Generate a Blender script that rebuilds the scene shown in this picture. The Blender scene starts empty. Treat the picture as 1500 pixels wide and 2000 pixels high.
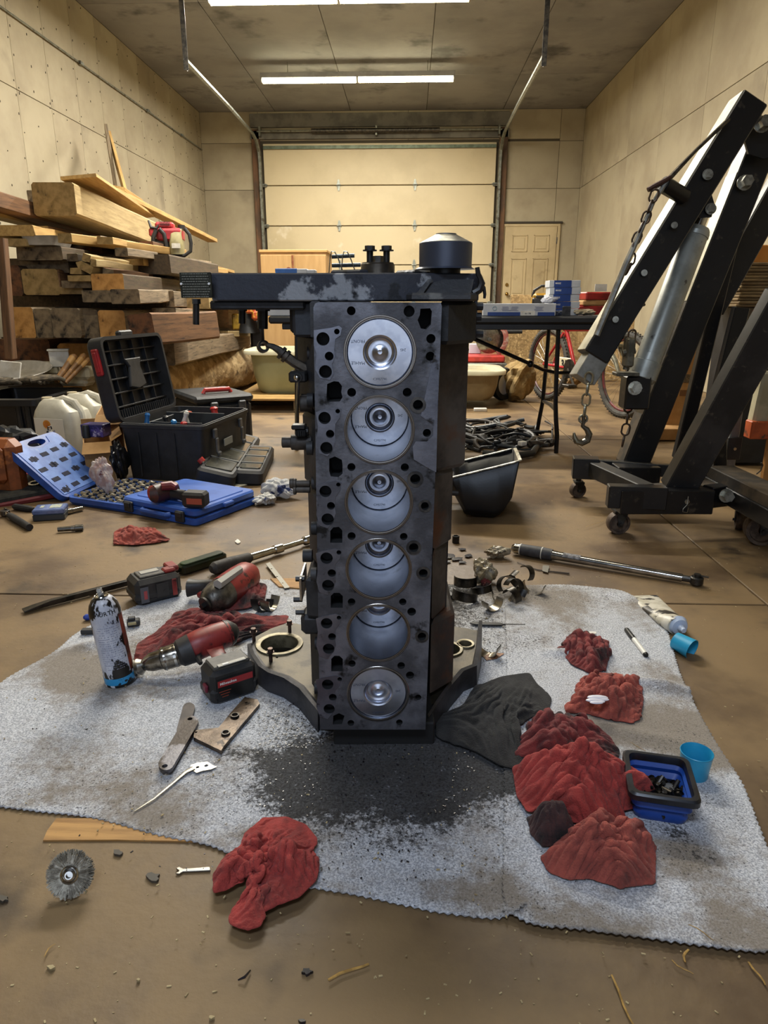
import bpy, bmesh, math, random
import numpy as np
from mathutils import Vector, Matrix, Euler
from mathutils.geometry import delaunay_2d_cdt

SC = bpy.context.scene
COL = SC.collection
PI = math.pi
R = math.radians

# ------------------------------------------------------------------ camera
FPX, CAMH, PITCH, YAW = 1340.0, 0.80, R(16.93), R(2.04)
cam_data = bpy.data.cameras.new('camera')
cam_data.sensor_fit = 'HORIZONTAL'
cam_data.sensor_width = 36.0
cam_data.lens = FPX / 1500.0 * 36.0
cam_data.clip_start = 0.02
cam = bpy.data.objects.new('camera', cam_data)
COL.objects.link(cam)
cam.location = (0, 0, CAMH)
cam.rotation_euler = Euler((PI / 2 - PITCH, 0, YAW), 'XYZ')
SC.camera = cam

# ------------------------------------------------------------------ world, lights, exposure
world = bpy.data.worlds.new('world')
SC.world = world
world.use_nodes = True
world.node_tree.nodes['Background'].inputs[0].default_value = (0.75, 0.8, 0.9, 1)
world.node_tree.nodes['Background'].inputs[1].default_value = 0.1
SC.view_settings.view_transform = 'Standard'
SC.view_settings.look = 'None'
SC.view_settings.gamma = 1.0
SC.view_settings.exposure = 0.12
SC.view_settings.use_curve_mapping = False
SC.cycles.use_denoising = True
SC.cycles.max_bounces = 7
SC.cycles.diffuse_bounces = 4
SC.cycles.glossy_bounces = 4
SC.cycles.sample_clamp_indirect = 4.0
SC.cycles.caustics_reflective = False
SC.cycles.caustics_refractive = False


def area_light(name, loc, rot, sx, sy, power, col):
    d = bpy.data.lights.new(name, 'AREA')
    d.shape = 'RECTANGLE'
    d.size, d.size_y, d.energy, d.color = sx, sy, power, col
    o = bpy.data.objects.new(name, d)
    COL.objects.link(o)
    o.location = loc
    o.rotation_euler = rot
    return o


WARM = (1.0, 0.955, 0.87)
COOL = (0.68, 0.80, 1.0)
FIX_Y = [10.05, 7.6, 5.15, 2.7]
for fy, fp in zip(FIX_Y, (150, 170, 205, 28)):
    area_light('ceiling_lamp_light', (-0.7, fy, 3.47), (0, 0, 0), 2.4, 0.16, fp, WARM)
# unseen cool fill light added behind the photographer, a work lamp hangs above him
area_light('rear_cool_fill', (-0.2, -3.6, 1.7), (R(84), 0, 0), 3.6, 2.6, 38, COOL)
area_light('work_lamp_light', (-0.25, -0.35, 2.3), (R(26), 0, 0), 0.9, 0.35, 27, COOL)


# ------------------------------------------------------------------ measuring helpers
def ray(px, py):
    u = (px - 750.0) / FPX
    v = (1000.0 - py) / FPX
    x, y, z = u, math.cos(PITCH) + v * math.sin(PITCH), -math.sin(PITCH) + v * math.cos(PITCH)
    c, s = math.cos(YAW), math.sin(YAW)
    return Vector((c * x - s * y, s * x + c * y, z))


CAMP = Vector((0, 0, CAMH))


def G(px, py, z=0.0):
    d = ray(px, py)
    return CAMP + d * ((z - CAMH) / d.z)


def AY(px, py, Y):
    d = ray(px, py)
    return CAMP + d * (Y / d.y)


def AX(px, py, X):
    d = ray(px, py)
    return CAMP + d * (X / d.x)


# ------------------------------------------------------------------ materials
def lin(c):
    if isinstance(c, str):
        c = tuple(int(c[i:i + 2], 16) / 255 for i in (0, 2, 4))
    return tuple((x / 12.92 if x <= 0.04045 else ((x + 0.055) / 1.055) ** 2.4) for x in c) + (1.0,)


MATS = {}


def mat(name, c1, c2=None, scale=8.0, lo=0.4, hi=0.6, detail=5, c3=None, s3=30.0, lo3=0.58, hi3=0.66,
        rough=0.6, metal=0.0, bump=0.0, bs=60.0, st=(1, 1, 1), rand=0.0, rrough=0.0, emis=0.0, ecol=None,
        alpha=1.0, trans=0.0, aniso=0.0, dist=0.0, coat=0.0, bdist=0.002):
    if name in MATS:
        return MATS[name]
    m = bpy.data.materials.new(name)
    m.use_nodes = True
    nt = m.node_tree
    N, L = nt.nodes, nt.links
    b = N['Principled BSDF']
    b.inputs['Roughness'].default_value = rough
    b.inputs['Metallic'].default_value = metal
    b.inputs['Base Color'].default_value = lin(c1)
    if coat:
        b.inputs['Coat Weight'].default_value = coat
        b.inputs['Coat Roughness'].default_value = 0.15
    if trans:
        b.inputs['Transmission Weight'].default_value = trans
    if alpha < 1:
        b.inputs['Alpha'].default_value = alpha
    if emis:
        b.inputs['Emission Color'].default_value = lin(ecol or c1)
        b.inputs['Emission Strength'].default_value = emis
    tc = N.new('ShaderNodeTexCoord')
    mp = N.new('ShaderNodeMapping')
    mp.inputs['Scale'].default_value = st
    L.new(tc.outputs['Object'], mp.inputs['Vector'])
    if rand:
        oi = N.new('ShaderNodeObjectInfo')
        mu = N.new('ShaderNodeVectorMath'); mu.operation = 'SCALE'
        mu.inputs[0].default_value = (13.1, 7.7, 9.3)
        L.new(oi.outputs['Random'], mu.inputs['Scale'])
        L.new(mu.outputs[0], mp.inputs['Location'])

    def noise(sc, det=5, di=0.0):
        n = N.new('ShaderNodeTexNoise')
        n.inputs['Scale'].default_value = sc
        n.inputs['Detail'].default_value = det
        n.inputs['Roughness'].default_value = 0.6
        n.inputs['Distortion'].default_value = di
        L.new(mp.outputs[0], n.inputs['Vector'])
        return n

    def ramp(src, lo_, hi_):
        r = N.new('ShaderNodeMapRange')
        r.interpolation_type = 'SMOOTHSTEP'
        r.inputs['From Min'].default_value = lo_
        r.inputs['From Max'].default_value = hi_
        L.new(src, r.inputs['Value'])
        return r

    def mix(fac, a, bcol):
        x = N.new('ShaderNodeMix'); x.data_type = 'RGBA'
        L.new(fac, x.inputs['Factor'])
        if isinstance(a, tuple): x.inputs['A'].default_value = a
        else: L.new(a, x.inputs['A'])
        if isinstance(bcol, tuple): x.inputs['B'].default_value = bcol
        else: L.new(bcol, x.inputs['B'])
        return x.outputs['Result']
    colr = None
    if c2 is not None:
        n1 = noise(scale, detail, dist)
        r1 = ramp(n1.outputs['Fac'], lo, hi)
        colr = mix(r1.outputs[0], lin(c1), lin(c2))
        if rrough:
            rr = N.new('ShaderNodeMapRange')
            rr.inputs['To Min'].default_value = rough
            rr.inputs['To Max'].default_value = rough + rrough
            L.new(r1.outputs[0], rr.inputs['Value'])
            L.new(rr.outputs[0], b.inputs['Roughness'])
    if c3 is not None:
        n3 = noise(s3, 4)
        r3 = ramp(n3.outputs['Fac'], lo3, hi3)
        colr = mix(r3.outputs[0], colr if colr is not None else lin(c1), lin(c3))
    if rand and colr is not None:
        hs = N.new('ShaderNodeHueSaturation')
        mr = N.new('ShaderNodeMapRange')
        mr.inputs['To Min'].default_value = 1 - rand
        mr.inputs['To Max'].default_value = 1 + rand * 0.8
        L.new(oi.outputs['Random'], mr.inputs['Value'])
        L.new(mr.outputs[0], hs.inputs['Value'])
        L.new(colr, hs.inputs['Color'])
        colr = hs.outputs['Color']
    if colr is not None:
        L.new(colr, b.inputs['Base Color'])
    if aniso:
        b.inputs['Anisotropic'].default_value = aniso
        tn = N.new('ShaderNodeTangent'); tn.direction_type = 'RADIAL'; tn.axis = 'Z'
        L.new(tn.outputs[0], b.inputs['Tangent'])
    if bump:
        nb = noise(bs, 5)
        bp = N.new('ShaderNodeBump')
        bp.inputs['Strength'].default_value = bump
        bp.inputs['Distance'].default_value = bdist
        L.new(nb.outputs['Fac'], bp.inputs['Height'])
        L.new(bp.outputs[0], b.inputs['Normal'])
    m['_nodes'] = 1
    MATS[name] = m
    return m


# ------------------------------------------------------------------ mesh builder
class MB:
    def __init__(s):
        s.v = []; s.f = []; s.mi = []; s.cm = 0

    def add(s, vs, fs, M=None):
        o = len(s.v)
        if M is not None:
            vs = [M @ Vector(v) for v in vs]
        s.v.extend([tuple(v) for v in vs])
        for f in fs:
            s.f.append(tuple(i + o for i in f)); s.mi.append(s.cm)
        return s

    def box(s, c, d, b=0.0, M=None, rz=0.0):
        """box centred at c with full sizes d, chamfer b"""
        c = Vector(c); h = Vector(d) / 2
        RM = Matrix.Rotation(rz, 3, 'Z') if rz else None
        if b <= 0:
            vs = [Vector((sx * h.x, sy * h.y, sz * h.z)) for sx in (-1, 1) for sy in (-1, 1) for sz in (-1, 1)]
            fs = [(0, 1, 3, 2), (4, 6, 7, 5), (0, 4, 5, 1), (2, 3, 7, 6), (0, 2, 6, 4), (1, 5, 7, 3)]
        else:
            b = min(b, min(h) * 0.95)
            idx = {}; vs = []
            for a in range(3):
                for sx in (-1, 1):
                    for sy in (-1, 1):
                        for sz in (-1, 1):
                            q = [h.x - b, h.y - b, h.z - b]; q[a] = h[a]
                            idx[(a, sx, sy, sz)] = len(vs)
                            vs.append(Vector((sx * q[0], sy * q[1], sz * q[2])))
            fs = []
            def k(a, sg): return idx[(a,) + tuple(sg)]
            for a in range(3):
                o = [i for i in range(3) if i != a]
                for sa in (-1, 1):
                    q = []
                    for s1, s2 in ((-1, -1), (1, -1), (1, 1), (-1, 1)):
                        sg = [0, 0, 0]; sg[a] = sa; sg[o[0]] = s1; sg[o[1]] = s2
                        q.append(k(a, sg))
                    fs.append(tuple(q))
            for a, bb, cc in ((0, 1, 2), (0, 2, 1), (1, 2, 0)):
                for sa in (-1, 1):
                    for sb in (-1, 1):
                        q = []
                        for ax, sc in ((a, -1), (a, 1), (bb, 1), (bb, -1)):
                            sg = [0, 0, 0]; sg[a] = sa; sg[bb] = sb; sg[cc] = sc
                            q.append(k(ax, sg))
                        fs.append(tuple(q))
            for sx in (-1, 1):
                for sy in (-1, 1):
                    for sz in (-1, 1):
                        fs.append((k(0, (sx, sy, sz)), k(1, (sx, sy, sz)), k(2, (sx, sy, sz))))
        if RM is not None:
            vs = [RM @ v for v in vs]
        vs = [v + c for v in vs]
        return s.add(vs, fs, M)

    def cyl(s, p0, p1, r0, r1=None, n=16, cap=True, bev=0.0):
        p0 = Vector(p0); p1 = Vector(p1)
        if r1 is None: r1 = r0
        d = p1 - p0; L = d.length
        if L < 1e-9: return s
        q = d.to_track_quat('Z', 'Y').to_matrix().to_4x4()
        M = Matrix.Translation(p0) @ q
        if bev:
            pr = [(r0 - bev, 0), (r0, bev), (r1, L - bev), (r1 - bev, L)]
        else:
            pr = [(r0, 0), (r1, L)]
        if cap: pr = [(0, 0)] + pr + [(0, L)]
        return s.lathe(pr, n, M)

    def lathe(s, pr, n=24, M=None, a0=0.0, a1=2 * PI, squash=1.0):
        vs = []; fs = []; rows = []
        full = abs(a1 - a0 - 2 * PI) < 1e-6
        m = n if full else n + 1
        for r, z in pr:
            if r < 1e-7:
                rows.append([len(vs)] * m); vs.append((0, 0, z))
            else:
                rows.append(list(range(len(vs), len(vs) + m)))
                for i in range(m):
                    a = a0 + (a1 - a0) * i / n
                    vs.append((r * math.cos(a), r * math.sin(a) * squash, z))
        for j in range(len(pr) - 1):
            A, B = rows[j], rows[j + 1]
            for i in range(n):
                k = (i + 1) % m if full else i + 1
                q = []
                for x in (A[i], A[k], B[k], B[i]):
                    if x not in q: q.append(x)
                if len(q) > 2: fs.append(tuple(q))
        return s.add(vs, fs, M)

    def loft(s, rings, cap=True, close=False, M=None):
        vs = []; fs = []; n = len(rings[0])
        for r in rings: vs.extend(r)
        m = len(rings)
        for j in range(m if close else m - 1):
            for i in range(n):
                k = (i + 1) % n; jj = (j + 1) % m
                fs.append((j * n + i, j * n + k, jj * n + k, jj * n + i))
        if cap and not close:
            fs.append(tuple(range(n - 1, -1, -1)))
            fs.append(tuple(range((m - 1) * n, m * n)))
        return s.add(vs, fs, M)

    def tube(s, pts, r, n=8, close=False, cap=True, flat=1.0):
        P = [Vector(p) for p in pts]; m = len(P)
        rs = r if isinstance(r, (list, tuple)) else [r] * m
        T = []
        for i in range(m):
            a = P[(i - 1) % m] if (close or i > 0) else P[i]
            b = P[(i + 1) % m] if (close or i < m - 1) else P[i]
            t = (b - a)
            T.append(t.normalized() if t.length > 1e-9 else Vector((0, 0, 1)))
        up = Vector((0, 0, 1)) if abs(T[0].z) < 0.9 else Vector((1, 0, 0))
        u = (up - T[0] * up.dot(T[0])).normalized()
        rings = []
        for i in range(m):
            u = (u - T[i] * u.dot(T[i]))
            u = u.normalized() if u.length > 1e-6 else T[i].orthogonal().normalized()
            w = T[i].cross(u)
            rings.append([P[i] + (u * math.cos(2 * PI * k / n) * rs[i] * flat + w * math.sin(2 * PI * k / n) * rs[i]) for k in range(n)])
        return s.loft(rings, cap=cap, close=close)

    def prism(s, poly, z0, z1, bev=0.0, M=None):
        """poly: 2D points (CCW), extruded z0..z1, top and bottom chamfer"""
        n = len(poly)
        def ring(off, z):
            out = []
            for i in range(n):
                a = Vector(poly[i - 1]); b = Vector(poly[i]); c = Vector(poly[(i + 1) % n])
                e1 = (b - a); e2 = (c - b)
                if e1.length < 1e-9 or e2.length < 1e-9:
                    out.append((b.x, b.y, z)); continue
                n1 = Vector((e1.y, -e1.x)).normalized(); n2 = Vector((e2.y, -e2.x)).normalized()
                k = n1 + n2
                d = max(0.35, 1 + n1.dot(n2))
                p = b - k * (off / d)
                out.append((p.x, p.y, z))
            return out
        sg = 1 if area2(poly) > 0 else -1
        if bev:
            rings = [ring(bev * sg, z0), ring(0, z0 + bev), ring(0, z1 - bev), ring(bev * sg, z1)]
        else:
            rings = [ring(0, z0), ring(0, z1)]
        return s.loft(rings, M=M)

    def sphere(s, c, r, n=12, m=8, sc=(1, 1, 1)):
        pr = [(r * math.sin(PI * i / m), -r * math.cos(PI * i / m)) for i in range(m + 1)]
        pr[0] = (0, -r); pr[-1] = (0, r)
        M = Matrix.Translation(Vector(c)) @ Matrix.Diagonal((sc[0], sc[1], sc[2], 1))
        return s.lathe(pr, n, M)

    def plate(s, outer, holes, z0, z1, M=None, depth=None):
        """polygon with holes, extruded (hole walls included); depth: hole wall depth list (closed bottoms) or None for through"""
        pts = [Vector(p) for p in outer]; loops = [list(range(len(outer)))]
        for h in holes:
            loops.append(list(range(len(pts), len(pts) + len(h)))); pts += [Vector(p) for p in h]
        edges = [(l[i], l[(i + 1) % len(l)]) for l in loops for i in range(len(l))]
        ov, oe, of, *_ = delaunay_2d_cdt(pts, edges, [], 0, 1e-7)
        P = np.array([(v.x, v.y) for v in ov])
        out = np.array([(p[0], p[1]) for p in outer]); hs = [np.array([(p[0], p[1]) for p in h]) for h in holes]
        keep = []
        for f in of:
            c = P[list(f)].mean(0)
            if pip(c, out) and not any(pip(c, h) for h in hs): keep.append(tuple(f))
        nv = len(ov)
        vs = [(v.x, v.y, z1) for v in ov]; fs = list(keep)
        if depth is None:
            vs += [(v.x, v.y, z0) for v in ov]
            fs += [tuple(i + nv for i in reversed(f)) for f in keep]
        s.add(vs, fs, M)
        n = len(outer)
        s.add([(p[0], p[1], z1) for p in outer] + [(p[0], p[1], z0) for p in outer], [(i, (i + 1) % n, n + (i + 1) % n, n + i) for i in range(n)], M)
        for j, h in enumerate(holes):
            n = len(h); s.cm = 1 if depth is not None else s.cm
            zb = z0 if depth is None else z1 - depth[j]
            fs = [(i, (i + 1) % n, n + (i + 1) % n, n + i) for i in range(n)]
            if depth is not None: fs.append(tuple(range(n, 2 * n)))
            s.add([(p[0], p[1], z1) for p in h] + [(p[0], p[1], zb) for p in h], fs, M)
        if depth is not None: s.cm = 0
        return s

    def grid(s, f, nu, nv, closeu=False):
        vs = [f(i / nu, j / nv) for j in range(nv + 1) for i in range(nu + 1)]
        fs = [(j * (nu + 1) + i, j * (nu + 1) + i + 1, (j + 1) * (nu + 1) + i + 1, (j + 1) * (nu + 1) + i) for j in range(nv) for i in range(nu)]
        return s.add(vs, fs)

    def mesh(s, name, mats, ang=32, recalc=True):
        me = bpy.data.meshes.new(name)
        me.from_pydata([tuple(v) for v in s.v], [], s.f)
        if not isinstance(mats, (list, tuple)): mats = [mats]
        for m in mats: me.materials.append(m)
        if len(mats) > 1: me.polygons.foreach_set('material_index', s.mi)
        if recalc:
            bm = bmesh.new(); bm.from_mesh(me)
            bmesh.ops.recalc_face_normals(bm, faces=bm.faces)
            bm.to_mesh(me); bm.free()
        me.polygons.foreach_set('use_smooth', [True] * len(me.polygons))
        me.set_sharp_from_angle(angle=R(ang))
        me.update()
        return me


def area2(p):
    return sum(p[i - 1][0] * p[i][1] - p[i][0] * p[i - 1][1] for i in range(len(p)))


def pip(c, poly):
    x, y = c; px, py = poly[:, 0], poly[:, 1]
    qx, qy = np.roll(px, -1), np.roll(py, -1)
    cond = (py > y) != (qy > y)
    with np.errstate(divide='ignore', invalid='ignore'):
        xi = (qx - px) * (y - py) / (qy - py) + px
    return bool(np.sum(cond & (x < xi)) % 2)


def circ(cx, cy, r, n=20, ry=None, a0=0.0):
    ry = r if ry is None else ry
    return [(cx + r * math.cos(a0 + 2 * PI * i / n), cy + ry * math.sin(a0 + 2 * PI * i / n)) for i in range(n)]


def rrect(x0, y0, x1, y1, r, n=4):
    out = []
    for cx, cy, a in ((x1 - r, y0 + r, -PI / 2), (x1 - r, y1 - r, 0), (x0 + r, y1 - r, PI / 2), (x0 + r, y0 + r, PI)):
        for i in range(n + 1):
            t = a + PI / 2 * i / n
            out.append((cx + r * math.cos(t), cy + r * math.sin(t)))
    return out


def sring(c, w, h, ax='x', p=2.6, n=20):
    """superellipse ring centred c: in plane normal to ax"""
    out = []
    for i in range(n):
        t = 2 * PI * i / n
        a = math.copysign(abs(math.cos(t)) ** (2 / p), math.cos(t)) * w / 2
        b = math.copysign(abs(math.sin(t)) ** (2 / p), math.sin(t)) * h / 2
        if ax == 'x': out.append((c[0], c[1] + a, c[2] + b))
        elif ax == 'y': out.append((c[0] + a, c[1], c[2] + b))
        else: out.append((c[0] + a, c[1] + b, c[2]))
    return out


def link(o, parent=None):
    COL.objects.link(o)
    if parent is not None: o.parent = parent
    return o


def thing(name, label, cat, loc=(0, 0, 0), rz=0.0, group=None, M=None):
    o = bpy.data.objects.new(name, None)
    o.empty_display_size = 0.05
    COL.objects.link(o)
    if M is not None: o.matrix_world = M
    else:
        o.location = loc
        o.rotation_euler = rz if isinstance(rz, (tuple, list, Euler)) else (0, 0, rz)
    o['label'] = label; o['category'] = cat
    if group: o['group'] = group
    return o


def part(name, mb, m, parent, label=None, kind=None, ang=32, loc=None, rot=None, recalc=True):
    me = mb.mesh(name, m, ang, recalc) if isinstance(mb, MB) else mb
    o = bpy.data.objects.new(name, me)
    link(o, parent)
    if loc is not None: o.location = loc
    if rot is not None: o.rotation_euler = rot
    if label: o['label'] = label
    if kind: o['kind'] = kind
    return o


def solo(name, mb, m, label, cat, loc=(0, 0, 0), rz=0.0, group=None, kind=None, ang=32, M=None, recalc=True):
    me = mb.mesh(name, m, ang, recalc) if isinstance(mb, MB) else mb
    o = bpy.data.objects.new(name, me)
    COL.objects.link(o)
    if M is not None: o.matrix_world = M
    else:
        o.location = loc
        o.rotation_euler = rz if isinstance(rz, (tuple, list, Euler)) else (0, 0, rz)
    o['label'] = label; o['category'] = cat
    if group: o['group'] = group
    if kind: o['kind'] = kind
    return o


def struct(name, mb, m, parent=None, loc=None, ang=32):
    o = part(name, mb, m, parent, loc=loc, ang=ang)
    if parent is None: o['kind'] = 'structure'
    return o


def frame(p0, p1, up=(0, 0, 1)):
    """matrix at p0 with local X towards p1, local Z near up"""
    p0 = Vector(p0); x = (Vector(p1) - p0).normalized(); up = Vector(up)
    y = up.cross(x).normalized(); z = x.cross(y)
    M = Matrix((x, y, z)).transposed().to_4x4()
    return Matrix.Translation(p0) @ M


def text_mesh(txt, size, m, parent, loc, rot, name='lettering', ext=0.0003, align='CENTER', bold=0.0, sx=1.0):
    cu = bpy.data.curves.new(name, 'FONT')
    cu.body = txt; cu.size = size; cu.extrude = ext; cu.align_x = align; cu.align_y = 'CENTER'
    cu.resolution_u = 2
    if bold: cu.offset = bold
    ob = bpy.data.objects.new(name, cu)
    COL.objects.link(ob)
    dg = bpy.context.evaluated_depsgraph_get()
    me = bpy.data.meshes.new_from_object(ob.evaluated_get(dg))
    COL.objects.unlink(ob); bpy.data.objects.remove(ob)
    me.materials.clear(); me.materials.append(m)
    o = bpy.data.objects.new(name, me)
    link(o, parent)
    o.location = loc; o.rotation_euler = rot; o.scale = (sx, 1, 1)
    return o


rnd = random.Random(7)
def U(a, b): return rnd.uniform(a, b)


# common materials
steel = mat('worn_steel', '8f8d88', 'b9b6ae', 14, rough=.32, metal=1, bump=.1, bs=80)
chrome = mat('chrome', 'c9c8c4', 'a8a6a0', 30, rough=.14, metal=1)
dark_steel = mat('dark_steel', '3c3b3a', '57534d', 25, rough=.42, metal=.85, bump=.2, bs=90)
black_steel = mat('black_oxide', '191919', '2b2927', 30, rough=.42, metal=.4)
blk = mat('black_plastic', '17181a', '232426', 9, rough=.5, bump=.1, bs=150)
blk_gloss = mat('black_paint', '0d0d0f', '1b1b1c', 6, lo=.45, hi=.7, c3='3a3530', s3=60, lo3=.62, hi3=.72, rough=.33)
blk_rub = mat('black_rubber', '141414', '242322', 12, rough=.8)
white_pl = mat('white_plastic', 'dcdad2', 'c9c5b8', 7, rough=.45)
paper = mat('white_paper', 'dedbd2', 'c9c4b8', 10, rough=.8)
ink = mat('black_ink', '161616', rough=.7)
white_ink = mat('white_ink', 'e6e4de', rough=.7)
red_pl = mat('red_plastic', 'b3272a', '8e2226', 9, rough=.4)
card = mat('cardboard', 'b28a58', '9f7848', 6, rough=.85, bump=.1, bs=60)

# ================================================================== ROOM
XL, XR, YB, YF, ZC = -3.44, 2.77, 12.4, -4.0, 3.76
concrete = mat('dirty_concrete_floor', '7c6544', '57442f', 1.9, lo=.4, hi=.62, detail=9, c3='2c2219', s3=3.2, lo3=.55, hi3=.74, rough=.62, rrough=-.14, bump=.35, bs=45, bdist=.003)
wallm = mat('smoky_cream_liner_board', 'a99e84', '988c74', 1.3, lo=.35, hi=.65, detail=9, c3='857a66', s3=1.5, lo3=.55, hi3=.78, rough=.75, bump=.3, bs=160, rand=.05)
ceilm = mat('grey_ceiling_board', '96979a', '828387', 1.1, lo=.35, hi=.65, detail=8, c3='56575a', s3=1.7, lo3=.54, hi3=.74, rough=.85, bump=.1, bs=60, rand=.04)
seam = mat('dark_board_joint', '4c4436', rough=.9)

# floor with saw-cut joints: slabs are separate pieces
fl = MB(); fl.box(((XL + XR) / 2, (YB + YF) / 2, -0.106), (XR - XL + .4, YB - YF + .4, 0.2))
floor = struct('floor', fl, mat('joint_dirt', '3a2b1c', '6b5435', 20, rough=.95))
joint_y = [YF - .1, -1.2, 1.78, 4.2, 7.3, 10.0, YB + .1]
joint_x = [XL - .1, -.28 + 1.28, XR + .1]
for j in range(len(joint_y) - 1):
    for i in range(len(joint_x) - 1):
        x0, x1, y0, y1 = joint_x[i], joint_x[i + 1], joint_y[j], joint_y[j + 1]
        s_ = MB(); s_.box((0, 0, -.01), (x1 - x0 - .007, y1 - y0 - .007, .02), .002)
        o = part('concrete_slab', s_, concrete, floor, loc=((x0 + x1) / 2, (y0 + y1) / 2, 0))


def panel_wall(name, axis, fixed, a0, a1, zs, step, inward, m, nails=True, off=0.0, skip=None):
    """board-lined wall: backing plus boards as pieces, nails"""
    b = MB()
    lo, hi = min(a0, a1), max(a0, a1)
    if skip is None:
        rects = [(lo, hi, 0, ZC)]
    else:
        sx0, sx1, sz = skip
        rects = [(lo, sx0, 0, ZC), (sx1, hi, 0, ZC), (sx0, sx1, sz, ZC)]
    for (p, q, z0, z1) in rects:
        if z1 == ZC: z1 = ZC + .14
        p -= .1 * (p == lo); q += .1 * (q == hi)
        c = (fixed - inward * .06, (p + q) / 2, (z0 + z1) / 2) if axis == 'x' else ((p + q) / 2, fixed - inward * .06, (z0 + z1) / 2)
        d = (.1, q - p, z1 - z0) if axis == 'x' else (q - p, .1, z1 - z0)
        b.box(c, d)
    w = struct(name, b, seam)
    nb = MB()
    a = lo + off
    cuts = [lo]
    while a < hi - .02:
        if a > lo + .05: cuts.append(a)
        a += step
    cuts.append(hi)
    for k in range(len(cuts) - 1):
        for z0, z1 in zip(zs[:-1], zs[1:]):
            p, q = cuts[k], cuts[k + 1]
            if skip is not None:
                sx0, sx1, sz = skip
                if z1 <= sz + .01 and q > sx0 + .01 and p < sx1 - .01:
                    if p < sx0: q = sx0
                    elif q > sx1: p = sx1
                    else: continue
                elif z0 < sz and z1 > sz and q > sx0 + .01 and p < sx1 - .01:
                    z0 = sz
            if q - p < .04: continue
            bb = MB()
            d = (.012, q - p - .006, z1 - z0 - .006) if axis == 'x' else (q - p - .006, .012, z1 - z0 - .006)
            bb.box((0, 0, 0), d, .002)
            c = (fixed - inward * .004, (p + q) / 2, (z0 + z1) / 2) if axis == 'x' else ((p + q) / 2, fixed - inward * .004, (z0 + z1) / 2)
            part('wall_board', bb, m, w, loc=c)
            if nails:
                for aa in (p + .03, (p + q) / 2, q - .03):
                    z = z0 + .05
                    while z < z1:
                        zz = z + U(-.03, .03)
                        c = (fixed + inward * .003, aa + U(-.008, .008), zz) if axis == 'x' else (aa + U(-.008, .008), fixed + inward * .003, zz)
                        nb.box(c, (.007, .007, U(.008, .02)))
                        z += U(.16, .4)
    if nails: part('nail_row', nb, seam, w, kind='stuff')
    return w


panel_wall('wall_left', 'x', XL, YF, YB, [0, 2.58, ZC], .61, 1, wallm, off=.3)
panel_wall('wall_right', 'x', XR, YF, YB, [0, 2.6, ZC], 1.22, -1, wallm, off=.45, nails=False)
GX0, GX1, GZ = -2.46, 1.42, 3.33
panel_wall('wall_back', 'y', YB, XL, XR, [0, 2.6, 3.3, ZC], 1.22, -1, wallm, off=.95, skip=(GX0, GX1, GZ), nails=False)
panel_wall('wall_front', 'y', YF, XL, XR, [0, 3.1, ZC], 1.22, 1, wallm, nails=False)
cb = MB(); cb.box(((XL + XR) / 2, (YB + YF) / 2, ZC + .06), (XR - XL + .3, YB - YF + .3, .1))
ceiling = struct('ceiling', cb, seam)
cx = [XL, -2.2, -.98, .24, 1.46, XR]
y = YF
while y < YB - .1:
    y2 = min(y + 2.44, YB)
    for i in range(len(cx) - 1):
        bb = MB(); bb.box((0, 0, 0), (cx[i + 1] - cx[i] - .008, y2 - y - .008, .012), .002)
        part('ceiling_board', bb, ceilm, ceiling, loc=((cx[i] + cx[i + 1]) / 2, (y + y2) / 2, ZC + .004))
    y = y2

# garage door (door_1): sections with hinges, tracks
doorm = mat('cream_door_skin', 'c8b894', 'bcac88', .9, detail=6, c3='d8cdb4', s3=1.6, lo3=.66, hi3=.75, rough=.5, bump=.25, bs=240, rand=.02)
gd = MB(); gd.box(((GX0 + GX1) / 2, YB + .03, GZ / 2), (GX1 - GX0, .02, GZ))
gdo = struct('door_1', gd, seam)
zs = [0.02, .50, 1.12, 1.74, 2.36, 2.98][0:0] + [.03, .19, .805, 1.42, 2.04, 2.66, 3.29]
galv = mat('galvanised_metal', '8f9289', '777a72', 18, c3='5b564c', s3=9, rough=.45, metal=.7)
for z0, z1 in zip(zs[:-1], zs[1:]):
    bb = MB(); bb.box((0, 0, 0), (GX1 - GX0 - .08, .045, z1 - z0 - .012), .006)
    bb.box((0, -.024, -(z1 - z0) / 2 + .022), (GX1 - GX0 - .08, .006, .022))
    pn = part('door_section', bb, doorm, gdo, loc=((GX0 + GX1) / 2, YB - .01, (z0 + z1) / 2))
hx = [GX0 + .04, GX0 + 1.27, GX0 + 2.53, GX1 - .04]
for z in zs[1:-1]:
    for i, x in enumerate(hx):
        h = MB()
        if i in (1, 2):
            h.prism([(-.03, -.002), (.03, -.002), (.012, .085), (-.012, .085)], 0, .005, M=Matrix.Rotation(PI / 2, 4, 'X'))
            h.prism([(-.03, .002), (-.012, -.085), (.012, -.085), (.03, .002)], 0, .005, M=Matrix.Rotation(PI / 2, 4, 'X'))
            h.cyl((-.04, -.012, 0), (.04, -.012, 0), .009, n=8)
        else:
            h.box((0, -.01, 0), (.08, .03, .05), .004); h.cyl((-.06, -.03, 0), (.06, -.03, 0), .012, n=8)
        part('hinge', h, galv, gdo, loc=(x, YB - .045, z))
th = MB(); th.box(((GX0 + GX1) / 2, YB - .05, 3.24), (GX1 - GX0 - .1, .05, .012)); th.box(((GX0 + GX1) / 2, YB - .07, 3.22), (GX1 - GX0 - .1, .01, .045))
part('top_strut', th, mat('greenish_strut', '6c7768', '55604f', 9, rough=.5, metal=.5), gdo)
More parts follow.
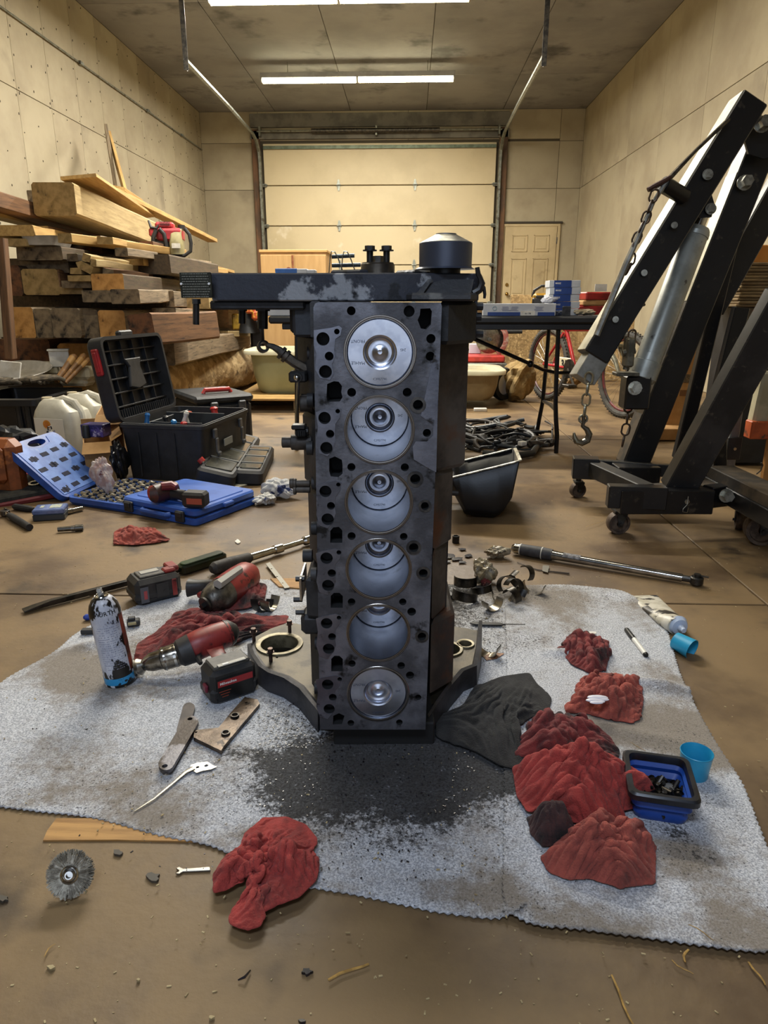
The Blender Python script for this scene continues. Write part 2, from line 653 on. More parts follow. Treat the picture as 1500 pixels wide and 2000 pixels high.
# frames around door 1: rusty brown posts, header
rust_post = mat('brown_post', '6a4b33', '4b3a2c', 6, c3='8a8578', s3=4, rough=.8, st=(1, 1, .3))
for i, (x, n) in enumerate(((GX0 - .07, 'trim_1'), (GX1 + .07, 'trim_2'))):
    b = MB(); b.box((x, YB - .03, 1.74), (.13, .07, 3.5), .006)
    struct(n, b, rust_post)
b = MB(); b.box(((GX0 + GX1) / 2, YB - .03, 3.41), (GX1 - GX0 + .3, .07, .13), .006); b.box(((GX0 + GX1) / 2, YB - .025, 3.62), (GX1 - GX0 + .3, .05, .2), .006)
struct('trim_3', b, mat('grey_header', '77746c', '5f5d57', 3, rough=.8))
# torsion spring tube over the door
sp = thing('torsion_spring_shaft', 'dark steel torsion spring shaft mounted above the cream overhead door', 'door hardware', (0, YB - .16, 3.44))
b = MB(); b.cyl((GX0 - .02, 0, 0), (GX1 + .02, 0, 0), .014, n=8); part('shaft', b, galv, sp)
b = MB(); b.cyl((-1.6, 0, 0), (.45, 0, 0), .036, n=12)
part('spring', b, dark_steel, sp)
b = MB()
for x in (GX0 + .02, -.56, GX1 - .02): b.box((x, .05, 0), (.03, .12, .14), .004)
part('bracket', b, galv, sp)

# door tracks: vertical rail, curve and long rising rail, with hangers from ceiling
for side, lab in ((-1, 'left'), (1, 'right')):
    x = GX0 - .01 if side < 0 else GX1 + .02
    tr = thing('door_track', 'galvanised overhead door track on the %s side of the cream door' % lab, 'door track', (x, 0, 0))
    path = [(0, YB - .1, .05), (0, YB - .1, 3.0), (0, YB - .14, 3.16), (0, YB - .3, 3.28), (0, YB - .55, 3.33)]
    b = MB(); b.tube(path, .028, n=6, flat=1.0); part('vertical_rail', b, galv, tr)
    xe = (-2.03 if side < 0 else 1.165) - x
    b = MB(); b.tube([(0, YB - .55, 3.33), (xe * .5, 9.5, 3.12), (xe, 7.0, 2.88)], .024, n=6); part('rising_rail', b, galv, tr)
    b = MB(); b.box((xe, 7.0, 3.28), (.045, .005, .95), .001); b.box((xe, 7.02, 3.28), (.005, .04, .95), .001)
    b.box((xe, 7.0, ZC - .02), (.1, .3, .02))
    part('hanger_strap', b, dark_steel, tr)

# white panel door in back wall (door_2)
DX0, DX1, DZ = 1.58, 2.44, 2.03
dm = mat('cream_panel_door', 'c0ad86', 'b09d78', 1.6, c3='93815f', s3=4, lo3=.6, hi3=.75, rough=.55)
b = MB(); b.box(((DX0 + DX1) / 2, YB - .015, DZ / 2), (DX1 - DX0, .035, DZ - .02), .003)
d2 = struct('door_2', b, dm)
for (u0, u1, w0, w1) in ((.14, .44, .80, .93), (.56, .86, .80, .93), (.14, .44, .45, .75), (.56, .86, .45, .75), (.14, .44, .1, .39), (.56, .86, .1, .39)):
    x0, x1 = DX0 + u0 * (DX1 - DX0), DX0 + u1 * (DX1 - DX0); z0, z1 = w0 * DZ, w1 * DZ
    b = MB()
    for (a0, a1, c0, c1) in ((x0, x1, z1 - .016, z1), (x0, x1, z0, z0 + .016), (x0, x0 + .016, z0, z1), (x1 - .016, x1, z0, z1)):
        b.box(((a0 + a1) / 2, YB - .037, (c0 + c1) / 2), (a1 - a0, .014, c1 - c0), .003)
    b.box(((x0 + x1) / 2, YB - .034, (z0 + z1) / 2), (x1 - x0 - .09, .012, z1 - z0 - .09), .004)
    part('door_panel', b, dm, d2)
b = MB(); b.cyl((DX0 + .07, YB - .03, .95), (DX0 + .07, YB - .07, .95), .012); b.sphere((DX0 + .07, YB - .09, .95), .03)
b.cyl((DX0 + .07, YB - .03, 1.1), (DX0 + .07, YB - .05, 1.1), .028)
part('door_knob', b, mat('brass', '9c7b42', rough=.3, metal=1), d2)
b = MB()
for z in (.25, 1.0, 1.8): b.cyl((DX1 + .005, YB - .035, z - .05), (DX1 + .005, YB - .035, z + .05), .01, n=8)
part('hinge', b, dark_steel, d2)
b = MB(); b.box((DX0 - .03, YB - .02, DZ / 2), (.045, .04, DZ), .004); b.box((DX1 + .03, YB - .02, DZ / 2), (.045, .04, DZ), .004); b.box(((DX0 + DX1) / 2, YB - .02, DZ + .01), (DX1 - DX0 + .1, .04, .04), .004)
struct('trim_4', b, dm)
b = MB(); b.box(((DX0 + DX1) / 2, YB - .025, DZ + .05), (DX1 - DX0 + .16, .05, .03), .004)
struct('trim_5', b, mat('dark_drip_cap', '3a332a', rough=.8))

# ceiling strip lamps
tube_m = mat('lit_tube', 'fff3c8', emis=26.0, ecol='fff0c0')
housing = mat('lamp_housing', 'a5a6aa', '95969a', 6, rough=.5)
lab = ['fluorescent strip lamp nearest the overhead door, two lit tubes end to end',
       'fluorescent strip lamp cut by the top edge, next one towards the camera']
for k, fy in enumerate(FIX_Y):
    t = thing('strip_lamp', lab[k] if k < 2 else 'fluorescent strip lamp %s' % ['above the log pile', 'above the engine hoist', 'above the photographer', 'near the front wall'][k - 2], 'ceiling lamp', (-.7, fy, 3.5), group='ceiling strip lamps')
    b = MB(); b.box((0, 0, .1), (2.5, .11, .06), .004)
    part('housing', b, housing, t)
    for s_ in (-1, 1):
        for q in (-1, 1):
            b = MB(); b.cyl((s_ * .02, q * .035, .045), (s_ * 1.235, q * .035, .045), .019, n=12)
            part('tube', b, tube_m, t)
    b = MB()
    for x in (-1.24, 0, 1.24): b.box((x, 0, .05), (.022, .12, .05), .003)
    part('lamp_holder', b, housing, t)
    for x in (-.9, .9):
        b = MB(); b.cyl((x, 0, .12), (x, 0, .26), .004, n=6); part('hanger', b, galv, t)

# conduit on the left wall
t = thing('wall_conduit', 'thin grey conduit running high along the left wall', 'conduit', (XL + .02, 0, 3.12))
b = MB(); b.cyl((0, 2, 0), (0, YB - .05, .08), .009, n=6); part('pipe', b, galv, t)
for yy in (4.2, 6.4, 8.0, 9.9, 11.3):
    b = MB(); b.box((.01, yy, .08 * (yy - 2) / 10.4), (.03, .07, .035), .004); part('clip', b, galv, t)

# ================================================================== ENGINE BLOCK
BD = 1.09
EM = Matrix.Rotation(YAW, 4, 'Z') @ Matrix.Translation((0, BD, 0))


def ED(px, py, y=0.0):
    u = (px - 750.0) / FPX; v = (1000.0 - py) / FPX
    dy = math.cos(PITCH) + v * math.sin(PITCH); dz = -math.sin(PITCH) + v * math.cos(PITCH)
    t = (BD + y) / dy
    return Vector((u * t, y, CAMH + dz * t))


def EPX(py, y=0.0):
    """metres per pixel at image row py on local plane y"""
    v = (1000.0 - py) / FPX
    return (BD + y) / (math.cos(PITCH) + v * math.sin(PITCH)) / FPX


iron = mat('oily_cast_iron', '4c4c50', '75767d', 9, lo=.42, hi=.62, detail=9, c3='1c1b1a', s3=22, lo3=.55, hi3=.66, rough=.5, metal=.5, bump=.35, bs=130, rrough=-.12)
iron_d = mat('dark_cast_iron', '2a2a2b', '403f3f', 6, lo=.4, hi=.65, detail=8, c3='40352b', s3=10, lo3=.6, hi3=.75, rough=.6, metal=.35, bump=.5, bs=90)
rusty = mat('rusty_cast_iron', '3a3532', '5a534c', 12, lo=.4, hi=.66, detail=8, c3='5f3c27', s3=8, lo3=.53, hi3=.7, rough=.75, metal=.25, bump=.7, bs=70)
machined = mat('machined_deck', '83858f', '5e6068', 9, lo=.36, hi=.62, detail=8, c3='33302e', s3=30, lo3=.6, hi3=.7, rough=.36, metal=.75, bump=.15, bs=120)
alu_d = mat('sooty_aluminium', '34363d', '8d8f92', 9, lo=.52, hi=.56, detail=9, c3='1e1f22', s3=17, lo3=.55, hi3=.62, rough=.5, metal=.5, bump=.3, bs=90)
alu = mat('stained_aluminium', '4d4638', '37322a', 9, lo=.4, hi=.62, detail=8, c3='2b261e', s3=18, lo3=.5, hi3=.68, rough=.5, metal=.55, bump=.3, bs=90)
piston_m = mat('turned_piston_crown', 'cdd1dc', 'bcc1ce', 40, rough=.27, metal=1, aniso=.75)
piston_c = mat('piston_bowl', 'c9ccd6', 'a2a6b2', 30, rough=.2, metal=1)
liner_m = mat('honed_bore_wall', 'a9adb5', '83878f', 9, lo=.4, hi=.7, c3='5a564c', s3=14, lo3=.62, hi3=.74, rough=.3, metal=1)
ringm = mat('bright_liner_edge', '8a8580', rough=.25, metal=1)
hole_d = mat('hole_shade', '131313', rough=.8)  # black stands in for the shade inside holes
mark = mat('stamped_mark', '394052', rough=.6, metal=.3)

eng = thing('engine_block', 'dark cast-iron inline six engine block standing on end on the grey mat', 'engine block', M=EM)
PX = Matrix.Rotation(PI / 2, 4, 'X')          # plate XY -> deck XZ

cyl_px = [(742, 688.5), (741, 840), (740, 981), (739.5, 1112), (739, 1236), (738.5, 1355)]
depths = [.002, .125, .125, .125, .125, .003]
bores = []
for (x, y) in cyl_px:
    p = ED(x, y); bores.append((p.x, p.z))
holes = [(686, 607, 8.5), (799, 608, 10.8), (658, 647.6, 5.3), (631, 662, 12.7), (841.6, 661.5, 9), (643, 695.6, 8.5), (840.4, 696, 9),
         (635.7, 726, 12.5), (686.8, 766.4, 8.7), (795.3, 766.4, 8.8), (816.4, 790.9, 10), (659.7, 803, 4.4), (634, 816.3, 12),
         (644.8, 847.3, 8), (833.7, 845.6, 8), (637.6, 874.9, 12), (686.3, 912.3, 8), (790.7, 912.8, 8), (811, 935.6, 10), (660.9, 946.4, 4.2),
         (635.7, 959.6, 11.7), (646.5, 987.7, 7.7), (829.6, 988.4, 8), (640, 1014, 12), (686.7, 1047, 8), (788.5, 1048, 7.5), (808, 1069.3, 9.3),
         (661.9, 1078.7, 4.6), (637.9, 1090, 12), (648, 1119, 8), (826.7, 1119, 8.6), (640.8, 1143, 11.7), (686.7, 1175.5, 7.5), (786.7, 1175.5, 7.2),
         (804, 1194.7, 8.5), (662, 1206, 4.3), (638, 1217, 11.2), (648.5, 1243, 7.5), (824, 1242.7, 8.3), (641.9, 1266.7, 11.2), (687.5, 1296, 7.2),
         (783.5, 1300, 7.5), (800.8, 1318.7, 8), (663.5, 1325.9, 4.3), (640, 1336.5, 11.2), (649.9, 1361.3, 7.5), (817, 1361.9, 6), (643, 1384, 10.7),
         (685.3, 1412, 6.6), (780, 1410.7, 6.4)]
slots = [[(821, 603), (840, 602), (843.5, 608), (841.6, 634), (832, 643.5), (822, 641.6), (815.7, 625), (820, 615)],
         [(639, 750), (652, 744.5), (661.5, 745.5), (668, 754), (666.5, 766), (669, 776), (664, 784), (640, 785), (637.5, 776)],
         [(643, 896), (654, 891.5), (667.5, 898), (669, 908), (669, 925), (661.5, 931.5), (646, 930.5), (643, 920)],
         [(645, 1037), (651, 1030), (662, 1029), (668.5, 1036), (668.5, 1060), (645, 1060)],
         [(646, 1164), (652, 1158), (663, 1158), (669.5, 1164), (669.5, 1187), (646, 1187)],
         [(647, 1287), (653, 1281), (663, 1281), (669.5, 1287), (669.5, 1311), (647, 1311)],
         [(651, 1398), (662, 1393), (673, 1398), (668, 1414), (650, 1415)]]
hl = [circ(bx, bz, .0518, 48) for bx, bz in bores]
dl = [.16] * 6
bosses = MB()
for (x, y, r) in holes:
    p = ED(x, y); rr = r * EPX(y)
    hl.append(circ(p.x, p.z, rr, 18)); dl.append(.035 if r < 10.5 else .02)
for sl in slots:
    q = [ED(a, b) for a, b in sl]
    hl.append([(v.x, v.z) for v in q][::-1]); dl.append(.05)
corner = [ED(*p) for p in ((625, 1425), (831, 1425), (863, 598), (861, 591), (622, 590), (615, 593), (612, 601))]
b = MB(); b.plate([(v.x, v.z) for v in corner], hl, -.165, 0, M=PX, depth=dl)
deck = part('cylinder_deck', b, [iron, hole_d], eng, ang=28)  # hole walls and bottoms take the black shade colour
# raised machined pads around the left water holes and the right bolt bosses
def pad(pl, holes_px, m, zt=.0012):
    q = [ED(*p) for p in pl]
    hh = []
    for (x, y, r) in holes_px:
        c = ED(x, y); hh.append(circ(c.x, c.z, r * EPX(y) * 1.02, 18))
    bb = MB(); bb.plate([(v.x, v.z) for v in q], hh, 0, zt, M=PX)
    part('gasket_land', bb, m, eng)
pad([(613, 645), (648, 640), (662, 636), (668, 641), (665, 655), (655, 662), (653, 684), (655, 697), (648, 712), (652, 730), (645, 742), (625, 738), (616, 722), (618, 690), (613, 675)],
    [(658, 647.6, 5.3), (631, 662, 12.7), (643, 695.6, 8.5), (635.7, 726, 12.5)], machined)
for dy, k in ((803, 0), (946.4, 1), (1078.7, 2), (1206, 3), (1325.9, 4)):
    hy = [h for h in holes if h[0] < 665 and dy - 4 <= h[1] <= dy + 78]
    s_ = EPX(803) / EPX(dy)
    base = [(617, 2), (630, -3), (655, -8), (667, -4), (664, 12), (655, 25), (654, 45), (656, 58), (650, 74), (640, 88), (624, 82), (618, 60), (621, 30)]
    pad([(x, dy + yy * s_) for x, yy in base], hy, machined)
q = [(866 - 4, 800), (858, 620), (850, 600), (852, 800), (851, 905), (846, 920), (832, 905), (806, 890), (806, 870), (822, 862), (845, 868)]
pad([(848, 690), (857, 700), (852, 922), (838, 915), (808, 897), (806, 872), (812, 862), (822, 862), (834, 862), (846, 850), (846, 830), (822, 812)], [], machined)
for (x, y, r) in ((816.4, 790.9, 10), (811, 935.6, 10), (808, 1069.3, 9.3), (830, 988, 8), (826.7, 1119, 8.6), (824, 1242.7, 8.3)):
    c = ED(x, y); k = EPX(y)
    bb = MB(); bb.plate(circ(c.x, c.z, r * k * 1.6, 20), [circ(c.x, c.z, r * k * 1.01, 18)], 0, .0013, M=PX); part('bolt_boss', bb, mat('boss_face', '5b5854', '3b3a3a', 40, rough=.4, metal=.7), eng)

for i, (bx, bz) in enumerate(bores):
    bb = MB()
    bb.lathe([(.0565, -.002), (.0565, .0012), (.0558, .0018), (.0542, .0018), (.0538, .0008), (.0528, .0006), (.0524, .0022), (.0515, .0022), (.0512, -.002)], 56, PX @ Matrix.Translation((bx, bz, 0)))
    part('liner_rim', bb, ringm, eng)
    bb = MB(); bb.lathe([(.0512, .001), (.0512, -.158)], 56, PX @ Matrix.Translation((bx, bz, 0)))
    part('bore_wall', bb, liner_m, eng)
    bb = MB()
    pr = [(0, -.0085), (.0035, -.0080), (.006, -.0090), (.010, -.0115), (.0145, -.0125), (.0185, -.0122), (.0215, -.0105), (.0228, -.0080), (.0232, -.0035), (.0242, -.0014), (.0266, 0), (.0495, 0), (.0508, -.0014), (.0508, -.05)]
    bb.lathe(pr, 64)
    o = part('piston', bb, piston_m, eng, loc=(bx, depths[i], bz), rot=(PI / 2, 0, 0), ang=20)
    for tx, x, y, s_ in (('FRONT', -.034, .017, .0068), ('MAHLE', -.034, -.016, .0068), ('245', .036, .004, .006), ('C3957790', 0, -.041, .0052)):
        text_mesh(tx, s_, mark, o, (x, y, .0001), (0, 0, PI if tx != 'C3957790' else 0), 'stamped_mark', ext=.00012)

# body behind deck: crankcase with ribs
b = MB()
for z0, z1, xl, xr, m_ in ((.05, .80, -.13, .105, 0),):
    b.prism([(-.115, .155), (-.14, .17), (-.145, .34), (.12, .34), (.125, .17), (.105, .155)], z0, z1, .004)
part('crankcase', b, iron_d, eng)
b = MB()
for py0, py1, hw in ((640, 905, .149), (905, 1050, .128), (1050, 1180, .12), (1180, 1320, .14)):
    z1_, z0_ = ED(740, py0, .18).z, ED(740, py1, .18).z
    b.prism([(.09, .10), (hw, .15), (hw, .33), (.09, .34)], z0_, z1_, .008)
part('side_skirt', b, rusty, eng)
b = MB()
for py0, py1, hw in ((650, 790, .150), (800, 935, .145), (945, 1080, .140), (1180, 1330, .145)):
    z1_, z0_ = ED(740, py0, .15).z, ED(740, py1, .15).z
    b.prism([(-.10, .05), (-.10, .33), (-hw, .33), (-hw, .13), (-.115, .06)], z0_, z1_, .006)
part('side_skirt', b, iron_d, eng)
b = MB()
for i in range(9):
    z = .12 + i * .075
    b = MB(); b.cyl((-.118, .03 + (i % 3) * .03, z), (-.128, .03 + (i % 3) * .03, z), .012, n=12); part('core_plug', b, iron_d, eng)
# flared right corner block
c0 = ED(862, 591); c1 = ED(940, 668, .10)
b = MB(); b.prism([(.085, .02), (.10, .015), (.15, .07), (.158, .2), (.1, .22)], c1.z, .803, .006)
b.box((.135, .085, .77), (.02, .01, .022), .002)
part('pump_mount_block', b, iron_d, eng)
b = MB(); 
for z, L_ in ((.795, .014), (.778, .012), (.75, .016)): b = MB(); b.cyl((.150, .12, z), (.153 + L_, .12, z), .007, n=10); b.cyl((.152, .12, z), (.157, .12, z), .011, n=6); part('hose_fitting', b, blk, eng)
b = MB(); a = ED(905, 612, .065)
b.cyl((a.x, .072, a.z), (a.x, .06, a.z), .011, n=16)
part('bare_boss', b, mat('bare_boss_metal', 'a79a80', '6c6353', 60, rough=.5, metal=.3), eng)

# gear housing plate on top
zb, zt = .803, ED(500, 533, .03).z
b = MB(); b.prism([(-.268, .03), (-.06, .03), (-.045, .022), (.02, .022), (.06, .03), (.15, .05), (.155, .32), (-.268, .32)], zb, zt, .002)
part('gear_housing', b, alu_d, eng)
b = MB(); b.box((-.20, .17, .797), (.15, .26, .014), .003)
b.box((-.13, .10, .775), (.032, .10, .055), .004)
part('gear_housing_lip', b, mat('grimy_black_metal', '222326', '303236', 20, rough=.6, metal=.3, bump=.4), eng)
a0 = ED(352, 531, .0); a1 = ED(411, 582, .03)
dp = part('data_plate', MB().box((0, 0, 0), (.052, .003, a0.z - a1.z), .0006), mat('etched_plate', '25261f', '33342a', 60, rough=.5, metal=.4), eng, loc=((a0.x + a1.x) / 2, .018, (a0.z + a1.z) / 2), rot=(0, 0, R(-12)))
b = MB(); rr = random.Random(3)
for j in range(10):
    x = -.022
    while x < .021:
        w = rr.uniform(.001, .004)
        b.box((x + w / 2, -.0018, .0165 - j * .0037), (w, .0004, .0012)); x += w + rr.uniform(.0006, .0014)
part('etched_lines', b, mat('etched_grey', '78766a', rough=.6), dp, kind='stuff')
for sx in (-1, 1): b = MB(); b.cyl((sx * .023, -.001, .002), (sx * .023, -.004, .002), .0018, n=8); part('rivet', b, white_ink, dp)
for px, y0, y1, r in ((383, 584, 634, .0055), (473, 598, 632, .006), (513, 598, 642, .009)):
    b = MB(); p = ED(px, y0, .12); q = ED(px, y1, .12)
    b.cyl(p, q, r, n=10); b.cyl((p.x, p.y, p.z), (p.x, p.y, p.z - .008), r * 1.35, n=6)
    part('stud', b, black_steel, eng)
p = ED(587, 600, .10); q = ED(587, 650, .10)
b = MB(); b.box((p.x, .13, (.803 + q.z) / 2), (.034, .09, .803 - q.z), .004)
b.prism([(-.115, .02), (-.115, .16), (-.098, .16), (-.098, .02)], ED(600, 660, .05).z, .803, .003)
part('engine_mount_lug', b, iron_d, eng)
# low raised castings on the housing
b = MB(); b.prism([(-.09, .14), (-.04, .11), (-.02, .12), (-.02, .2), (-.08, .22)], zt, zt + .009, .003)
b.prism([(.02, .14), (.05, .10), (.09, .12), (.09, .2), (.03, .22)], zt, zt + .008, .003)
part('gasket_ridge', b, alu_d, eng)
# crank nose hub with bolts
h0 = ED(738, 534, .14); h1 = ED(738, 513, .14)
b = MB(); b.lathe([(0, 0), (.0285, 0), (.0285, h1.z - zt - .003), (.0265, h1.z - zt - .001), (.0265, h1.z - zt), (0, h1.z - zt)], 36, Matrix.Translation((h0.x, .14, zt)))
part('crank_nose', b, mat('hub_steel', '4a443c', '6a655c', 12, rough=.35, metal=.8), eng)
for px in (722.5, 755):
    p = ED(px, 512, .13); t_ = ED(px, 480, .13); fl = ED(px, 489, .13)
    b = MB(); b.cyl((p.x, .13, h1.z - .002), (p.x, .13, t_.z - .002), .0055, n=12)
    b.cyl((p.x, .13, fl.z - .0012), (p.x, .13, fl.z + .0008), .0118, n=18); b.cyl((p.x, .13, fl.z), (p.x, .13, t_.z), .0085, n=6)
    part('hub_bolt', b, black_steel, eng)
p = ED(738, 500, .15); b = MB(); b.cyl((p.x, .15, h1.z - .001), (p.x, .15, p.z), .0092, n=6)
part('hub_bolt', b, dark_steel, eng)
# fan hub pulley on bracket
fy = .07
f0 = ED(869.5, 545, fy); f1 = ED(869.5, 526, fy); f2 = ED(869.5, 476, fy); f3 = ED(869.5, 456.5, fy)
k = EPX(500, fy); cx_ = f1.x
pulm = mat('satin_black_pulley', '454955', '4d515c', 6, rough=.4, metal=.55)
b = MB(); T_ = Matrix.Translation((cx_, fy, 0))
b.lathe([(0, f1.z), (.0485 * .98, f1.z), (51.5 * k, f1.z + .003), (51.5 * k, f2.z), (50.5 * k, f2.z + .001), (20.5 * k, f3.z - .002), (20 * k, f3.z), (17 * k, f3.z), (15 * k, f3.z - .004), (0, f3.z - .004)], 48, T_)
pu = part('fan_pulley', b, pulm, eng, ang=25)
b = MB(); b.lathe([(50.0 * k, f2.z + .0014), (20.8 * k, f3.z - .0015)], 48, T_)
part('pulley_cone', b, mat('scuffed_silver', '9c9a8e', '6f6e66', 30, rough=.35, metal=.8), pu)
b = MB(); b.cyl((cx_, fy, ED(870, 549, fy).z), (cx_, fy, f1.z), 26 * k, n=28); b.cyl((cx_, fy, f1.z - .006), (cx_, fy, f1.z), 30 * k, n=28)
part('bearing_neck', b, black_steel, eng)
g0 = ED(800, 583, .03)
zf0, zf1 = .803, ED(860, 572, .02).z
xl, xr = ED(794, 577, .01).x, ED(934, 577, .01).x
b = MB(); b.prism([(xl, .02), (xl + .008, .008), (xr - .012, .004), (xr, .02), (xr, .12), (xl + .02, .12)], zf0, zf1, .003)
zt2 = ED(870, 546, .05).z
xa, xb = ED(838, 550, .04).x, ED(930, 550, .04).x
rings = []
for z, x0_, x1_, y0_ in ((zf1 - .001, xl + .028, xr - .01, .018), (zt2, xa, xb - .004, .038)):
    rings.append([(x0_, y0_, z), (x1_, y0_, z), (x1_, .12, z), (x0_, .12, z)])
b.loft(rings)
a = ED(822, 570, .012); c = ED(842, 546, .03)
b.loft([[(a.x - .006, .012, zf1), (a.x + .004, .012, zf1), (a.x + .004, .03, zf1), (a.x - .006, .03, zf1)], [(c.x - .005, .03, zt2), (c.x + .003, .03, zt2), (c.x + .003, .05, zt2), (c.x - .005, .05, zt2)]])
part('fan_bracket', b, mat('bracket_cast', '3d3d3e', '6b6a66', 20, lo=.5, hi=.62, rough=.5, metal=.5, bump=.4, bs=120), eng)
b = MB()
pts = [ED(x, y, .03) for x, y in ((924, 573), (936, 566), (941, 553), (938, 543), (934, 535), (932, 522))]
b.tube(pts, [.006, .006, .0055, .004, .004, .0035], n=8)
pts = [ED(x, y, .04) for x, y in ((938, 553), (945, 562), (947, 575), (946, 583))]
b.tube(pts, [.003, .003, .0025, .002], n=6)
part('tensioner_lever', b, black_steel, eng)

# left side lines and stubs
b = MB()
P = [ED(*p) for p in ((600, 722, .10), (575, 708, .10), (556, 694, .10), (545, 684, .10), (533, 677, .10), (522, 674, .10))]
b.tube(P, [.0085, .0085, .0085, .0065, .005, .004], n=10)
for t0, t1 in (((561, 698), (556, 694)), ((553, 691.5), (548, 687.5))): b.cyl(ED(*t0, .10), ED(*t1, .10), .0115, n=12)
ol = part('oil_line', b, mat('brown_pipe_metal', '37322d', '5a5145', 30, rough=.45, metal=.6), eng)
b = MB(); c = ED(514, 677, .10)
b.lathe([(.0065, -.006), (.0098, -.006), (.0105, 0), (.0098, .006), (.0065, .006), (.0065, -.006)], 20, Matrix.Translation(c) @ Matrix.Rotation(R(70), 4, 'X') @ Matrix.Rotation(R(25), 4, 'Y'))
part('ring_end', b, black_steel, ol)
b = MB(); c = ED(583, 735, .08); b.box(c, (.03, .03, .018), .003); b.cyl((c.x, c.y - .02, c.z), (c.x, c.y - .015, c.z), .008, n=12)
b.cyl((c.x, .08, c.z), (-.13, .08, c.z), .009, n=10)
part('line_bracket', b, black_steel, eng)
b = MB(); b.sphere((c.x, c.y - .022, c.z), .0055); b.cyl(ED(583, 740, .07), ED(579, 826, .07), .0028, n=10)
part('linkage_rod', b, chrome, eng)
b = MB(); c = ED(584, 833, .08); b.box(c, (.024, .024, .008), .002); b.box((c.x + .004, c.y, c.z - .010), (.02, .02, .014), .003); 
for i in range(4): b.cyl((c.x - .004 + i * .004, c.y - .011, c.z - .014), (c.x - .004 + i * .004, c.y - .011, c.z - .006), .0015, n=6)
b.cyl((c.x, .08, c.z - .008), (-.13, .08, c.z - .008), .008, n=10)
part('linkage_clamp', b, black_steel, eng)
for px0, px1, y, r in ((551, 572, 864, .0095), (569, 610, 864, .0135), (586, 612, 788, .0145), (588, 612, 776, .006), (574, 606, 944, .006), (574, 606, 956, .006), (566, 574, 944, .0095), (573, 579, 944, .009), (573, 579, 956, .009)):
    p = ED(px0, y, .09); q = ED(px1, y, .09)
    b = MB(); b.cyl(p, (q.x, q.y, p.z), r, n=16, bev=.001); part('pipe_stub', b, mat('grimy_pipe', '2e2a27', '524b43', 16, rough=.6, metal=.4, bump=.3), eng)
# side cover low on the left
b = MB(); p = ED(595, 1120, .07); q = ED(625, 1198, .07)
b.prism([(p.x + .004, .05), (-.09, .04), (-.09, .16), (p.x + .004, .14)], q.z, p.z, .006)
p2_ = ED(588, 1196, .07); q2_ = ED(600, 1235, .07)
b.box(((p2_.x - .09) / 2, .08, (p2_.z + q2_.z) / 2), (-.09 - p2_.x, .05, p2_.z - q2_.z), .008)
b.cyl(ED(592, 1085, .07), ED(610, 1085, .07), .012, n=14)
part('side_cover', b, iron_d, eng)
b = MB(); p = ED(589, 1122, .07); q = ED(589, 1165, .07)
b.box((p.x, .09, (p.z + q.z) / 2), (.005, .08, p.z - q.z), .001)
part('cover_gasket_edge', b, chrome, eng)
for px, y in ((584, 1130), (580, 1170), (584, 1195)): 
    b = MB(); p = ED(px, y, .06); b.cyl((p.x - .006, p.y, p.z), (p.x + .01, p.y, p.z), .0055, n=6); part('cover_bolt', b, dark_steel, eng)

# flywheel housing lying flat under the block
zt_ = .05
def EG(px, py, z):
    v = G(px, py, z); return EM.inverted() @ v
otl = [(490, 1258), (497, 1278), (512, 1300), (530, 1312), (560, 1322), (585, 1338), (625, 1385), (640, 1388), (820, 1388), (850, 1372), (875, 1340), (900, 1310), (927, 1296), (934, 1262), (935, 1232), (905, 1226), (870, 1222), (800, 1170), (650, 1170), (606, 1226), (580, 1218), (560, 1217), (528, 1228), (500, 1243)]
ol_ = [EG(x, y, zt_) for x, y in otl]
def eh(px, py, r, n=32):
    c = EG(px, py, zt_); return circ(c.x, c.y, r, n)
b = MB(); b.plate([(v.x, v.y) for v in ol_], [eh(546, 1259, .0435), eh(873, 1269, .030), eh(909, 1259, .0155, 20), eh(876, 1240, .005, 10), eh(541, 1284, .003, 10)], .001, zt_)
part('flywheel_housing', b, [alu], eng)
b = MB(); n_ = len(ol_)
b.add([(v.x * 1.002, v.y, zt_ - .004) for v in ol_] + [(v.x * 1.002, v.y, 0) for v in ol_], [(i, (i + 1) % n_, n_ + (i + 1) % n_, n_ + i) for i in range(n_)])
b2 = MB(); cpts = [EG(x, y, zt_) for x, y in ((490, 1258), (497, 1278), (512, 1300), (530, 1312), (560, 1322), (590, 1342), (625, 1385))]
cdn = [EG(x, y, 0) for x, y in ((492, 1285), (505, 1310), (525, 1335), (550, 1345), (575, 1362), (600, 1385), (628, 1400))]
rings = []
for p, q in zip(cpts, cdn):
    d = Vector((p.x - .02, p.y - .35, 0)).normalized()
    rings.append([(p.x, p.y, zt_ + .003), (p.x + d.x * .008, p.y + d.y * .008, zt_ + .001), (p.x + d.x * .010, p.y + d.y * .010, .0), (p.x - d.x * .004, p.y - d.y * .004, .0), (p.x - d.x * .006, p.y - d.y * .006, zt_ + .001)])
b2.loft(rings); rimm = mat('dark_rim_metal', '2c2c2f', '47464a', 10, rough=.45, metal=.5, bump=.3); part('housing_rim', b2, rimm, eng); b2 = MB()
cp = [EG(x, y, zt_) for x, y in ((835, 1400), (850, 1375), (875, 1340), (900, 1310), (925, 1300), (933, 1262), (935, 1232))]
rings = []
for i, p in enumerate(cp):
    d = Vector((p.x - .02, p.y - .35, 0)).normalized(); h = .005 if i < 5 else .028
    rings.append([(p.x, p.y, zt_ + h), (p.x + d.x * .008, p.y + d.y * .008, zt_ + h - .002), (p.x + d.x * .010, p.y + d.y * .010, 0), (p.x - d.x * .004, p.y - d.y * .004, 0), (p.x - d.x * .004, p.y - d.y * .004, zt_)])
b2.loft(rings)
part('housing_rim', b2, rimm, eng)
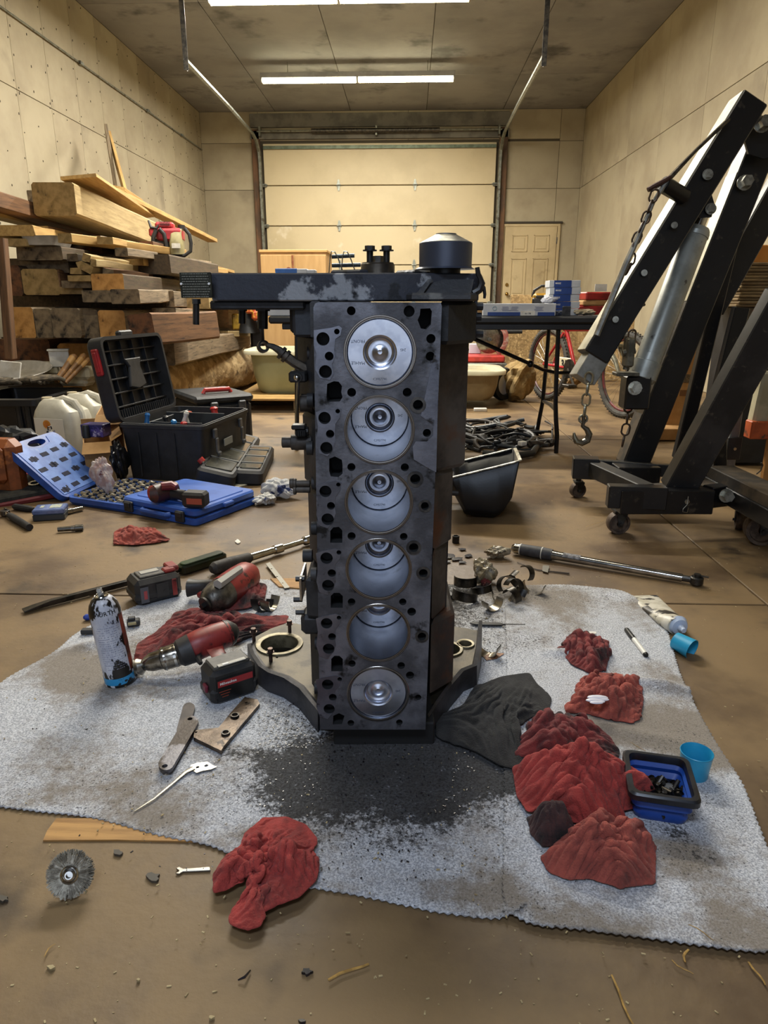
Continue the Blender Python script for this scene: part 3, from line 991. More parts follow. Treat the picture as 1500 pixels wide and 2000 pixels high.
for (hx_, hy_, rr_, w_) in ((546, 1259, .0435, .010), (909, 1259, .0155, .005), (873, 1269, .030, .006)):
    c = EG(hx_, hy_, zt_)
    b = MB(); b.lathe([(rr_ - .0008, -.03), (rr_ - .0008, .003), (rr_ + .0015, .004), (rr_ + w_, .004), (rr_ + w_ + .001, 0)], 36, Matrix.Translation((c.x, c.y, zt_)))
    part('hole_rim', b, mat('rim_aluminium', '8a8168', '5f5844', 30, rough=.45, metal=.5), eng)
for hx_, hy_, r_ in ((546, 1259, .043), (873, 1269, .03)): c = EG(hx_, hy_, zt_); b = MB(); b.cyl((c.x, c.y, .001), (c.x, c.y, .006), r_, n=30); part('hole_shade_disc', b, hole_d, eng)  # black discs stand in for the dark inside the housing holes
for px, py in ((496, 1250), (566, 1234), (529, 1290)):
    c = EG(px, py, zt_ + .002)
    b = MB(); b.cyl((c.x, c.y, zt_ - .01), (c.x, c.y, zt_ + .03), .0042, n=10); b.cyl((c.x, c.y, zt_ + .022), (c.x, c.y, zt_ + .0238), .0085, n=16); b.cyl((c.x, c.y, zt_ + .0238), (c.x, c.y, zt_ + .032), .0062, n=6)
    part('housing_bolt', b, mat('rusty_bolt', '40342f', '5f4a40', 60, rough=.45, metal=.7), eng)
b = MB(); b.box((.0, .10, .026), (.19, .16, .05), .003)
part('foot_shade_block', b, hole_d, eng)  # black block added in place of the shade under the deck

# ================================================================== ABSORBENT MAT
def vnoise(P, seed, sc):
    """smooth value noise for numpy (n,2) points"""
    rs = np.random.RandomState(seed); T = rs.rand(64, 64)
    q = P * sc + 100.0; i = np.floor(q).astype(int); f = q - i; f = f * f * (3 - 2 * f)
    a = T[i[:, 0] % 64, i[:, 1] % 64]; b = T[(i[:, 0] + 1) % 64, i[:, 1] % 64]
    c = T[i[:, 0] % 64, (i[:, 1] + 1) % 64]; d = T[(i[:, 0] + 1) % 64, (i[:, 1] + 1) % 64]
    return (a * (1 - f[:, 0]) + b * f[:, 0]) * (1 - f[:, 1]) + (c * (1 - f[:, 0]) + d * f[:, 0]) * f[:, 1]


def fbm(P, seed, sc, o=4):
    r = 0; a = .5; t = 0
    for k in range(o):
        r = r + a * vnoise(P, seed + k, sc * 2 ** k); t += a; a *= .55
    return r / t


def stain_mat(name, base, base2, stains):
    """fabric with painted-on dirt amounts held in the colour attribute 'dirt' (r brown dust, g black oil, b fibre variation)"""
    m = bpy.data.materials.new(name); m.use_nodes = True
    N, L = m.node_tree.nodes, m.node_tree.links
    b = N['Principled BSDF']; b.inputs['Roughness'].default_value = .95
    b.inputs['Sheen Weight'].default_value = .15
    at = N.new('ShaderNodeVertexColor'); at.layer_name = 'dirt'
    sp = N.new('ShaderNodeSeparateColor'); L.new(at.outputs['Color'], sp.inputs[0])
    tc = N.new('ShaderNodeTexCoord')

    def noise(sc, det=4):
        n = N.new('ShaderNodeTexNoise'); n.inputs['Scale'].default_value = sc; n.inputs['Detail'].default_value = det
        n.inputs['Roughness'].default_value = .65
        L.new(tc.outputs['Object'], n.inputs['Vector']); return n.outputs['Fac']

    def mth(op, a, bb, cl=False):
        x = N.new('ShaderNodeMath'); x.operation = op; x.use_clamp = cl
        for i, v in enumerate((a, bb)):
            if isinstance(v, (int, float)): x.inputs[i].default_value = v
            else: L.new(v, x.inputs[i])
        return x.outputs[0]

    def mixc(f, a, c):
        x = N.new('ShaderNodeMix'); x.data_type = 'RGBA'; L.new(f, x.inputs['Factor'])
        for k, v in (('A', a), ('B', c)):
            if isinstance(v, tuple): x.inputs[k].default_value = v
            else: L.new(v, x.inputs[k])
        return x.outputs['Result']

    def sm(v, lo, hi):
        r = N.new('ShaderNodeMapRange'); r.interpolation_type = 'SMOOTHSTEP'
        r.inputs['From Min'].default_value = lo; r.inputs['From Max'].default_value = hi
        L.new(v, r.inputs['Value']); return r.outputs[0]
    fib = noise(330, 5); mid = noise(60, 4); big = noise(9, 6)
    c = mixc(sm(fib, .36, .62), lin(base), lin(base2))
    dust = mth('ADD', sp.outputs['Red'], mth('MULTIPLY', mth('SUBTRACT', mid, .5), 1.3))
    dust = mth('ADD', dust, mth('MULTIPLY', mth('SUBTRACT', big, .5), 1.5))
    c = mixc(mth('MULTIPLY', sm(dust, .05, 1.1), .8), c, lin(stains[0]))
    spk = mth('ADD', mth('ADD', sp.outputs['Green'], mth('MULTIPLY', mth('SUBTRACT', big, .5), .8)), mth('MULTIPLY', mth('SUBTRACT', noise(120, 5), .5), 2.4))
    c = mixc(mth('MULTIPLY', sm(spk, .34, .95), .92), c, lin(stains[1]))
    fine = mth('ADD', mth('MULTIPLY', sp.outputs['Blue'], .16), noise(210, 3))
    c = mixc(mth('MULTIPLY', sm(fine, .66, .73), .85), c, lin(stains[1]))
    L.new(c, b.inputs['Base Color'])
    bp = N.new('ShaderNodeBump'); bp.inputs['Strength'].default_value = .7; bp.inputs['Distance'].default_value = .0015
    L.new(mth('ADD', fib, mth('MULTIPLY', mid, .7)), bp.inputs['Height']); L.new(bp.outputs[0], b.inputs['Normal'])
    return m


mat_fab = stain_mat('grey_absorbent_felt', 'd0d2d6', '8f9299', ('6e604b', '191716'))
rag_fab = None

# dirt blobs: (px, py, rx, ry in px, amount)
OIL = [(740, 1510, 240, 85, 1.1), (640, 1520, 130, 60, .9), (880, 1480, 170, 70, 1.0), (780, 1580, 110, 32, .7), (950, 1500, 80, 50, .8),
       (1010, 1250, 60, 22, .35), (900, 1130, 60, 40, .65), (890, 1200, 60, 45, .6), (560, 1400, 80, 40, .42), (1330, 1640, 26, 22, .7), (1120, 1700, 30, 20, .45), (1390, 1700, 60, 30, .4),
       (150, 1400, 18, 6, .3), (160, 1330, 20, 5, .5), (480, 1480, 60, 20, .35), (610, 1590, 70, 20, .4), (960, 1620, 40, 20, .35), (1100, 1440, 40, 15, .5), (700, 1640, 120, 30, .28), (960, 1130, 90, 26, .45), (1020, 1170, 50, 14, .4)]
DUST = [(150, 1310, 90, 40, .8), (230, 1350, 110, 30, .75), (60, 1440, 70, 50, .3), (330, 1570, 130, 60, .75), (520, 1640, 80, 22, .6), (420, 1480, 110, 40, .6), (900, 1745, 150, 34, .7),
        (1430, 1760, 90, 90, .75), (1310, 1700, 90, 40, .6), (1180, 1800, 170, 30, .55), (1350, 1450, 90, 60, .85), (1280, 1350, 90, 50, .5), (1080, 1180, 80, 34, .8), (980, 1150, 80, 30, .7),
        (1200, 1430, 100, 40, .6), (1270, 1200, 50, 30, .6), (600, 1260, 60, 30, .4), (100, 1560, 90, 24, .4), (1480, 1850, 80, 40, .7), (1100, 1560, 60, 30, .3), (260, 1260, 40, 20, .4)]


def felt_mat(name, outline_px, label, z0, seed, res=.0065, bumps=()):
    W = [G(x, y) for x, y in outline_px]
    P = []
    # ragged zigzag edge
    rs = random.Random(seed)
    for i in range(len(W)):
        a, c = W[i], W[(i + 1) % len(W)]; L_ = (c - a).length; n = max(2, int(L_ / .0055))
        d = (c - a).normalized(); nn = Vector((d.y, -d.x, 0))
        for k in range(n):
            P.append((a + (c - a) * (k / n) + nn * ((.0016 if k % 2 else -.0012) + rs.uniform(-.0008, .0008))).xy)
    # smooth the coarse outline a little
    out = np.array(P)
    K = 9
    sm_ = sum(np.roll(out, k, 0) for k in range(-K, K + 1)) / (2 * K + 1)
    zz = np.array([(.0015 if k % 2 else -.0015) for k in range(len(out))])
    t = np.roll(sm_, -1, 0) - np.roll(sm_, 1, 0); t /= np.linalg.norm(t, axis=1)[:, None] + 1e-9
    out = sm_ + np.c_[t[:, 1], -t[:, 0]] * (zz + np.array([rs.uniform(-.0007, .0007) for _ in zz]))[:, None]
    x0, y0 = out.min(0); x1, y1 = out.max(0)
    gx, gy = np.meshgrid(np.arange(x0, x1, res), np.arange(y0, y1, res))
    g = np.c_[gx.ravel(), gy.ravel()] + (np.random.RandomState(seed).rand(gx.size, 2) - .5) * res * .5
    # inside test, vectorised
    ins = np.zeros(len(g), bool)
    A = out; B = np.roll(out, -1, 0)
    for (ax, ay), (bx_, by_) in zip(A, B):
        c = (ay > g[:, 1]) != (by_ > g[:, 1])
        if by_ != ay: ins ^= c & (g[:, 0] < (bx_ - ax) * (g[:, 1] - ay) / (by_ - ay) + ax)
    # keep away from edge
    g = g[ins]
    dmin = np.full(len(g), 9.)
    for k in range(0, len(out), 2): dmin = np.minimum(dmin, np.hypot(g[:, 0] - out[k, 0], g[:, 1] - out[k, 1]))
    g = g[dmin > res * .6]
    allp = np.r_[out, g]; n = len(out)
    ov, oe, of, *_ = delaunay_2d_cdt([Vector(p) for p in allp], [(i, (i + 1) % n) for i in range(n)], [], 1, 1e-8)
    V_ = np.array([(v.x, v.y) for v in ov])
    z = z0 + .0022 * fbm(V_, seed, 9) + .004 * np.maximum(0, fbm(V_, seed + 9, 4) - .55)
    for (bx_, by_, rx, ry, h, ang) in bumps:
        c = G(bx_, by_); dx = V_[:, 0] - c.x; dy = V_[:, 1] - c.y
        u = dx * math.cos(ang) + dy * math.sin(ang); w = -dx * math.sin(ang) + dy * math.cos(ang)
        z += h * np.exp(-(u / rx) ** 2 - (w / ry) ** 2)
    me = bpy.data.meshes.new(name)
    me.from_pydata([(p[0], p[1], q) for p, q in zip(V_, z)], [], [tuple(f) for f in of])
    # dirt
    D = np.zeros((len(V_), 4), np.float32); D[:, 3] = 1
    wob = np.c_[fbm(V_, 5, 14) - .5, fbm(V_, 6, 14) - .5] * .09
    Q = V_ + wob
    for k, L_ in ((0, DUST), (1, OIL)):
        for (px, py, rx, ry, am) in L_:
            c = G(px, py); sx = (G(px + rx, py) - c).length; sy = (G(px, py + ry) - G(px, py - ry)).length / 2
            D[:, k] += am * np.exp(-np.maximum(0, ((Q[:, 0] - c.x) / sx) ** 2 + ((Q[:, 1] - c.y) / sy) ** 2) ** 1.3 * .9)
    D[:, 0] += (fbm(V_, 31, 5) - .5) * 1.6 + .24
    D[:, 1] += (fbm(V_, 41, 24) - .5) * .45 + .02
    D[:, 2] = np.clip(D[:, 1] * 1.2 + .25 + (fbm(V_, 51, 6) - .5), 0, 1)
    D = np.clip(D, 0, 1.2)
    at = me.color_attributes.new('dirt', 'FLOAT_COLOR', 'POINT')
    at.data.foreach_set('color', D.ravel())
    me.materials.append(mat_fab)
    me.polygons.foreach_set('use_smooth', [True] * len(me.polygons))
    o = bpy.data.objects.new(name, me); COL.objects.link(o)
    so = o.modifiers.new('thickness', 'SOLIDIFY'); so.thickness = .0022; so.offset = -1
    o['label'] = label; o['category'] = 'mat'
    return o


felt_mat('absorbent_mat', [(-90, 1560), (-60, 1400), (0, 1335), (50, 1306), (100, 1283), (133, 1255), (142, 1238), (160, 1232), (240, 1196), (330, 1160), (480, 1132), (600, 1140), (760, 1150), (880, 1143), (1003, 1150), (1012, 1300), (1020, 1500), (1037, 1797), (1030, 1806), (1000, 1800), (900, 1794), (800, 1775), (700, 1752), (640, 1738), (590, 1738), (500, 1716), (430, 1653), (350, 1645), (250, 1620), (180, 1598), (90, 1590), (0, 1580)],
         'big grey felt absorbent mat under the engine block, soaked with black oil', .003, 11,
         bumps=[(180, 1265, .05, .02, .014, .4), (1025, 1790, .02, .03, .01, 1.0)])
felt_mat('absorbent_mat', [(985, 1150), (1100, 1146), (1180, 1153), (1225, 1158), (1238, 1170), (1300, 1226), (1330, 1330), (1365, 1400), (1410, 1480), (1448, 1530), (1470, 1590), (1488, 1640), (1530, 1740), (1560, 1875), (1500, 1871), (1400, 1860), (1300, 1846), (1150, 1826), (1060, 1817), (1030, 1812), (985, 1811), (980, 1790), (985, 1500), (990, 1300)],
         'grey felt absorbent mat on the right under the red rags and blue tray', .0075, 23,
         bumps=[(1110, 1285, .05, .018, .016, -.15), (1290, 1350, .09, .018, .02, -.35), (1230, 1440, .10, .02, .008, -.3)])

# ================================================================== RAGS (crumpled by relaxing an oversized cloth inside its outline)
def rag_material(name, c1, c2, dirt, amt):
    m = mat(name, c1, c2, 40, lo=.36, hi=.64, detail=8, c3=dirt, s3=13, lo3=amt, hi3=amt + .2, rough=.98, bump=1.0, bs=340, bdist=.003)
    m.node_tree.nodes['Principled BSDF'].inputs['Sheen Weight'].default_value = .06
    return m


red_rag = rag_material('red_rag', 'b3443c', '93352f', '4f2a27', .55)
red_rag_dirty = rag_material('oily_red_rag', '8c3c38', '692f2d', '281e1d', .47)
red_rag_dusty = rag_material('dusty_red_rag', 'a85244', '8a4137', '4a2d26', .56)
brown_rag = rag_material('brown_soaked_rag', '4e302c', '3a2625', '1c1716', .45)
black_rag = rag_material('black_soaked_felt', '2b2a29', '1b1a19', '4a4844', .6)


def relax(outline, n, excess, h, seed, iters=140, folds=3, base=None, zmax=None, drape=None):
    """outline: world xy points (closed). returns (n,n,3) cloth"""
    rs = np.random.RandomState(seed)
    O = np.array(outline, float)
    # resample by arclength
    C = np.r_[O, O[:1]]; s = np.r_[0, np.cumsum(np.linalg.norm(np.diff(C, axis=0), axis=1))]
    m = 4 * (n - 1); t = np.linspace(0, s[-1], m, endpoint=False)
    B = np.c_[np.interp(t, s, C[:, 0]), np.interp(t, s, C[:, 1])]
    for _ in range(2): B = (np.roll(B, 1, 0) + 2 * B + np.roll(B, -1, 0)) / 4
    X = np.zeros((n, n, 3)); e = n - 1
    idx = [(0, j) for j in range(e)] + [(i, e) for i in range(e)] + [(e, e - j) for j in range(e)] + [(e - i, 0) for i in range(e)]
    ii = np.array([a for a, _ in idx]); jj = np.array([b for _, b in idx])
    X[..., :2] = B.mean(0); X[ii, jj, :2] = B
    for _ in range(500):
        X[1:-1, 1:-1, :2] = .25 * (X[2:, 1:-1, :2] + X[:-2, 1:-1, :2] + X[1:-1, 2:, :2] + X[1:-1, :-2, :2])
    area = abs(area2([tuple(p) for p in O])) / 2
    Lr = math.sqrt(area) / e * excess
    u, v = np.meshgrid(np.linspace(0, 1, n), np.linspace(0, 1, n), indexing='ij')
    edge = np.minimum(np.minimum(u, 1 - u), np.minimum(v, 1 - v)) * 2
    z = np.zeros((n, n))
    for k in range(folds):
        a = rs.uniform(0, PI); f = rs.uniform(3, 6.5); ph = rs.uniform(0, 6)
        w = (vn := fbm(np.c_[u.ravel(), v.ravel()], seed * 7 + k, 3).reshape(n, n))
        z += np.sin((u * math.cos(a) + v * math.sin(a)) * f + ph + w * 5) * (1.0 / folds)
    X[..., 2] = .003 + h * (np.sqrt(np.clip(edge, 0, 1)) * (.45 + .75 * fbm(np.c_[u.ravel(), v.ravel()], seed + 77, 3.5).reshape(n, n))) + .024 * z * edge ** .4 + rs.rand(n, n) * .0012
    X[..., 2] = np.maximum(X[..., 2], .003)
    X[..., :2] += (rs.rand(n, n, 2) - .5) * Lr * .3
    T0 = X.copy()
    st = [((1, 0), 1.0, 1.0), ((0, 1), 1.0, 1.0), ((1, 1), 1.4142, .6), ((1, -1), 1.4142, .6), ((2, 0), 2.0, .22), ((0, 2), 2.0, .22), ((4, 0), 4.0, .3), ((0, 4), 4.0, .3)]
    for it in range(iters):
        acc = np.zeros_like(X); cnt = np.zeros((n, n, 1))
        for (di, dj), L_, k_ in st:
            a = X[:n - di, max(0, -dj):n - max(0, dj)]; b_ = X[di:, max(0, dj):n - max(0, -dj)]
            d = b_ - a; l = np.linalg.norm(d, axis=2, keepdims=True) + 1e-9
            c = d * (1 - Lr * L_ / l) * .5 * k_
            if L_ >= 2.0: c = np.where(l < Lr * L_ * (.9 if L_ == 2 else .62), c, 0)
            acc[:n - di, max(0, -dj):n - max(0, dj)] += c; acc[di:, max(0, dj):n - max(0, -dj)] -= c
            cnt[:n - di, max(0, -dj):n - max(0, dj)] += k_; cnt[di:, max(0, dj):n - max(0, -dj)] += k_
        X += acc / np.maximum(cnt, 1) * 1.35
        X[..., 2] -= .00025
        # stay near outline and heap
        X[ii, jj, :2] += (B - X[ii, jj, :2]) * .35
        X[..., :2] += (T0[..., :2] - X[..., :2]) * .02
        X[..., 2] += (T0[..., 2] - X[..., 2]) * .02
        X[..., 2] = np.maximum(X[..., 2], .003)
        if it % 12 == 11:
            Y = X.copy(); Y[1:-1, 1:-1] = X[1:-1, 1:-1] * .6 + .1 * (X[2:, 1:-1] + X[:-2, 1:-1] + X[1:-1, 2:] + X[1:-1, :-2]); X = Y
    g_ = np.c_[u.ravel(), v.ravel()]; w = fbm(g_, seed + 5, 3).reshape(n, n); w2 = fbm(g_, seed + 8, 2.2).reshape(n, n)
    for k in range(3):
        a = rs.uniform(0, PI); f = rs.uniform(4.5, 8)
        X[..., 2] += .011 * (.2 + h * 16) * np.abs(np.sin((u * math.cos(a) + v * math.sin(a)) * f + w * 7 + k)) ** .6 * np.clip(edge * 2.5, 0, 1) * (w2 > .0) * np.clip((fbm(g_, seed + 20 + k, 2).reshape(n, n) - .35) * 4, 0, 1)
    return X


def rag(label, outline_px, m, seed, h=.03, excess=1.5, n=46, z=.008, name='shop_rag', cat='rag', iters=140, group=None, drape=None):
    pts = [G(x, y, .01) for x, y in outline_px]
    cx_ = sum(p.x for p in pts) / len(pts); cy_ = sum(p.y for p in pts) / len(pts)
    X = relax([(p.x - cx_, p.y - cy_) for p in pts], n, excess, h, seed, iters)
    if drape is not None: X = drape(X, cx_, cy_)
    n_ = X.shape[0]
    me = bpy.data.meshes.new(name)
    me.from_pydata([tuple(p) for p in X.reshape(-1, 3)], [], [(i * n_ + j, (i + 1) * n_ + j, (i + 1) * n_ + j + 1, i * n_ + j + 1) for i in range(n_ - 1) for j in range(n_ - 1)])
    me.materials.append(m)
    me.polygons.foreach_set('use_smooth', [True] * len(me.polygons))
    o = bpy.data.objects.new(name, me); COL.objects.link(o); o.location = (cx_, cy_, z)
    so = o.modifiers.new('thickness', 'SOLIDIFY'); so.thickness = .0022; so.offset = 1
    sb = o.modifiers.new('smooth', 'SUBSURF'); sb.levels = 1; sb.render_levels = 1
    o['label'] = label; o['category'] = cat
    if group: o['group'] = group
    return o


rag('red shop rag lying half off the mat near the front edge', [(515, 1600), (560, 1597), (598, 1612), (621, 1640), (610, 1660), (624, 1690), (618, 1722), (585, 1755), (540, 1770), (514, 1785), (510, 1812), (480, 1818), (448, 1808), (446, 1792), (470, 1765), (492, 1738), (486, 1715), (440, 1742), (418, 1745), (416, 1712), (438, 1676), (470, 1655), (478, 1630)], red_rag, 5, h=.034, excess=1.75, n=56)
rag('long dirty red rag bunched behind the cordless drill', [(262, 1290), (268, 1258), (300, 1240), (332, 1212), (340, 1198), (400, 1190), (430, 1186), (468, 1202), (462, 1222), (520, 1205), (565, 1203), (560, 1220), (500, 1240), (460, 1255), (400, 1268), (330, 1292), (290, 1300)], red_rag_dirty, 8, h=.03, excess=1.7, n=50)
rag('dark red rag under the impact wrench', [(455, 1150), (500, 1135), (520, 1150), (515, 1180), (480, 1190), (440, 1195), (430, 1180)], red_rag_dirty, 31, h=.02, excess=1.5, n=30)
rag('brick red rag alone on the bare floor near the blue cases', [(222, 1060), (222, 1038), (250, 1030), (290, 1028), (310, 1038), (332, 1052), (300, 1058), (260, 1062)], red_rag_dusty, 14, h=.03, excess=1.6, n=40, z=.001)
rag('small maroon rag ball nearest the felt-tip marker', [(1090, 1270), (1108, 1246), (1140, 1252), (1160, 1244), (1188, 1256), (1190, 1282), (1182, 1312), (1150, 1315), (1118, 1300)], red_rag_dirty, 17, h=.045, excess=1.8, n=40)
sm_rag = rag('red rag with white hand cleaner smeared on it', [(1138, 1330), (1165, 1315), (1210, 1318), (1248, 1330), (1256, 1370), (1250, 1400), (1236, 1414), (1190, 1408), (1150, 1396), (1106, 1392), (1102, 1380), (1130, 1362), (1122, 1350)], red_rag_dusty, 19, h=.04, excess=1.75, n=46)
rag('brown soaked rag at the back of the big rag heap', [(1030, 1420), (1060, 1400), (1110, 1398), (1135, 1425), (1190, 1440), (1210, 1470), (1200, 1510), (1140, 1520), (1060, 1500), (1005, 1480), (1010, 1450), (1032, 1440)], red_rag_dirty, 23, h=.045, excess=1.65)
rag('bright red rag on top of the big rag heap, corner over the blue tray', [(1002, 1510), (1040, 1490), (1080, 1475), (1130, 1468), (1175, 1500), (1215, 1512), (1245, 1510), (1262, 1530), (1292, 1535), (1285, 1560), (1250, 1582), (1215, 1590), (1222, 1612), (1180, 1630), (1130, 1612), (1080, 1590), (1028, 1592), (1008, 1560)], red_rag, 29, h=.075, excess=1.6, n=54, z=.012)
rag('brown rag folded under the left side of the big rag heap', [(1032, 1600), (1060, 1580), (1110, 1600), (1130, 1630), (1110, 1655), (1060, 1655), (1036, 1630)], brown_rag, 37, h=.04, excess=1.6, n=34)
rag('faded red rag at the front of the big rag heap', [(1058, 1680), (1090, 1640), (1140, 1620), (1200, 1610), (1250, 1605), (1268, 1630), (1280, 1670), (1280, 1728), (1240, 1732), (1210, 1735), (1150, 1718), (1105, 1720), (1070, 1705)], red_rag_dusty, 41, h=.05, excess=1.6, n=50)
rag('black oil-soaked felt scrap to the right of the engine foot', [(925, 1345), (980, 1322), (1035, 1314), (1050, 1340), (1078, 1365), (1070, 1395), (1020, 1405), (1000, 1420), (1020, 1460), (1040, 1480), (1020, 1508), (980, 1500), (930, 1470), (880, 1450), (850, 1440), (852, 1400), (900, 1385)], black_rag, 43, h=.022, excess=1.35, n=46, name='felt_scrap', cat='felt scrap')

rr0 = random.Random(3)
for px, py, w_ in ((1160, 1368, .011), (1167, 1363, .014), (1175, 1366, .010), (1165, 1372, .009), (1170, 1370, .008)):
    q_ = G(px, py, .05) - sm_rag.location
    b = MB(); b.sphere((q_.x, q_.y, .040 + w_ * .2), w_, sc=(1.5, .55, .28)); part('white_smear', b, mat('white_cream', 'd8d6de', rough=.3), sm_rag)

# ================================================================== FOREGROUND TOOLS AND BITS
tool_red = mat('tool_red', '8e2f2a', '6e2523', 18, c3='2a1d1b', s3=30, lo3=.56, hi3=.66, rough=.42)
tool_blk = mat('tool_black', '1c1b1b', '2d2a28', 22, rough=.5, bump=.15, bs=200)
alu_case = mat('dirty_silver_case', '77736a', '4e4a44', 22, lo=.4, hi=.6, rough=.38, metal=.8, c3='2a2724', s3=40)
bronze = mat('bearing_steel', '48443e', '2a2826', 30, rough=.32, metal=.9)
copperish = mat('bearing_face', '7d7566', 'a09a8c', 40, rough=.28, metal=.9)


def hexbox(base, top, mb):
    """box from 4 base points and 4 top points"""
    mb.loft([[tuple(p) for p in base], [tuple(p) for p in top]])


def rel(o, p):
    return tuple(Vector(p) - Vector(o))


# ---- spray can
c = G(236, 1328, .006)
t = thing('spray_can', 'white aerosol can splashed with black oil standing on the mat at left', 'spray can', (c.x, c.y, .006), (R(2), R(-4.5), R(8)))
can_m = mat('oil_splashed_can', 'c2c4cc', 'aeb1bc', 40, rough=.35, c3='15120f', s3=19, lo3=.505, hi3=.535, st=(1, 1, .55))
b = MB(); r = .0325
b.lathe([(0, .002), (r - .003, .002), (r, 0), (r + .0008, .003), (r, .006), (r, .172), (r - .0012, .178), (r - .004, .188), (r - .010, .198), (r - .016, .204), (.0135, .2055)], 40)
part('body', b, can_m, t)
b = MB(); b.lathe([(r + .0005, .006), (r + .0005, .022)], 40)
part('blue_band', b, mat('cyan_print', '2d8fc4', '2d8fc4', 20, c3='15120f', s3=24, lo3=.6, hi3=.63, rough=.35), t)
b = MB(); b.lathe([(r + .0006, .03), (r + .0006, .165)], 6, a0=R(-24), a1=R(2))
part('red_stripe', b, mat('brown_red_print', '8e3a26', '3a1d17', 30, rough=.4), t)
b = MB(); b.lathe([(.0128, .2035), (.0145, .2045), (.015, .2065), (.0138, .208), (.012, .2068), (.011, .205), (0, .2052)], 28)
part('valve_rim', b, chrome, t)
b = MB(); b.cyl((0, 0, .2045), (0, 0, .214), .006, n=14); b.box((-.001, 0, .219), (.010, .010, .010), .0015)
part('nozzle', b, mat('oily_nozzle', 'b9b7b0', '1b1b1b', 60, rough=.5), t)
for tx, sz, z, a in (('WÜRTH', .0125, .176, -60), ):
    for i, chh in enumerate(tx):
        an = R(-102 + i * 15.5)
        text_mesh(chh, sz, ink, t, ((r - .0008) * math.cos(an), (r - .0008) * math.sin(an), z), (PI / 2 - R(12), 0, an + PI / 2), 'lettering', bold=.0002)
b = MB(); rr = random.Random(5)
for k in range(22):
    z = .155 - k * .0052
    for q in range(14):
        an = R(-118 + q * 6.2)
        if rr.random() < .75 and (k > 1 or q > 4):
            w = R(rr.uniform(2, 5))
            b.lathe([(r + .0007, z - (.0009 if k else .0018)), (r + .0007, z + .0006)], 2, a0=an, a1=an + w)
part('fine_print', b, mat('grey_print', '8a8ca0', rough=.6), t, kind='stuff')

# ---- cordless drill with cup brush
O = G(400, 1300, 0); t = thing('cordless_drill', 'red and black cordless drill with wire cup brush lying on the mat', 'drill', (O.x, O.y, .004))
def Q(px, py, z): return rel((O.x, O.y, .004), G(px, py, z))
b = MB(); b.tube([Q(456, 1232, .075), Q(446, 1236, .074), Q(420, 1246, .071), Q(392, 1257, .066), Q(372, 1267, .06), Q(362, 1272, .057)], [.020, .030, .033, .034, .033, .026], n=18)
part('motor_housing', b, tool_red, t)
b = MB(); b.tube([Q(462, 1229, .076), Q(452, 1233, .075), Q(443, 1237, .073)], [.014, .028, .0325], n=18)
b.tube([Q(375, 1266, .0625), Q(352, 1276, .056), Q(345, 1279, .054)], [.034, .031, .024], n=18)
part('rear_cap', b, tool_blk, t)
b = MB(); b.tube([Q(352, 1276, .056), Q(345, 1279, .054), Q(318, 1287, .047), Q(316, 1287.5, .047)], [.024, .0265, .026, .02], n=22)
b.tube([Q(318, 1287, .047), Q(296, 1293, .041), Q(284, 1297, .038), Q(280, 1298, .037)], [.0225, .021, .015, .011], n=22)
part('chuck', b, mat('knurled_chuck', '5c564c', '9c968a', 30, rough=.25, metal=1, st=(1, 1, 1)), t)
b = MB(); b.tube([Q(345, 1279, .054), Q(340, 1280.5, .053)], [.0275, .0275], n=22); b.tube([Q(322, 1286, .048), Q(319, 1287, .0475)], [.0272, .0272], n=22)
part('chuck_ring', b, chrome, t)
b = MB(); b.tube([Q(283, 1297, .038), Q(264, 1303, .033)], [.005, .005], n=10); b.tube([Q(271, 1301, .034), Q(266, 1303, .032)], [.010, .018], n=20)
part('brush_shank', b, steel, t)
wire_m = mat('brush_wire', '8f8a7e', '4c4740', 90, rough=.35, metal=.9)
b = MB(); rr = random.Random(2)
A0 = Vector(Q(284, 1298, .034)); A1 = Vector(Q(266, 1305, .026)); ax = (A1 - A0).normalized(); u = ax.orthogonal().normalized(); w = ax.cross(u)
ctr = A0 + ax * .004
for k in range(420):
    a = rr.uniform(0, 2 * PI); r0 = rr.uniform(.009, .017); d = (u * math.cos(a) + w * math.sin(a))
    p0 = ctr + d * r0 * .7; p1 = ctr + ax * rr.uniform(.02, .027) + d * (r0 * 1.15 + rr.uniform(-.001, .003))
    s_ = ax.cross(d) * .00045
    b.add([p0 + s_, p0 - s_, p1 - s_, p1 + s_], [(0, 1, 2, 3)])
part('brush_wires', b, wire_m, t, kind='stuff', recalc=False)
b = MB(); b.tube([ctr, ctr + ax * .010], [.013, .0195], n=24)
part('brush_cup', b, steel, t)
b = MB()
rings = []
for (p, wd, hh) in ((Q(418, 1262, .066), .036, .042), (Q(425, 1276, .06), .030, .038), (Q(434, 1290, .055), .030, .042), (Q(440, 1302, .05), .04, .06)):
    rings.append(sring(p, wd, hh, 'z', 2.5, 14))
b.loft(rings); part('handle', b, tool_red, t)
b = MB(); b.tube([Q(392, 1274, .055), Q(386, 1286, .05), Q(392, 1296, .045)], [.009, .008, .005], n=8); part('trigger', b, tool_blk, t)
b = MB(); b.sphere(Q(372, 1278, .05), .018, sc=(1, .7, .8)); part('selector', b, tool_blk, t)
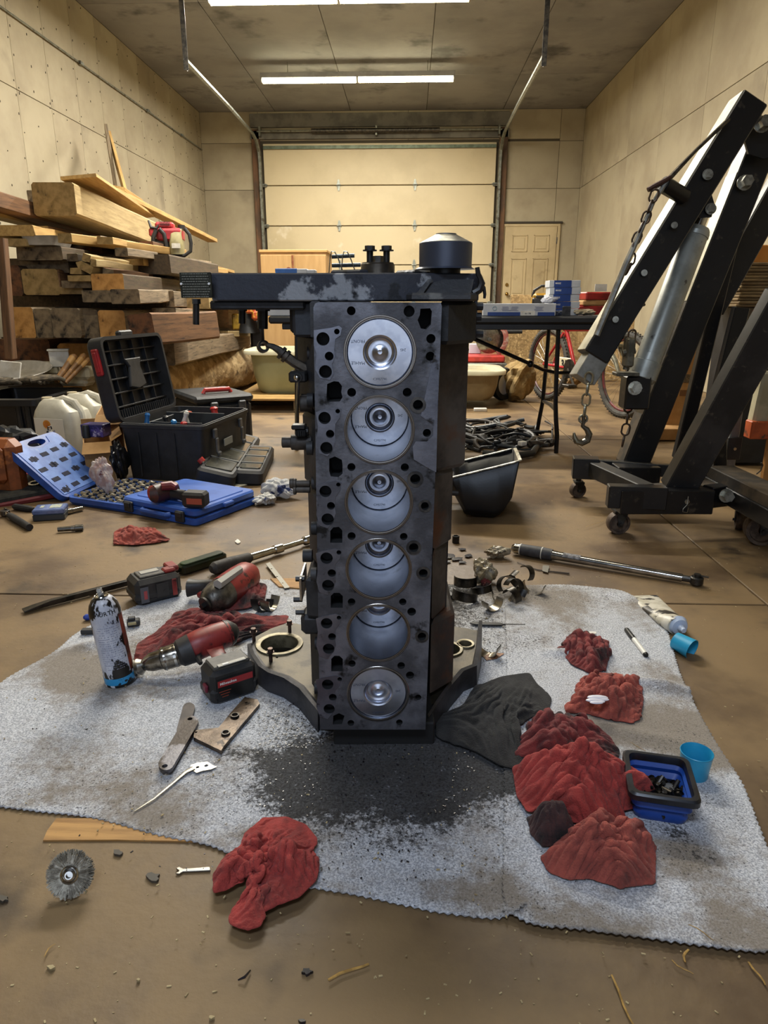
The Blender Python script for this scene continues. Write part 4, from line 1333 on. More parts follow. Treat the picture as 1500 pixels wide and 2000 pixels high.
# battery: oriented box
fl_, fr_ = Vector(Q(417, 1384, .0)), Vector(Q(505, 1354, .0))
xd = (fr_ - fl_).normalized(); yd = Vector((-xd.y, xd.x, 0)); zd = Vector((0, 0, 1))
BM = Matrix((xd, yd, zd)).transposed().to_4x4(); BM.translation = (fl_ + fr_) / 2 + yd * .034 + Vector((0, 0, .0395))
wv = (fr_ - fl_).length
b = MB(); b.box((0, 0, 0), (wv, .066, .076), .009); b.box((0, 0, -.014), (wv + .006, .070, .03), .008)
bt = part('battery', b, tool_blk, t, loc=BM.translation, rot=BM.to_euler())
b = MB(); b.box((0, -.0355, -.004), (wv * .78, .002, .050), .001); part('battery_label', b, mat('label_black', '141414', rough=.35), bt)
b = MB(); b.box((0, -.0368, .012), (wv * .76, .001, .014)); lb = part('red_label', b, mat('label_red', 'a32c2e', rough=.4), bt)
text_mesh('Milwaukee', .0085, white_ink, lb, (-.016, -.0375, .012), (PI / 2, 0, 0), bold=.0001)
b = MB()
for z in (-.006, -.012, -.018): b.box((-.024, -.0368, z), (.026 - abs(z + .006), .0008, .0016))
part('label_lines', b, mat('orange_print', '8a3d2a', rough=.5), bt)
b = MB(); b.box((0, .0, .040), (wv * .8, .05, .010), .003); part('battery_top', b, mat('tool_grey', '4a4741', '2b2926', 20, rough=.5), bt)
b = MB(); b.box((.0, -.022, .0462), (wv * .6, .011, .002), .0006); sl = part('gauge_strip', b, mat('dusty_grey_label', 'a09c92', rough=.5), bt)
b = MB(); b.box((-.014, -.0225, .0475), (.013, .006, .001)); part('red_badge', b, white_ink, bt)
b = MB(); b.box((-wv / 2 - .003, -.006, -.004), (.008, .02, .018), .003); part('latch_button', b, mat('maroon_latch', '6a2030', rough=.4), bt)

# ---- impact wrench with battery
O = G(380, 1180, 0); t = thing('impact_wrench', 'greasy red impact wrench with big black battery lying behind the red rag', 'impact wrench', (O.x, O.y, .004))
b = MB(); b.tube([Q(488, 1118, .05), Q(482, 1124, .05), Q(470, 1134, .049), Q(450, 1148, .048), Q(434, 1158, .047)], [.030, .042, .046, .046, .044], n=20)
part('motor_housing', b, tool_red, t)
b = MB(); b.tube([Q(437, 1157, .047), Q(425, 1165, .046), Q(412, 1173, .045), Q(405, 1178, .043), Q(402, 1180, .043)], [.044, .043, .036, .026, .020], n=24)
part('hammer_case', b, alu_case, t)
b = MB(); b.tube([Q(402, 1180, .043), Q(399, 1182, .042)], [.022, .022], n=20); b.tube([Q(400, 1181, .042), Q(393, 1186, .040)], [.0085, .0085], n=4)
part('anvil', b, dark_steel, t)
b = MB(); p0 = Vector(Q(468, 1112, .093)); p1 = Vector(Q(425, 1142, .09)); b.tube([p0, p1], [.012, .014], n=6); part('top_grip_strip', b, mat('dusty_grey_label', 'a09c92'), t)
b = MB()
rings = [sring(Q(x, y, z), w_, h_, 'x', 2.5, 14) for x, y, z, w_, h_ in ((432, 1150, .046, .04, .05), (410, 1146, .044, .032, .04), (390, 1146, .042, .034, .038), (368, 1148, .040, .05, .05))]
b.loft(rings); part('handle', b, tool_blk, t)
b = MB(); b.sphere(Q(396, 1162, .03), .014, sc=(1.2, .8, .8)); part('trigger', b, tool_red, t)
fl_, fr_ = Vector(Q(269, 1190, 0)), Vector(Q(372, 1164, 0))
xd = (fr_ - fl_).normalized(); yd = Vector((-xd.y, xd.x, 0)); wv = (fr_ - fl_).length
BM = Matrix((xd, yd, zd)).transposed().to_4x4(); BM.translation = (fl_ + fr_) / 2 + yd * .045 + Vector((0, 0, .040))
b = MB(); b.box((-.01, 0, 0), (wv * .86, .09, .074), .012); b.box((-.012, 0, -.012), (wv * .88, .094, .03), .01)
bt = part('battery', b, tool_blk, t, loc=BM.translation, rot=BM.to_euler())
b = MB(); b.box((-.02, 0, .039), (.07, .055, .006), .002); part('gauge_strip', b, mat('tool_grey', '4a4741'), bt)
b = MB(); b.box((-.02, .004, .043), (.05, .022, .002)); part('rubbed_label', b, mat('dusty_grey_label', 'a09c92'), bt)
b = MB(); b.box((.03, -.012, .041), (.034, .03, .012), .004); b.box((.045, .01, .04), (.03, .05, .016), .004); part('red_shoe', b, tool_red, bt)
b = MB(); b.box((.032, -.0465, .0), (.014, .004, .05), .002); part('red_latch', b, tool_red, bt)
b = MB(); b.box((-.052, -.0475, -.004), (.022, .0012, .046), .0004); p_ = part('edge_label', b, mat('label_grey', '55555a', rough=.5), bt)
b = MB(); b.box((-.05, -.0484, -.004), (.009, .0008, .024)); part('red_badge', b, mat('badge_pink', 'a8484a', rough=.5), bt)
b = MB(); b.box((-.002, -.0475, .0), (.034, .0012, .04), .0004); b.cyl((.004, -.048, -.004), (.004, -.0495, -.004), .004, n=10); part('side_panel', b, mat('tool_grey2', '302e2c'), bt)

# ---- pry bar, breaker bar, file case, torque wrench
def stick(name, label, cat, a, c, za, zc):
    p = G(*a, za); q = G(*c, zc)
    M = frame(p, q); t_ = thing(name, label, cat, M=M)
    return t_, (q - p).length
t, L_ = stick('pry_bar', 'long black pry bar lying across the bare floor behind the spray can', 'pry bar', (45, 1190), (350, 1112), .012, .014)
b = MB(); b.loft([sring((x, 0, z), w_, h_, 'x', 5, 8) for x, z, w_, h_ in ((0, -.004, .030, .004), (.03, -.002, .026, .010), (.07, 0, .018, .016), (L_ * .5, 0, .017, .017), (L_, 0, .017, .017))])
part('bar', b, mat('bar_black', '1a1816', '39342e', 20, rough=.4, metal=.6), t)
b = MB(); b.tube([(L_, 0, 0), (L_ + .04, 0, 0)], [.014, .015], n=10); part('handle_collar', b, tool_blk, t)
O = G(390, 1100, 0); t = thing('file_case', 'dark green translucent plastic case lying behind the impact wrench', 'case', M=frame(G(350, 1112, .018), G(438, 1084, .018)))
L_ = (G(438, 1084, .018) - G(350, 1112, .018)).length
b = MB(); b.prism(rrect(0, -.022, L_, .022, .014), -.016, .012, .005); part('body', b, mat('green_plastic', '1d3016', '11180e', 9, rough=.25, coat=.4), t)
b = MB(); b.prism(rrect(.008, -.017, L_ - .008, .017, .012), .012, .0165, .002); part('lid', b, mat('green_lid', '34482a', '1c2916', 12, rough=.3), t)
t, L_ = stick('breaker_bar', 'chrome breaker bar with dark rubber grip reaching behind the engine', 'breaker bar', (412, 1112), (603, 1054), .022, .02)
b = MB(); b.tube([(0, 0, 0), (.012, 0, 0), (.07, 0, 0), (L_ * .36, 0, 0), (L_ * .38, 0, 0)], [.012, .020, .021, .017, .013], n=14); part('grip', b, mat('grip_grey', '3b3733', '28241f', 40, rough=.7), t)
b = MB(); b.tube([(L_ * .36, 0, 0), (L_ * .62, 0, 0), (L_ * .62, 0, 0), (L_ * .7, 0, 0)], [.013, .012, .0155, .0155], n=14); b.tube([(L_ * .7, 0, 0), (L_ * .93, 0, 0), (L_ * .95, 0, 0), (L_ * 1.02, 0, 0)], [.010, .009, .016, .016], n=14)
part('shaft', b, chrome, t)
t, L_ = stick('torque_wrench', 'long chrome torque wrench lying across the floor at the right', 'torque wrench', (1000, 1070), (1352, 1132), .022, .016)
b = MB(); b.tube([(0, 0, 0), (.01, 0, 0), (.035, 0, 0)], [.010, .017, .018], n=16); part('end_cap', b, chrome, t)
b = MB(); b.tube([(.03, 0, 0), (.10, 0, 0), (.135, 0, 0)], [.019, .020, .0185], n=18); part('grip', b, mat('grip_black', '2b2b2e', '3b3a3c', 60, rough=.6), t)
b = MB(); b.tube([(.10, 0, 0), (.103, 0, 0)], [.0205, .0205], n=18); b.tube([(.028, 0, 0), (.031, 0, 0)], [.0195, .0195], n=18); part('grip_ring', b, white_pl, t)
b = MB(); b.tube([(.13, 0, 0), (.16, 0, 0), (L_ * .55, 0, 0), (L_ * .95, 0, 0)], [.0165, .0145, .0125, .012], n=16); part('tube', b, chrome, t)
b = MB(); b.lathe([(.0147, 0), (.0147, .055)], 6, Matrix.Translation((.17, 0, 0)) @ Matrix.Rotation(PI / 2, 4, 'Y'), a0=R(60), a1=R(250)); part('scale_window', b, mat('scale_grey', '77767a', '4b4a4c', 120, rough=.5), t)
b = MB(); b.tube([(L_ * .95, 0, 0), (L_, 0, 0)], [.010, .010], n=10); b.cyl((L_ + .012, 0, -.012), (L_ + .012, 0, .012), .019, n=20, bev=.003); b.cyl((L_ + .012, 0, .012), (L_ + .012, 0, .02), .010, n=12)
b.box((L_ + .028, 0, .016), (.03, .007, .004), .001)
part('ratchet_head', b, dark_steel, t)

# ---- flat links, bracket, tensioner strip
def flatbar(name, label, cat, poly_px, holes_px, th, m, z=.0065, tilt=None, m2=None):
    P_ = [G(x, y, z + th) for x, y in poly_px]; c = sum(P_, Vector()) / len(P_)
    pl = [(p.x - c.x, p.y - c.y) for p in P_]
    hh = []
    for x, y, r_ in holes_px:
        q_ = G(x, y, z + th); hh.append(circ(q_.x - c.x, q_.y - c.y, r_, 14))
    b_ = MB(); b_.plate(pl, hh, 0, th)
    return solo(name, b_, m, label, cat, (c.x, c.y, z), tilt or 0)
link_m = mat('rust_brown_link', '453b37', '6e675f', 16, lo=.45, hi=.62, rough=.45, metal=.6, bump=.3, bs=120)
def capsule_px(x0, y0, x1, y1, r0, r1, n=7, sq=.8):
    a = math.atan2(y1 - y0, x1 - x0); out = []
    for i in range(n + 1):
        t_ = a + PI / 2 + PI * i / n; out.append((x0 + r0 * math.cos(t_), y0 + r0 * math.sin(t_) * sq))
    for i in range(n + 1):
        t_ = a - PI / 2 + PI * i / n; out.append((x1 + r1 * math.cos(t_), y1 + r1 * math.sin(t_) * sq))
    return out
flatbar('steel_link', 'dark flat steel link lying partly under the longer two-hole link', 'metal bar', capsule_px(369, 1381, 357, 1425, 11.5, 12), [], .007, mat('dark_link', '2e2a2a', '47413e', 18, rough=.45, metal=.6), z=.005)
flatbar('steel_link', 'longer two-hole steel link with bare bright ends on the mat', 'metal bar', capsule_px(373, 1409, 324, 1492, 14.5, 15), [(371, 1404, .005), (322, 1496, .005)], .007, mat('bare_end_link', '352e29', '6c6b70', 9, lo=.5, hi=.58, rough=.42, metal=.6, bump=.3, bs=120), z=.0115)
br = flatbar('bracket_plate', 'brown oily V shaped bracket plate with stuck gasket bits, beside the link bars', 'bracket', [(478, 1361), (503, 1366), (507, 1374), (438, 1456), (432, 1466), (378, 1440), (380, 1426), (427, 1421), (452, 1390)], [(460, 1403, .0055), (481, 1372, .003), (440, 1434, .004), (383, 1430, .0025)], .008, mat('greasy_brown_bracket', '45382b', '66584a', 22, rough=.35, metal=.55, bump=.3, bs=120, c3='2a211b', s3=50), z=.006)
for (px, py) in ((459, 1399), (441, 1433)):
    b = MB(); q_ = G(px, py, .014) - br.location; b.lathe([(.006, 0), (.0085, 0), (.0085, .004), (.006, .004), (.006, 0)], 14, Matrix.Translation((q_.x, q_.y, .008))); part('bushing', b, dark_steel, br)
o = G(330, 1540, 0); t = thing('steel_feeler_rod', 'thin bent steel rod with two punched holes at its wide end', 'rod', (o.x, o.y, .005))
def Q2(px, py, z=.008): return rel((o.x, o.y, .005), G(px, py, z))
b = MB(); b.tube([Q2(262, 1584, .007), Q2(300, 1560), Q2(340, 1527), Q2(362, 1508), Q2(378, 1500)], [.0016, .0022, .003, .004, .006], n=6, flat=.35)
part('rod', b, steel, t)
P_ = [Q2(*p) for p in ((374, 1503), (372, 1494), (385, 1489), (405, 1487), (414, 1493), (424, 1497), (412, 1502), (395, 1505), (384, 1509))]
b = MB(); b.plate([(p[0], p[1]) for p in P_], [circ(Q2(386, 1498)[0], Q2(386, 1498)[1], .0032, 10), circ(Q2(403, 1495)[0], Q2(403, 1495)[1], .0036, 10)], .001, .0025)
part('punched_end', b, steel, t)

# ---- wire wheel brush
c = G(140, 1742, 0); ctr = G(137, 1707, .03)
t = thing('wire_brush', 'round wire wheel brush propped on its edge on the bare floor', 'wire brush', (ctr.x, ctr.y, ctr.z), (R(62), R(4), R(10)))
b = MB(); rr = random.Random(9)
for k in range(1500):
    a = rr.uniform(0, 2 * PI); r0 = .010; r1 = rr.uniform(.026, .0325); zz = rr.uniform(-.005, .005)
    d = Vector((math.cos(a), math.sin(a), 0)); tt = Vector((-d.y, d.x, 0)) * .0005
    p0 = d * r0 + Vector((0, 0, zz * .5)); p1 = d * r1 + Vector((0, 0, zz * 1.3 + rr.uniform(-.002, .002))) + tt * rr.uniform(-8, 8)
    b.add([p0 + tt, p0 - tt, p1 - tt, p1 + tt], [(0, 1, 2, 3)])
    s_ = Vector((0, 0, .00035)); b.add([p0 + s_, p0 - s_, p1 - s_, p1 + s_], [(0, 1, 2, 3)])
part('bristles', b, mat('bristle_steel', 'b5ae9c', '7d7566', 120, rough=.4, metal=.4), t, kind='stuff', recalc=False)
b = MB(); b.lathe([(.009, -.003), (.026, -.004), (.026, .004), (.009, .003)], 30); part('bristle_core', b, mat('bristle_steel', 'b5ae9c'), t)
for q in (-1, 1):
    b = MB(); b.lathe([(0, .004), (.004, .004), (.004, .0075), (.0055, .0075), (.0055, .0055), (.0085, .0045), (.0105, .0065), (.0125, .005), (.0128, 0)], 28, Matrix.Scale(q, 4, (0, 0, 1)))
    part('hub_plate', b, chrome, t)
b = MB(); b.cyl((0, 0, -.028), (0, 0, 0), .003, n=6); part('shank', b, steel, t)

# ---- wood shim under the mat and its far end behind
wood_new = mat('fresh_pine', 'b58a50', '8f6838', 5, st=(1, 14, 14), lo=.35, hi=.7, detail=7, rough=.7, bump=.25, bs=30, rand=.06)
P_ = [G(x, y, .003) for x, y in ((84, 1641), (92, 1622), (110, 1598), (180, 1598), (470, 1640), (470, 1650), (380, 1643), (230, 1640))]
c = sum(P_, Vector()) / len(P_)
b = MB(); b.prism([(p.x - c.x, p.y - c.y) for p in P_], 0, .003); solo('wood_shim', b, wood_new, 'thin pine board end sticking out from under the front edge of the mat', 'wood', (c.x, c.y, 0), 0)
b = MB(); P_ = [G(x, y, .008) for x, y in ((528, 1130), (600, 1130), (600, 1150), (545, 1146))]; c = sum(P_, Vector()) / 4
b.prism([(p.x - c.x, p.y - c.y) for p in P_], 0, .008); solo('wood_scrap', b, wood_new, 'small pine scrap at the back edge of the mat left of the engine', 'wood', (c.x, c.y, 0.001), 0)
flatbar('punched_strip', 'narrow grey metal strip with punched holes behind the bearing shells on the left', 'metal strip', [(519, 1101), (527, 1098), (566, 1147), (556, 1149)], [(530, 1111, .003), (541, 1126, .003), (552, 1139, .003)], .002, mat('strip_grey', '77746b', rough=.5, metal=.6), z=.008)
# small open spanner, loose tag, crumbs
P_ = [G(x, y, .003) for x, y in ((344, 1696), (350, 1693), (358, 1697), (410, 1693), (411, 1700), (358, 1702), (350, 1707), (343, 1706), (350, 1701))]
c = sum(P_, Vector()) / len(P_); b = MB(); b.prism([(p.x - c.x, p.y - c.y) for p in P_], 0, .003, .0005); solo('small_spanner', b, steel, 'tiny open-ended spanner on the bare floor left of the front rag', 'spanner', (c.x, c.y, .0005))

# ---- marker pen, cleaner tube, cups, label scrap
t, L_ = stick('marker_pen', 'white felt-tip marker with black cap lying on the right mat', 'marker', (1263, 1281), (1223, 1229), .013, .013)
b = MB(); b.tube([(0, 0, 0), (.003, 0, 0), (.008, 0, 0)], [.004, .006, .0062], n=14); b.tube([(L_ * .6, 0, 0), (L_ * .97, 0, 0), (L_, 0, 0)], [.0068, .0066, .005], n=14); b.box((L_ * .78, 0, .0078), (L_ * .3, .0025, .002), .0005)
part('cap', b, black_steel, t); b = MB(); b.tube([(.008, 0, 0), (L_ * .6, 0, 0)], [.0058, .0062], n=14); part('barrel', b, white_pl, t)
O = G(1320, 1240, 0); t = thing('cleaner_tube', 'squeezed white tube of hand cleaner smeared with oil, cap end towards the camera', 'tube', (O.x, O.y, .003))
rings = []
for px, py, w_, h_ in ((1256, 1163, .085, .003), (1268, 1175, .082, .012), (1286, 1192, .076, .024), (1306, 1210, .066, .038), (1318, 1219, .056, .046), (1322, 1222, .050, .046)):
    p = Vector(Q(px, py, h_ / 2)); d = (Vector(Q(1322, 1222, 0)) - Vector(Q(1256, 1163, 0))).normalized(); s_ = Vector((-d.y, d.x, 0))
    rings.append([tuple(p + s_ * (math.cos(2 * PI * k / 20) * w_ / 2) + Vector((0, 0, math.sin(2 * PI * k / 20) * h_ / 2))) for k in range(20)])
b = MB(); b.loft(rings); part('tube_body', b, mat('oil_smeared_tube', 'cfcabb', 'b4ad99', 20, c3='26201a', s3=24, lo3=.52, hi3=.58, rough=.4), t)
d = (Vector(Q(1322, 1222, 0)) - Vector(Q(1256, 1163, 0))).normalized(); c = Vector(Q(1322, 1219, .023))
b = MB(); b.tube([c, c + d * .004, c + d * .016, c + d * .018, c + d * .036], [.020, .026, .020, .009, .006], n=20); part('nozzle', b, mat('bluish_white_plastic', 'b8c6dc', rough=.35), t)
cup_m = mat('cyan_plastic', '2a9cc4', '2590b8', 9, rough=.38)
M = Matrix.Translation(G(1318, 1250, .024)) @ Matrix.Rotation(R(38), 4, 'Z') @ Matrix.Rotation(R(97), 4, 'X') @ Matrix.Rotation(R(0), 4, 'Y')
b = MB(); b.lathe([(0, 0), (.018, 0), (.0205, .001), (.0245, .046), (.0235, .046), (.0195, .003), (0, .003)], 32)
solo('cyan_cap', b, cup_m, 'cyan plastic cap lying on its side by the cleaner tube nozzle', 'cup', M=M)  # the cyan cap, modelled as a small cup
c = G(1348, 1512, 0)
b = MB(); b.lathe([(0, .001), (.022, 0), (.0225, .001), (.0265, .048), (.0275, .049), (.0265, .050), (.0255, .047), (.022, .012), (0, .012)], 36)
cu = solo('cyan_cup', b, cup_m, 'cyan plastic cup standing open behind the blue tray', 'cup', (c.x, c.y - .012, .006))
b = MB(); b.lathe([(.0085, .012), (.0115, .014), (.0125, .018), (.0105, .021), (.0085, .018), (.0085, .012)], 24); part('white_ring', b, white_pl, cu)
b = MB(); b.cyl((0, 0, .012), (0, 0, .016), .008, n=16); part('green_centre', b, mat('pale_green', '9fc4a0', '3c6a44', 200, rough=.5), cu)
b = MB(); b.box((0, 0, 0), (.019, .012, .001)); solo('paper_scrap', b, paper, 'white square paper scrap on the mat above the maroon rag ball', 'paper', (*G(1157, 1236, .009).xy, .0095), R(-4))
flatbar('orange_scrap', 'orange brown leaf shaped scrap by the right housing corner', 'scrap', [(944, 1282), (960, 1274), (985, 1276), (970, 1286), (950, 1289)], [], .001, mat('scrap_tan', '9a7050', '7a5238', 60), z=.006)

# ---- blue collapsible tray with bolts
tb = mat('blue_silicone', '1c4aa0', '173f8c', 6, rough=.45)
q4 = [G(x, y, .06) for x, y in ((1244, 1552), (1365, 1570), (1340, 1488), (1212, 1466))]
fl_, fr_, br_, bl_ = q4
cx_, cy_ = sum(p.x for p in q4) / 4, sum(p.y for p in q4) / 4
ang = math.atan2(fr_.y - fl_.y, fr_.x - fl_.x)
W_ = ((fr_ - fl_).length + (br_ - bl_).length) / 2; D_ = ((fl_ - bl_).length + (fr_ - br_).length) / 2
t = thing('parts_tray', 'blue folding silicone tray with black rim full of greasy bolts', 'tray', (cx_, cy_, .006), ang)
def rr_ring(w_, d_, z, r_=.012): return [(x, y, z) for x, y in rrect(-w_ / 2, -d_ / 2, w_ / 2, d_ / 2, r_, 3)]
b = MB()
prof = [(-.024, 0), (-.018, .006), (-.014, .014), (-.018, .022), (-.006, .030), (-.010, .038), (.0, .046), (.0, .048)]
b.loft([rr_ring(W_ + o_, D_ + o_, z) for o_, z in prof], cap=False)
b.loft([rr_ring(W_ + o_ - .006, D_ + o_ - .006, max(z, .003), .01) for o_, z in prof], cap=False)
b.add([(x, y, .002) for x, y, _ in rr_ring(W_ - .024, D_ - .024, 0)], [tuple(range(16))])
part('tray_wall', b, tb, t)
b = MB(); b.loft([rr_ring(W_ + .004, D_ + .004, .044), rr_ring(W_ + .010, D_ + .010, .047), rr_ring(W_ + .010, D_ + .010, .056), rr_ring(W_ + .004, D_ + .004, .059), rr_ring(W_ - .008, D_ - .008, .059), rr_ring(W_ - .010, D_ - .010, .055), rr_ring(W_ - .010, D_ - .010, .046), rr_ring(W_ - .004, D_ - .004, .044)], cap=False, close=True)
part('rim', b, mat('black_rim', '15161a', '22242a', 20, rough=.35), t)
bolt_m = mat('greasy_bolt', '1d1a17', '3b352d', 40, rough=.35, metal=.6)
b = MB(); b.cyl((0, 0, -.006), (0, 0, .0), .0065, n=6); b.cyl((0, 0, 0), (0, 0, .001), .0085, n=12); b.cyl((0, 0, .001), (0, 0, .02), .0036, n=8)
bolt_mesh = b.mesh('bolt', bolt_m)
rr = random.Random(12); TM = Matrix.Translation((cx_, cy_, .006)) @ Matrix.Rotation(ang, 4, 'Z')
for k in range(46):
    x = rr.uniform(-W_ * .34, W_ * .36); y = rr.uniform(-D_ * .34, D_ * .34)
    z = .012 + .012 * (1 - (abs(x) / W_ + abs(y) / D_)) + rr.uniform(0, .006)
    M = TM @ Matrix.Translation((x, y, z)) @ Euler((rr.uniform(0, 6.3), rr.uniform(0, 6.3), rr.uniform(0, 6.3))).to_matrix().to_4x4()
    solo('bolt', bolt_mesh, None, 'greasy flanged bolt in the pile inside the blue tray', 'bolt', M=M, group='bolts in the blue tray')

# ---- bearing shells
def shell(px, py, r_, w_, rx, ry, rz, lab, z=None, m=bronze, a0=0, a1=180):
    b_ = MB(); b_.lathe([(r_, -w_ / 2), (r_, w_ / 2), (r_ - .0022, w_ / 2), (r_ - .0022, -w_ / 2), (r_, -w_ / 2)], 20, a0=R(a0), a1=R(a1))
    c_ = G(px, py, z if z is not None else r_)
    return solo('bearing_shell', b_, m, lab, 'bearing shell', M=Matrix.Translation(c_) @ Euler((R(rx), R(ry), R(rz))).to_matrix().to_4x4(), group='used bearing shells')
SB = [(909, 1133, .034, .028, 5, 0, 180, 'dark half shell standing like an open cup left of the crumpled bag', .02, 0),
      (908, 1162, .036, .026, 12, -8, 170, 'dark half shell lying lowest on the left of the shell pile', .018, 0),
      (962, 1172, .028, .027, 90, 0, 35, 'half shell standing open side up with bright inner face, front of the pile', .035, 1),
      (1003, 1150, .030, .022, 70, 30, 20, 'half shell leaning in the middle of the black pile', .03, 0),
      (1012, 1133, .028, .022, 20, 60, 60, 'half shell on edge at the back of the black pile', .04, 0),
      (1043, 1140, .032, .026, 85, 5, -25, 'half shell rocking open side up at the right end of the pile', .036, 1),
      (1022, 1160, .026, .02, 30, 20, 100, 'black half shell flat in the middle of the pile', .022, 0),
      (982, 1160, .030, .018, 95, 12, 5, 'thin half shell behind the bright inner faced one', .03, 1),
      (1028, 1120, .024, .02, 80, 40, -60, 'small half shell tipped at the top right of the pile', .045, 0),
      (990, 1143, .027, .024, 60, -30, 40, 'dark half shell leaning left inside the black pile', .032, 0), (1000, 1166, .026, .022, 100, 15, -50, 'dark half shell face down at the front of the black pile', .028, 0), (940, 1150, .030, .02, 15, 10, 190, 'dark half shell partly behind the bright inner faced one', .03, 0),
      (952, 1258, .030, .026, 92, 0, -28, 'polished half shell rocking on the mat next to the housing corner', .034, 1)]
for (px, py, r_, w_, rx, ry, rz, lab, z, mm) in SB:
    s_ = shell(px, py, r_, w_, rx, ry, rz, lab, z, copperish if mm else bronze, 180 if mm else 0, 360 if mm else 180)
s_ = shell(528, 1168, .034, .026, 95, 10, 75, 'worn half shell with oil holes left of the engine', .04, copperish, 180, 360)
s_ = shell(512, 1170, .034, .024, 80, 20, 60, 'black backed half shell touching the worn one left of the engine', .036, black_steel, 180, 360)
P_ = G(860, 1165, .02); b = MB(); b.tube([G(858, 1150, .02) - P_, G(875, 1158, .012) - P_, G(884, 1168, .006) - P_], [.006, .01, .012], n=8)
solo('rod_cap', b, black_steel, 'black metal stub between the engine and the shell pile', 'metal part', P_)

# crumpled clear bag and foil
foil = mat('crumpled_clear_wrap', '8f8165', 'b9b09a', 30, rough=.18, trans=.35, bump=.6, bs=60, bdist=.004, c3='3a2f22', s3=26)
def crumple(label, name, cat, px, py, sx, sy, sz, seed, m, z=0.0):
    rs = np.random.RandomState(seed); bm = bmesh.new(); bmesh.ops.create_icosphere(bm, subdivisions=4, radius=1)
    D_ = rs.randn(26, 3); D_ /= np.linalg.norm(D_, axis=1)[:, None]; off = rs.uniform(.55, 1.0, 26)
    for v in bm.verts:
        p = np.array(v.co); q = D_ @ p; k = min(1.0, (off / np.maximum(q, 1e-3))[q > .05].min()) * (1 + .16 * math.sin(9 * p[0] + 3 * p[1] + seed) * math.sin(8 * p[1] + 5 * p[2]))
        v.co = Vector((p[0] * k * sx, p[1] * k * sy, max(-.9, p[2] * k) * sz))
    me = bpy.data.meshes.new(name); bm.to_mesh(me); bm.free(); me.materials.append(m)
    zmin = min(v.co.z for v in me.vertices)
    c_ = G(px, py, z - zmin) if z < .7 else AY(px, py, 3.92); return solo(name, me, None, label, cat, (c_.x, c_.y, z - zmin + .001))
crumple('oily crumpled clear plastic bag behind the bearing shells', 'plastic_bag', 'bag', 945, 1115, .045, .045, .04, 4, foil)
crumple('loose end of crumpled plastic film at the torque wrench grip', 'plastic_film', 'plastic film', 968, 1078, .055, .03, .022, 8, foil)
crumple('small red rag bundle tucked in the shell pile', 'rag_bundle', 'rag', 948, 1140, .018, .02, .016, 6, red_rag_dirty)
b = MB(); b.lathe([(.007, 0), (.011, 0), (.0125, .002), (.0125, .024), (.011, .026), (.008, .026), (.007, .022), (.007, 0)], 22)
c = G(890, 1060, 0); solo('impact_socket', b, black_steel, 'short black impact socket standing on the floor right of the engine', 'socket', (c.x, c.y, 0), 0)
# black flakes, wire brush strip
def flake(px, py, w_, h_, seed, m, label, name='sealant_flake', cat='scrap', z=.004, th=.0015, group=None):
    rr_ = random.Random(seed); pts = []
    for i in range(11):
        a = 2 * PI * i / 11; k = rr_.uniform(.55, 1.1); pts.append((px + w_ / 2 * k * math.cos(a), py - h_ / 2 * k * math.sin(a)))
    P_ = [G(x, y, z) for x, y in pts]; c_ = sum(P_, Vector()) / len(P_)
    b_ = MB(); b_.prism([(p.x - c_.x, p.y - c_.y) for p in P_], 0, th); return solo(name, b_, m, label, cat, (c_.x, c_.y, z), 0, group)
flk = mat('glossy_black_flake', '121114', '2a262c', 60, rough=.25)
for i, (px, py, w_, h_) in enumerate(((872, 1086, 34, 12), (893, 1092, 26, 8), (868, 1097, 24, 7), (902, 1098, 20, 5), (916, 1085, 18, 8), (903, 1073, 16, 4))):
    flake(px, py, w_, h_, i, flk, 'glossy black flake lying on the floor right of the engine', group='glossy black flakes')
t, L_ = stick('gasket_strip', 'crusty black strip of gasket lying in front of the bearing shells', 'gasket strip', (918, 1217), (1026, 1221), .01, .008)
b = MB(); b.loft([sring((L_ * u_, .001 * math.sin(u_ * 40), 0), w_, .004, 'x', 4, 8) for u_, w_ in ((0, .006), (.08, .016), (.3, .018), (.55, .016), (.6, .006), (1, .005))]); part('strip', b, black_steel, t)
b = MB(); b.tube([G(1010, 1098, .003) - G(1050, 1113, .003), G(1035, 1108, .004) - G(1050, 1113, .003), (0, 0, 0), G(1112, 1120, .004) - G(1050, 1113, .003)], [.001, .0015, .002, .003], n=5)
solo('twig', b, mat('twig_brown', '3a2c20'), 'thin dark twig on the floor in front of the torque wrench', 'twig', G(1050, 1113, .003))
flatbar('grey_tab', 'small grey metal tab resting on the dark twig', 'metal tab', [(1060, 1104), (1073, 1105), (1070, 1118), (1059, 1115)], [], .0012, mat('strip_grey', '77746b'), z=.005)

# blue marker and black clip by the spray can
t, L_ = stick('blue_pen', 'blue capped pen half hidden behind the spray can', 'pen', (163, 1206), (195, 1204), .009, .009)
b = MB(); b.tube([(0, 0, 0), (.006, 0, 0), (L_, 0, 0)], [.004, .0085, .008], n=12); part('cap', b, mat('blue_cap', '1f3f9a', rough=.35), t)
b = MB(); b.tube([(L_ * .8, 0, 0), (L_ * 2, 0, 0)], [.005, .005], n=10); part('barrel', b, white_pl, t)
b = MB(); b.box((0, 0, 0), (.032, .018, .012), .002); solo('black_block', b, blk, 'small black rubber block behind the base of the spray can', 'block', (*G(172, 1234, .01).xy, .012), R(6))
O = G(262, 1225, 0); t = thing('plastic_clip', 'small black plastic clip with brass insert right of the spray can', 'clip', (O.x, O.y, .006), R(20))
b = MB(); b.box((0, 0, .008), (.032, .024, .016), .003); b.box((-.004, 0, .019), (.018, .016, .008), .002); part('clip_body', b, blk, t)
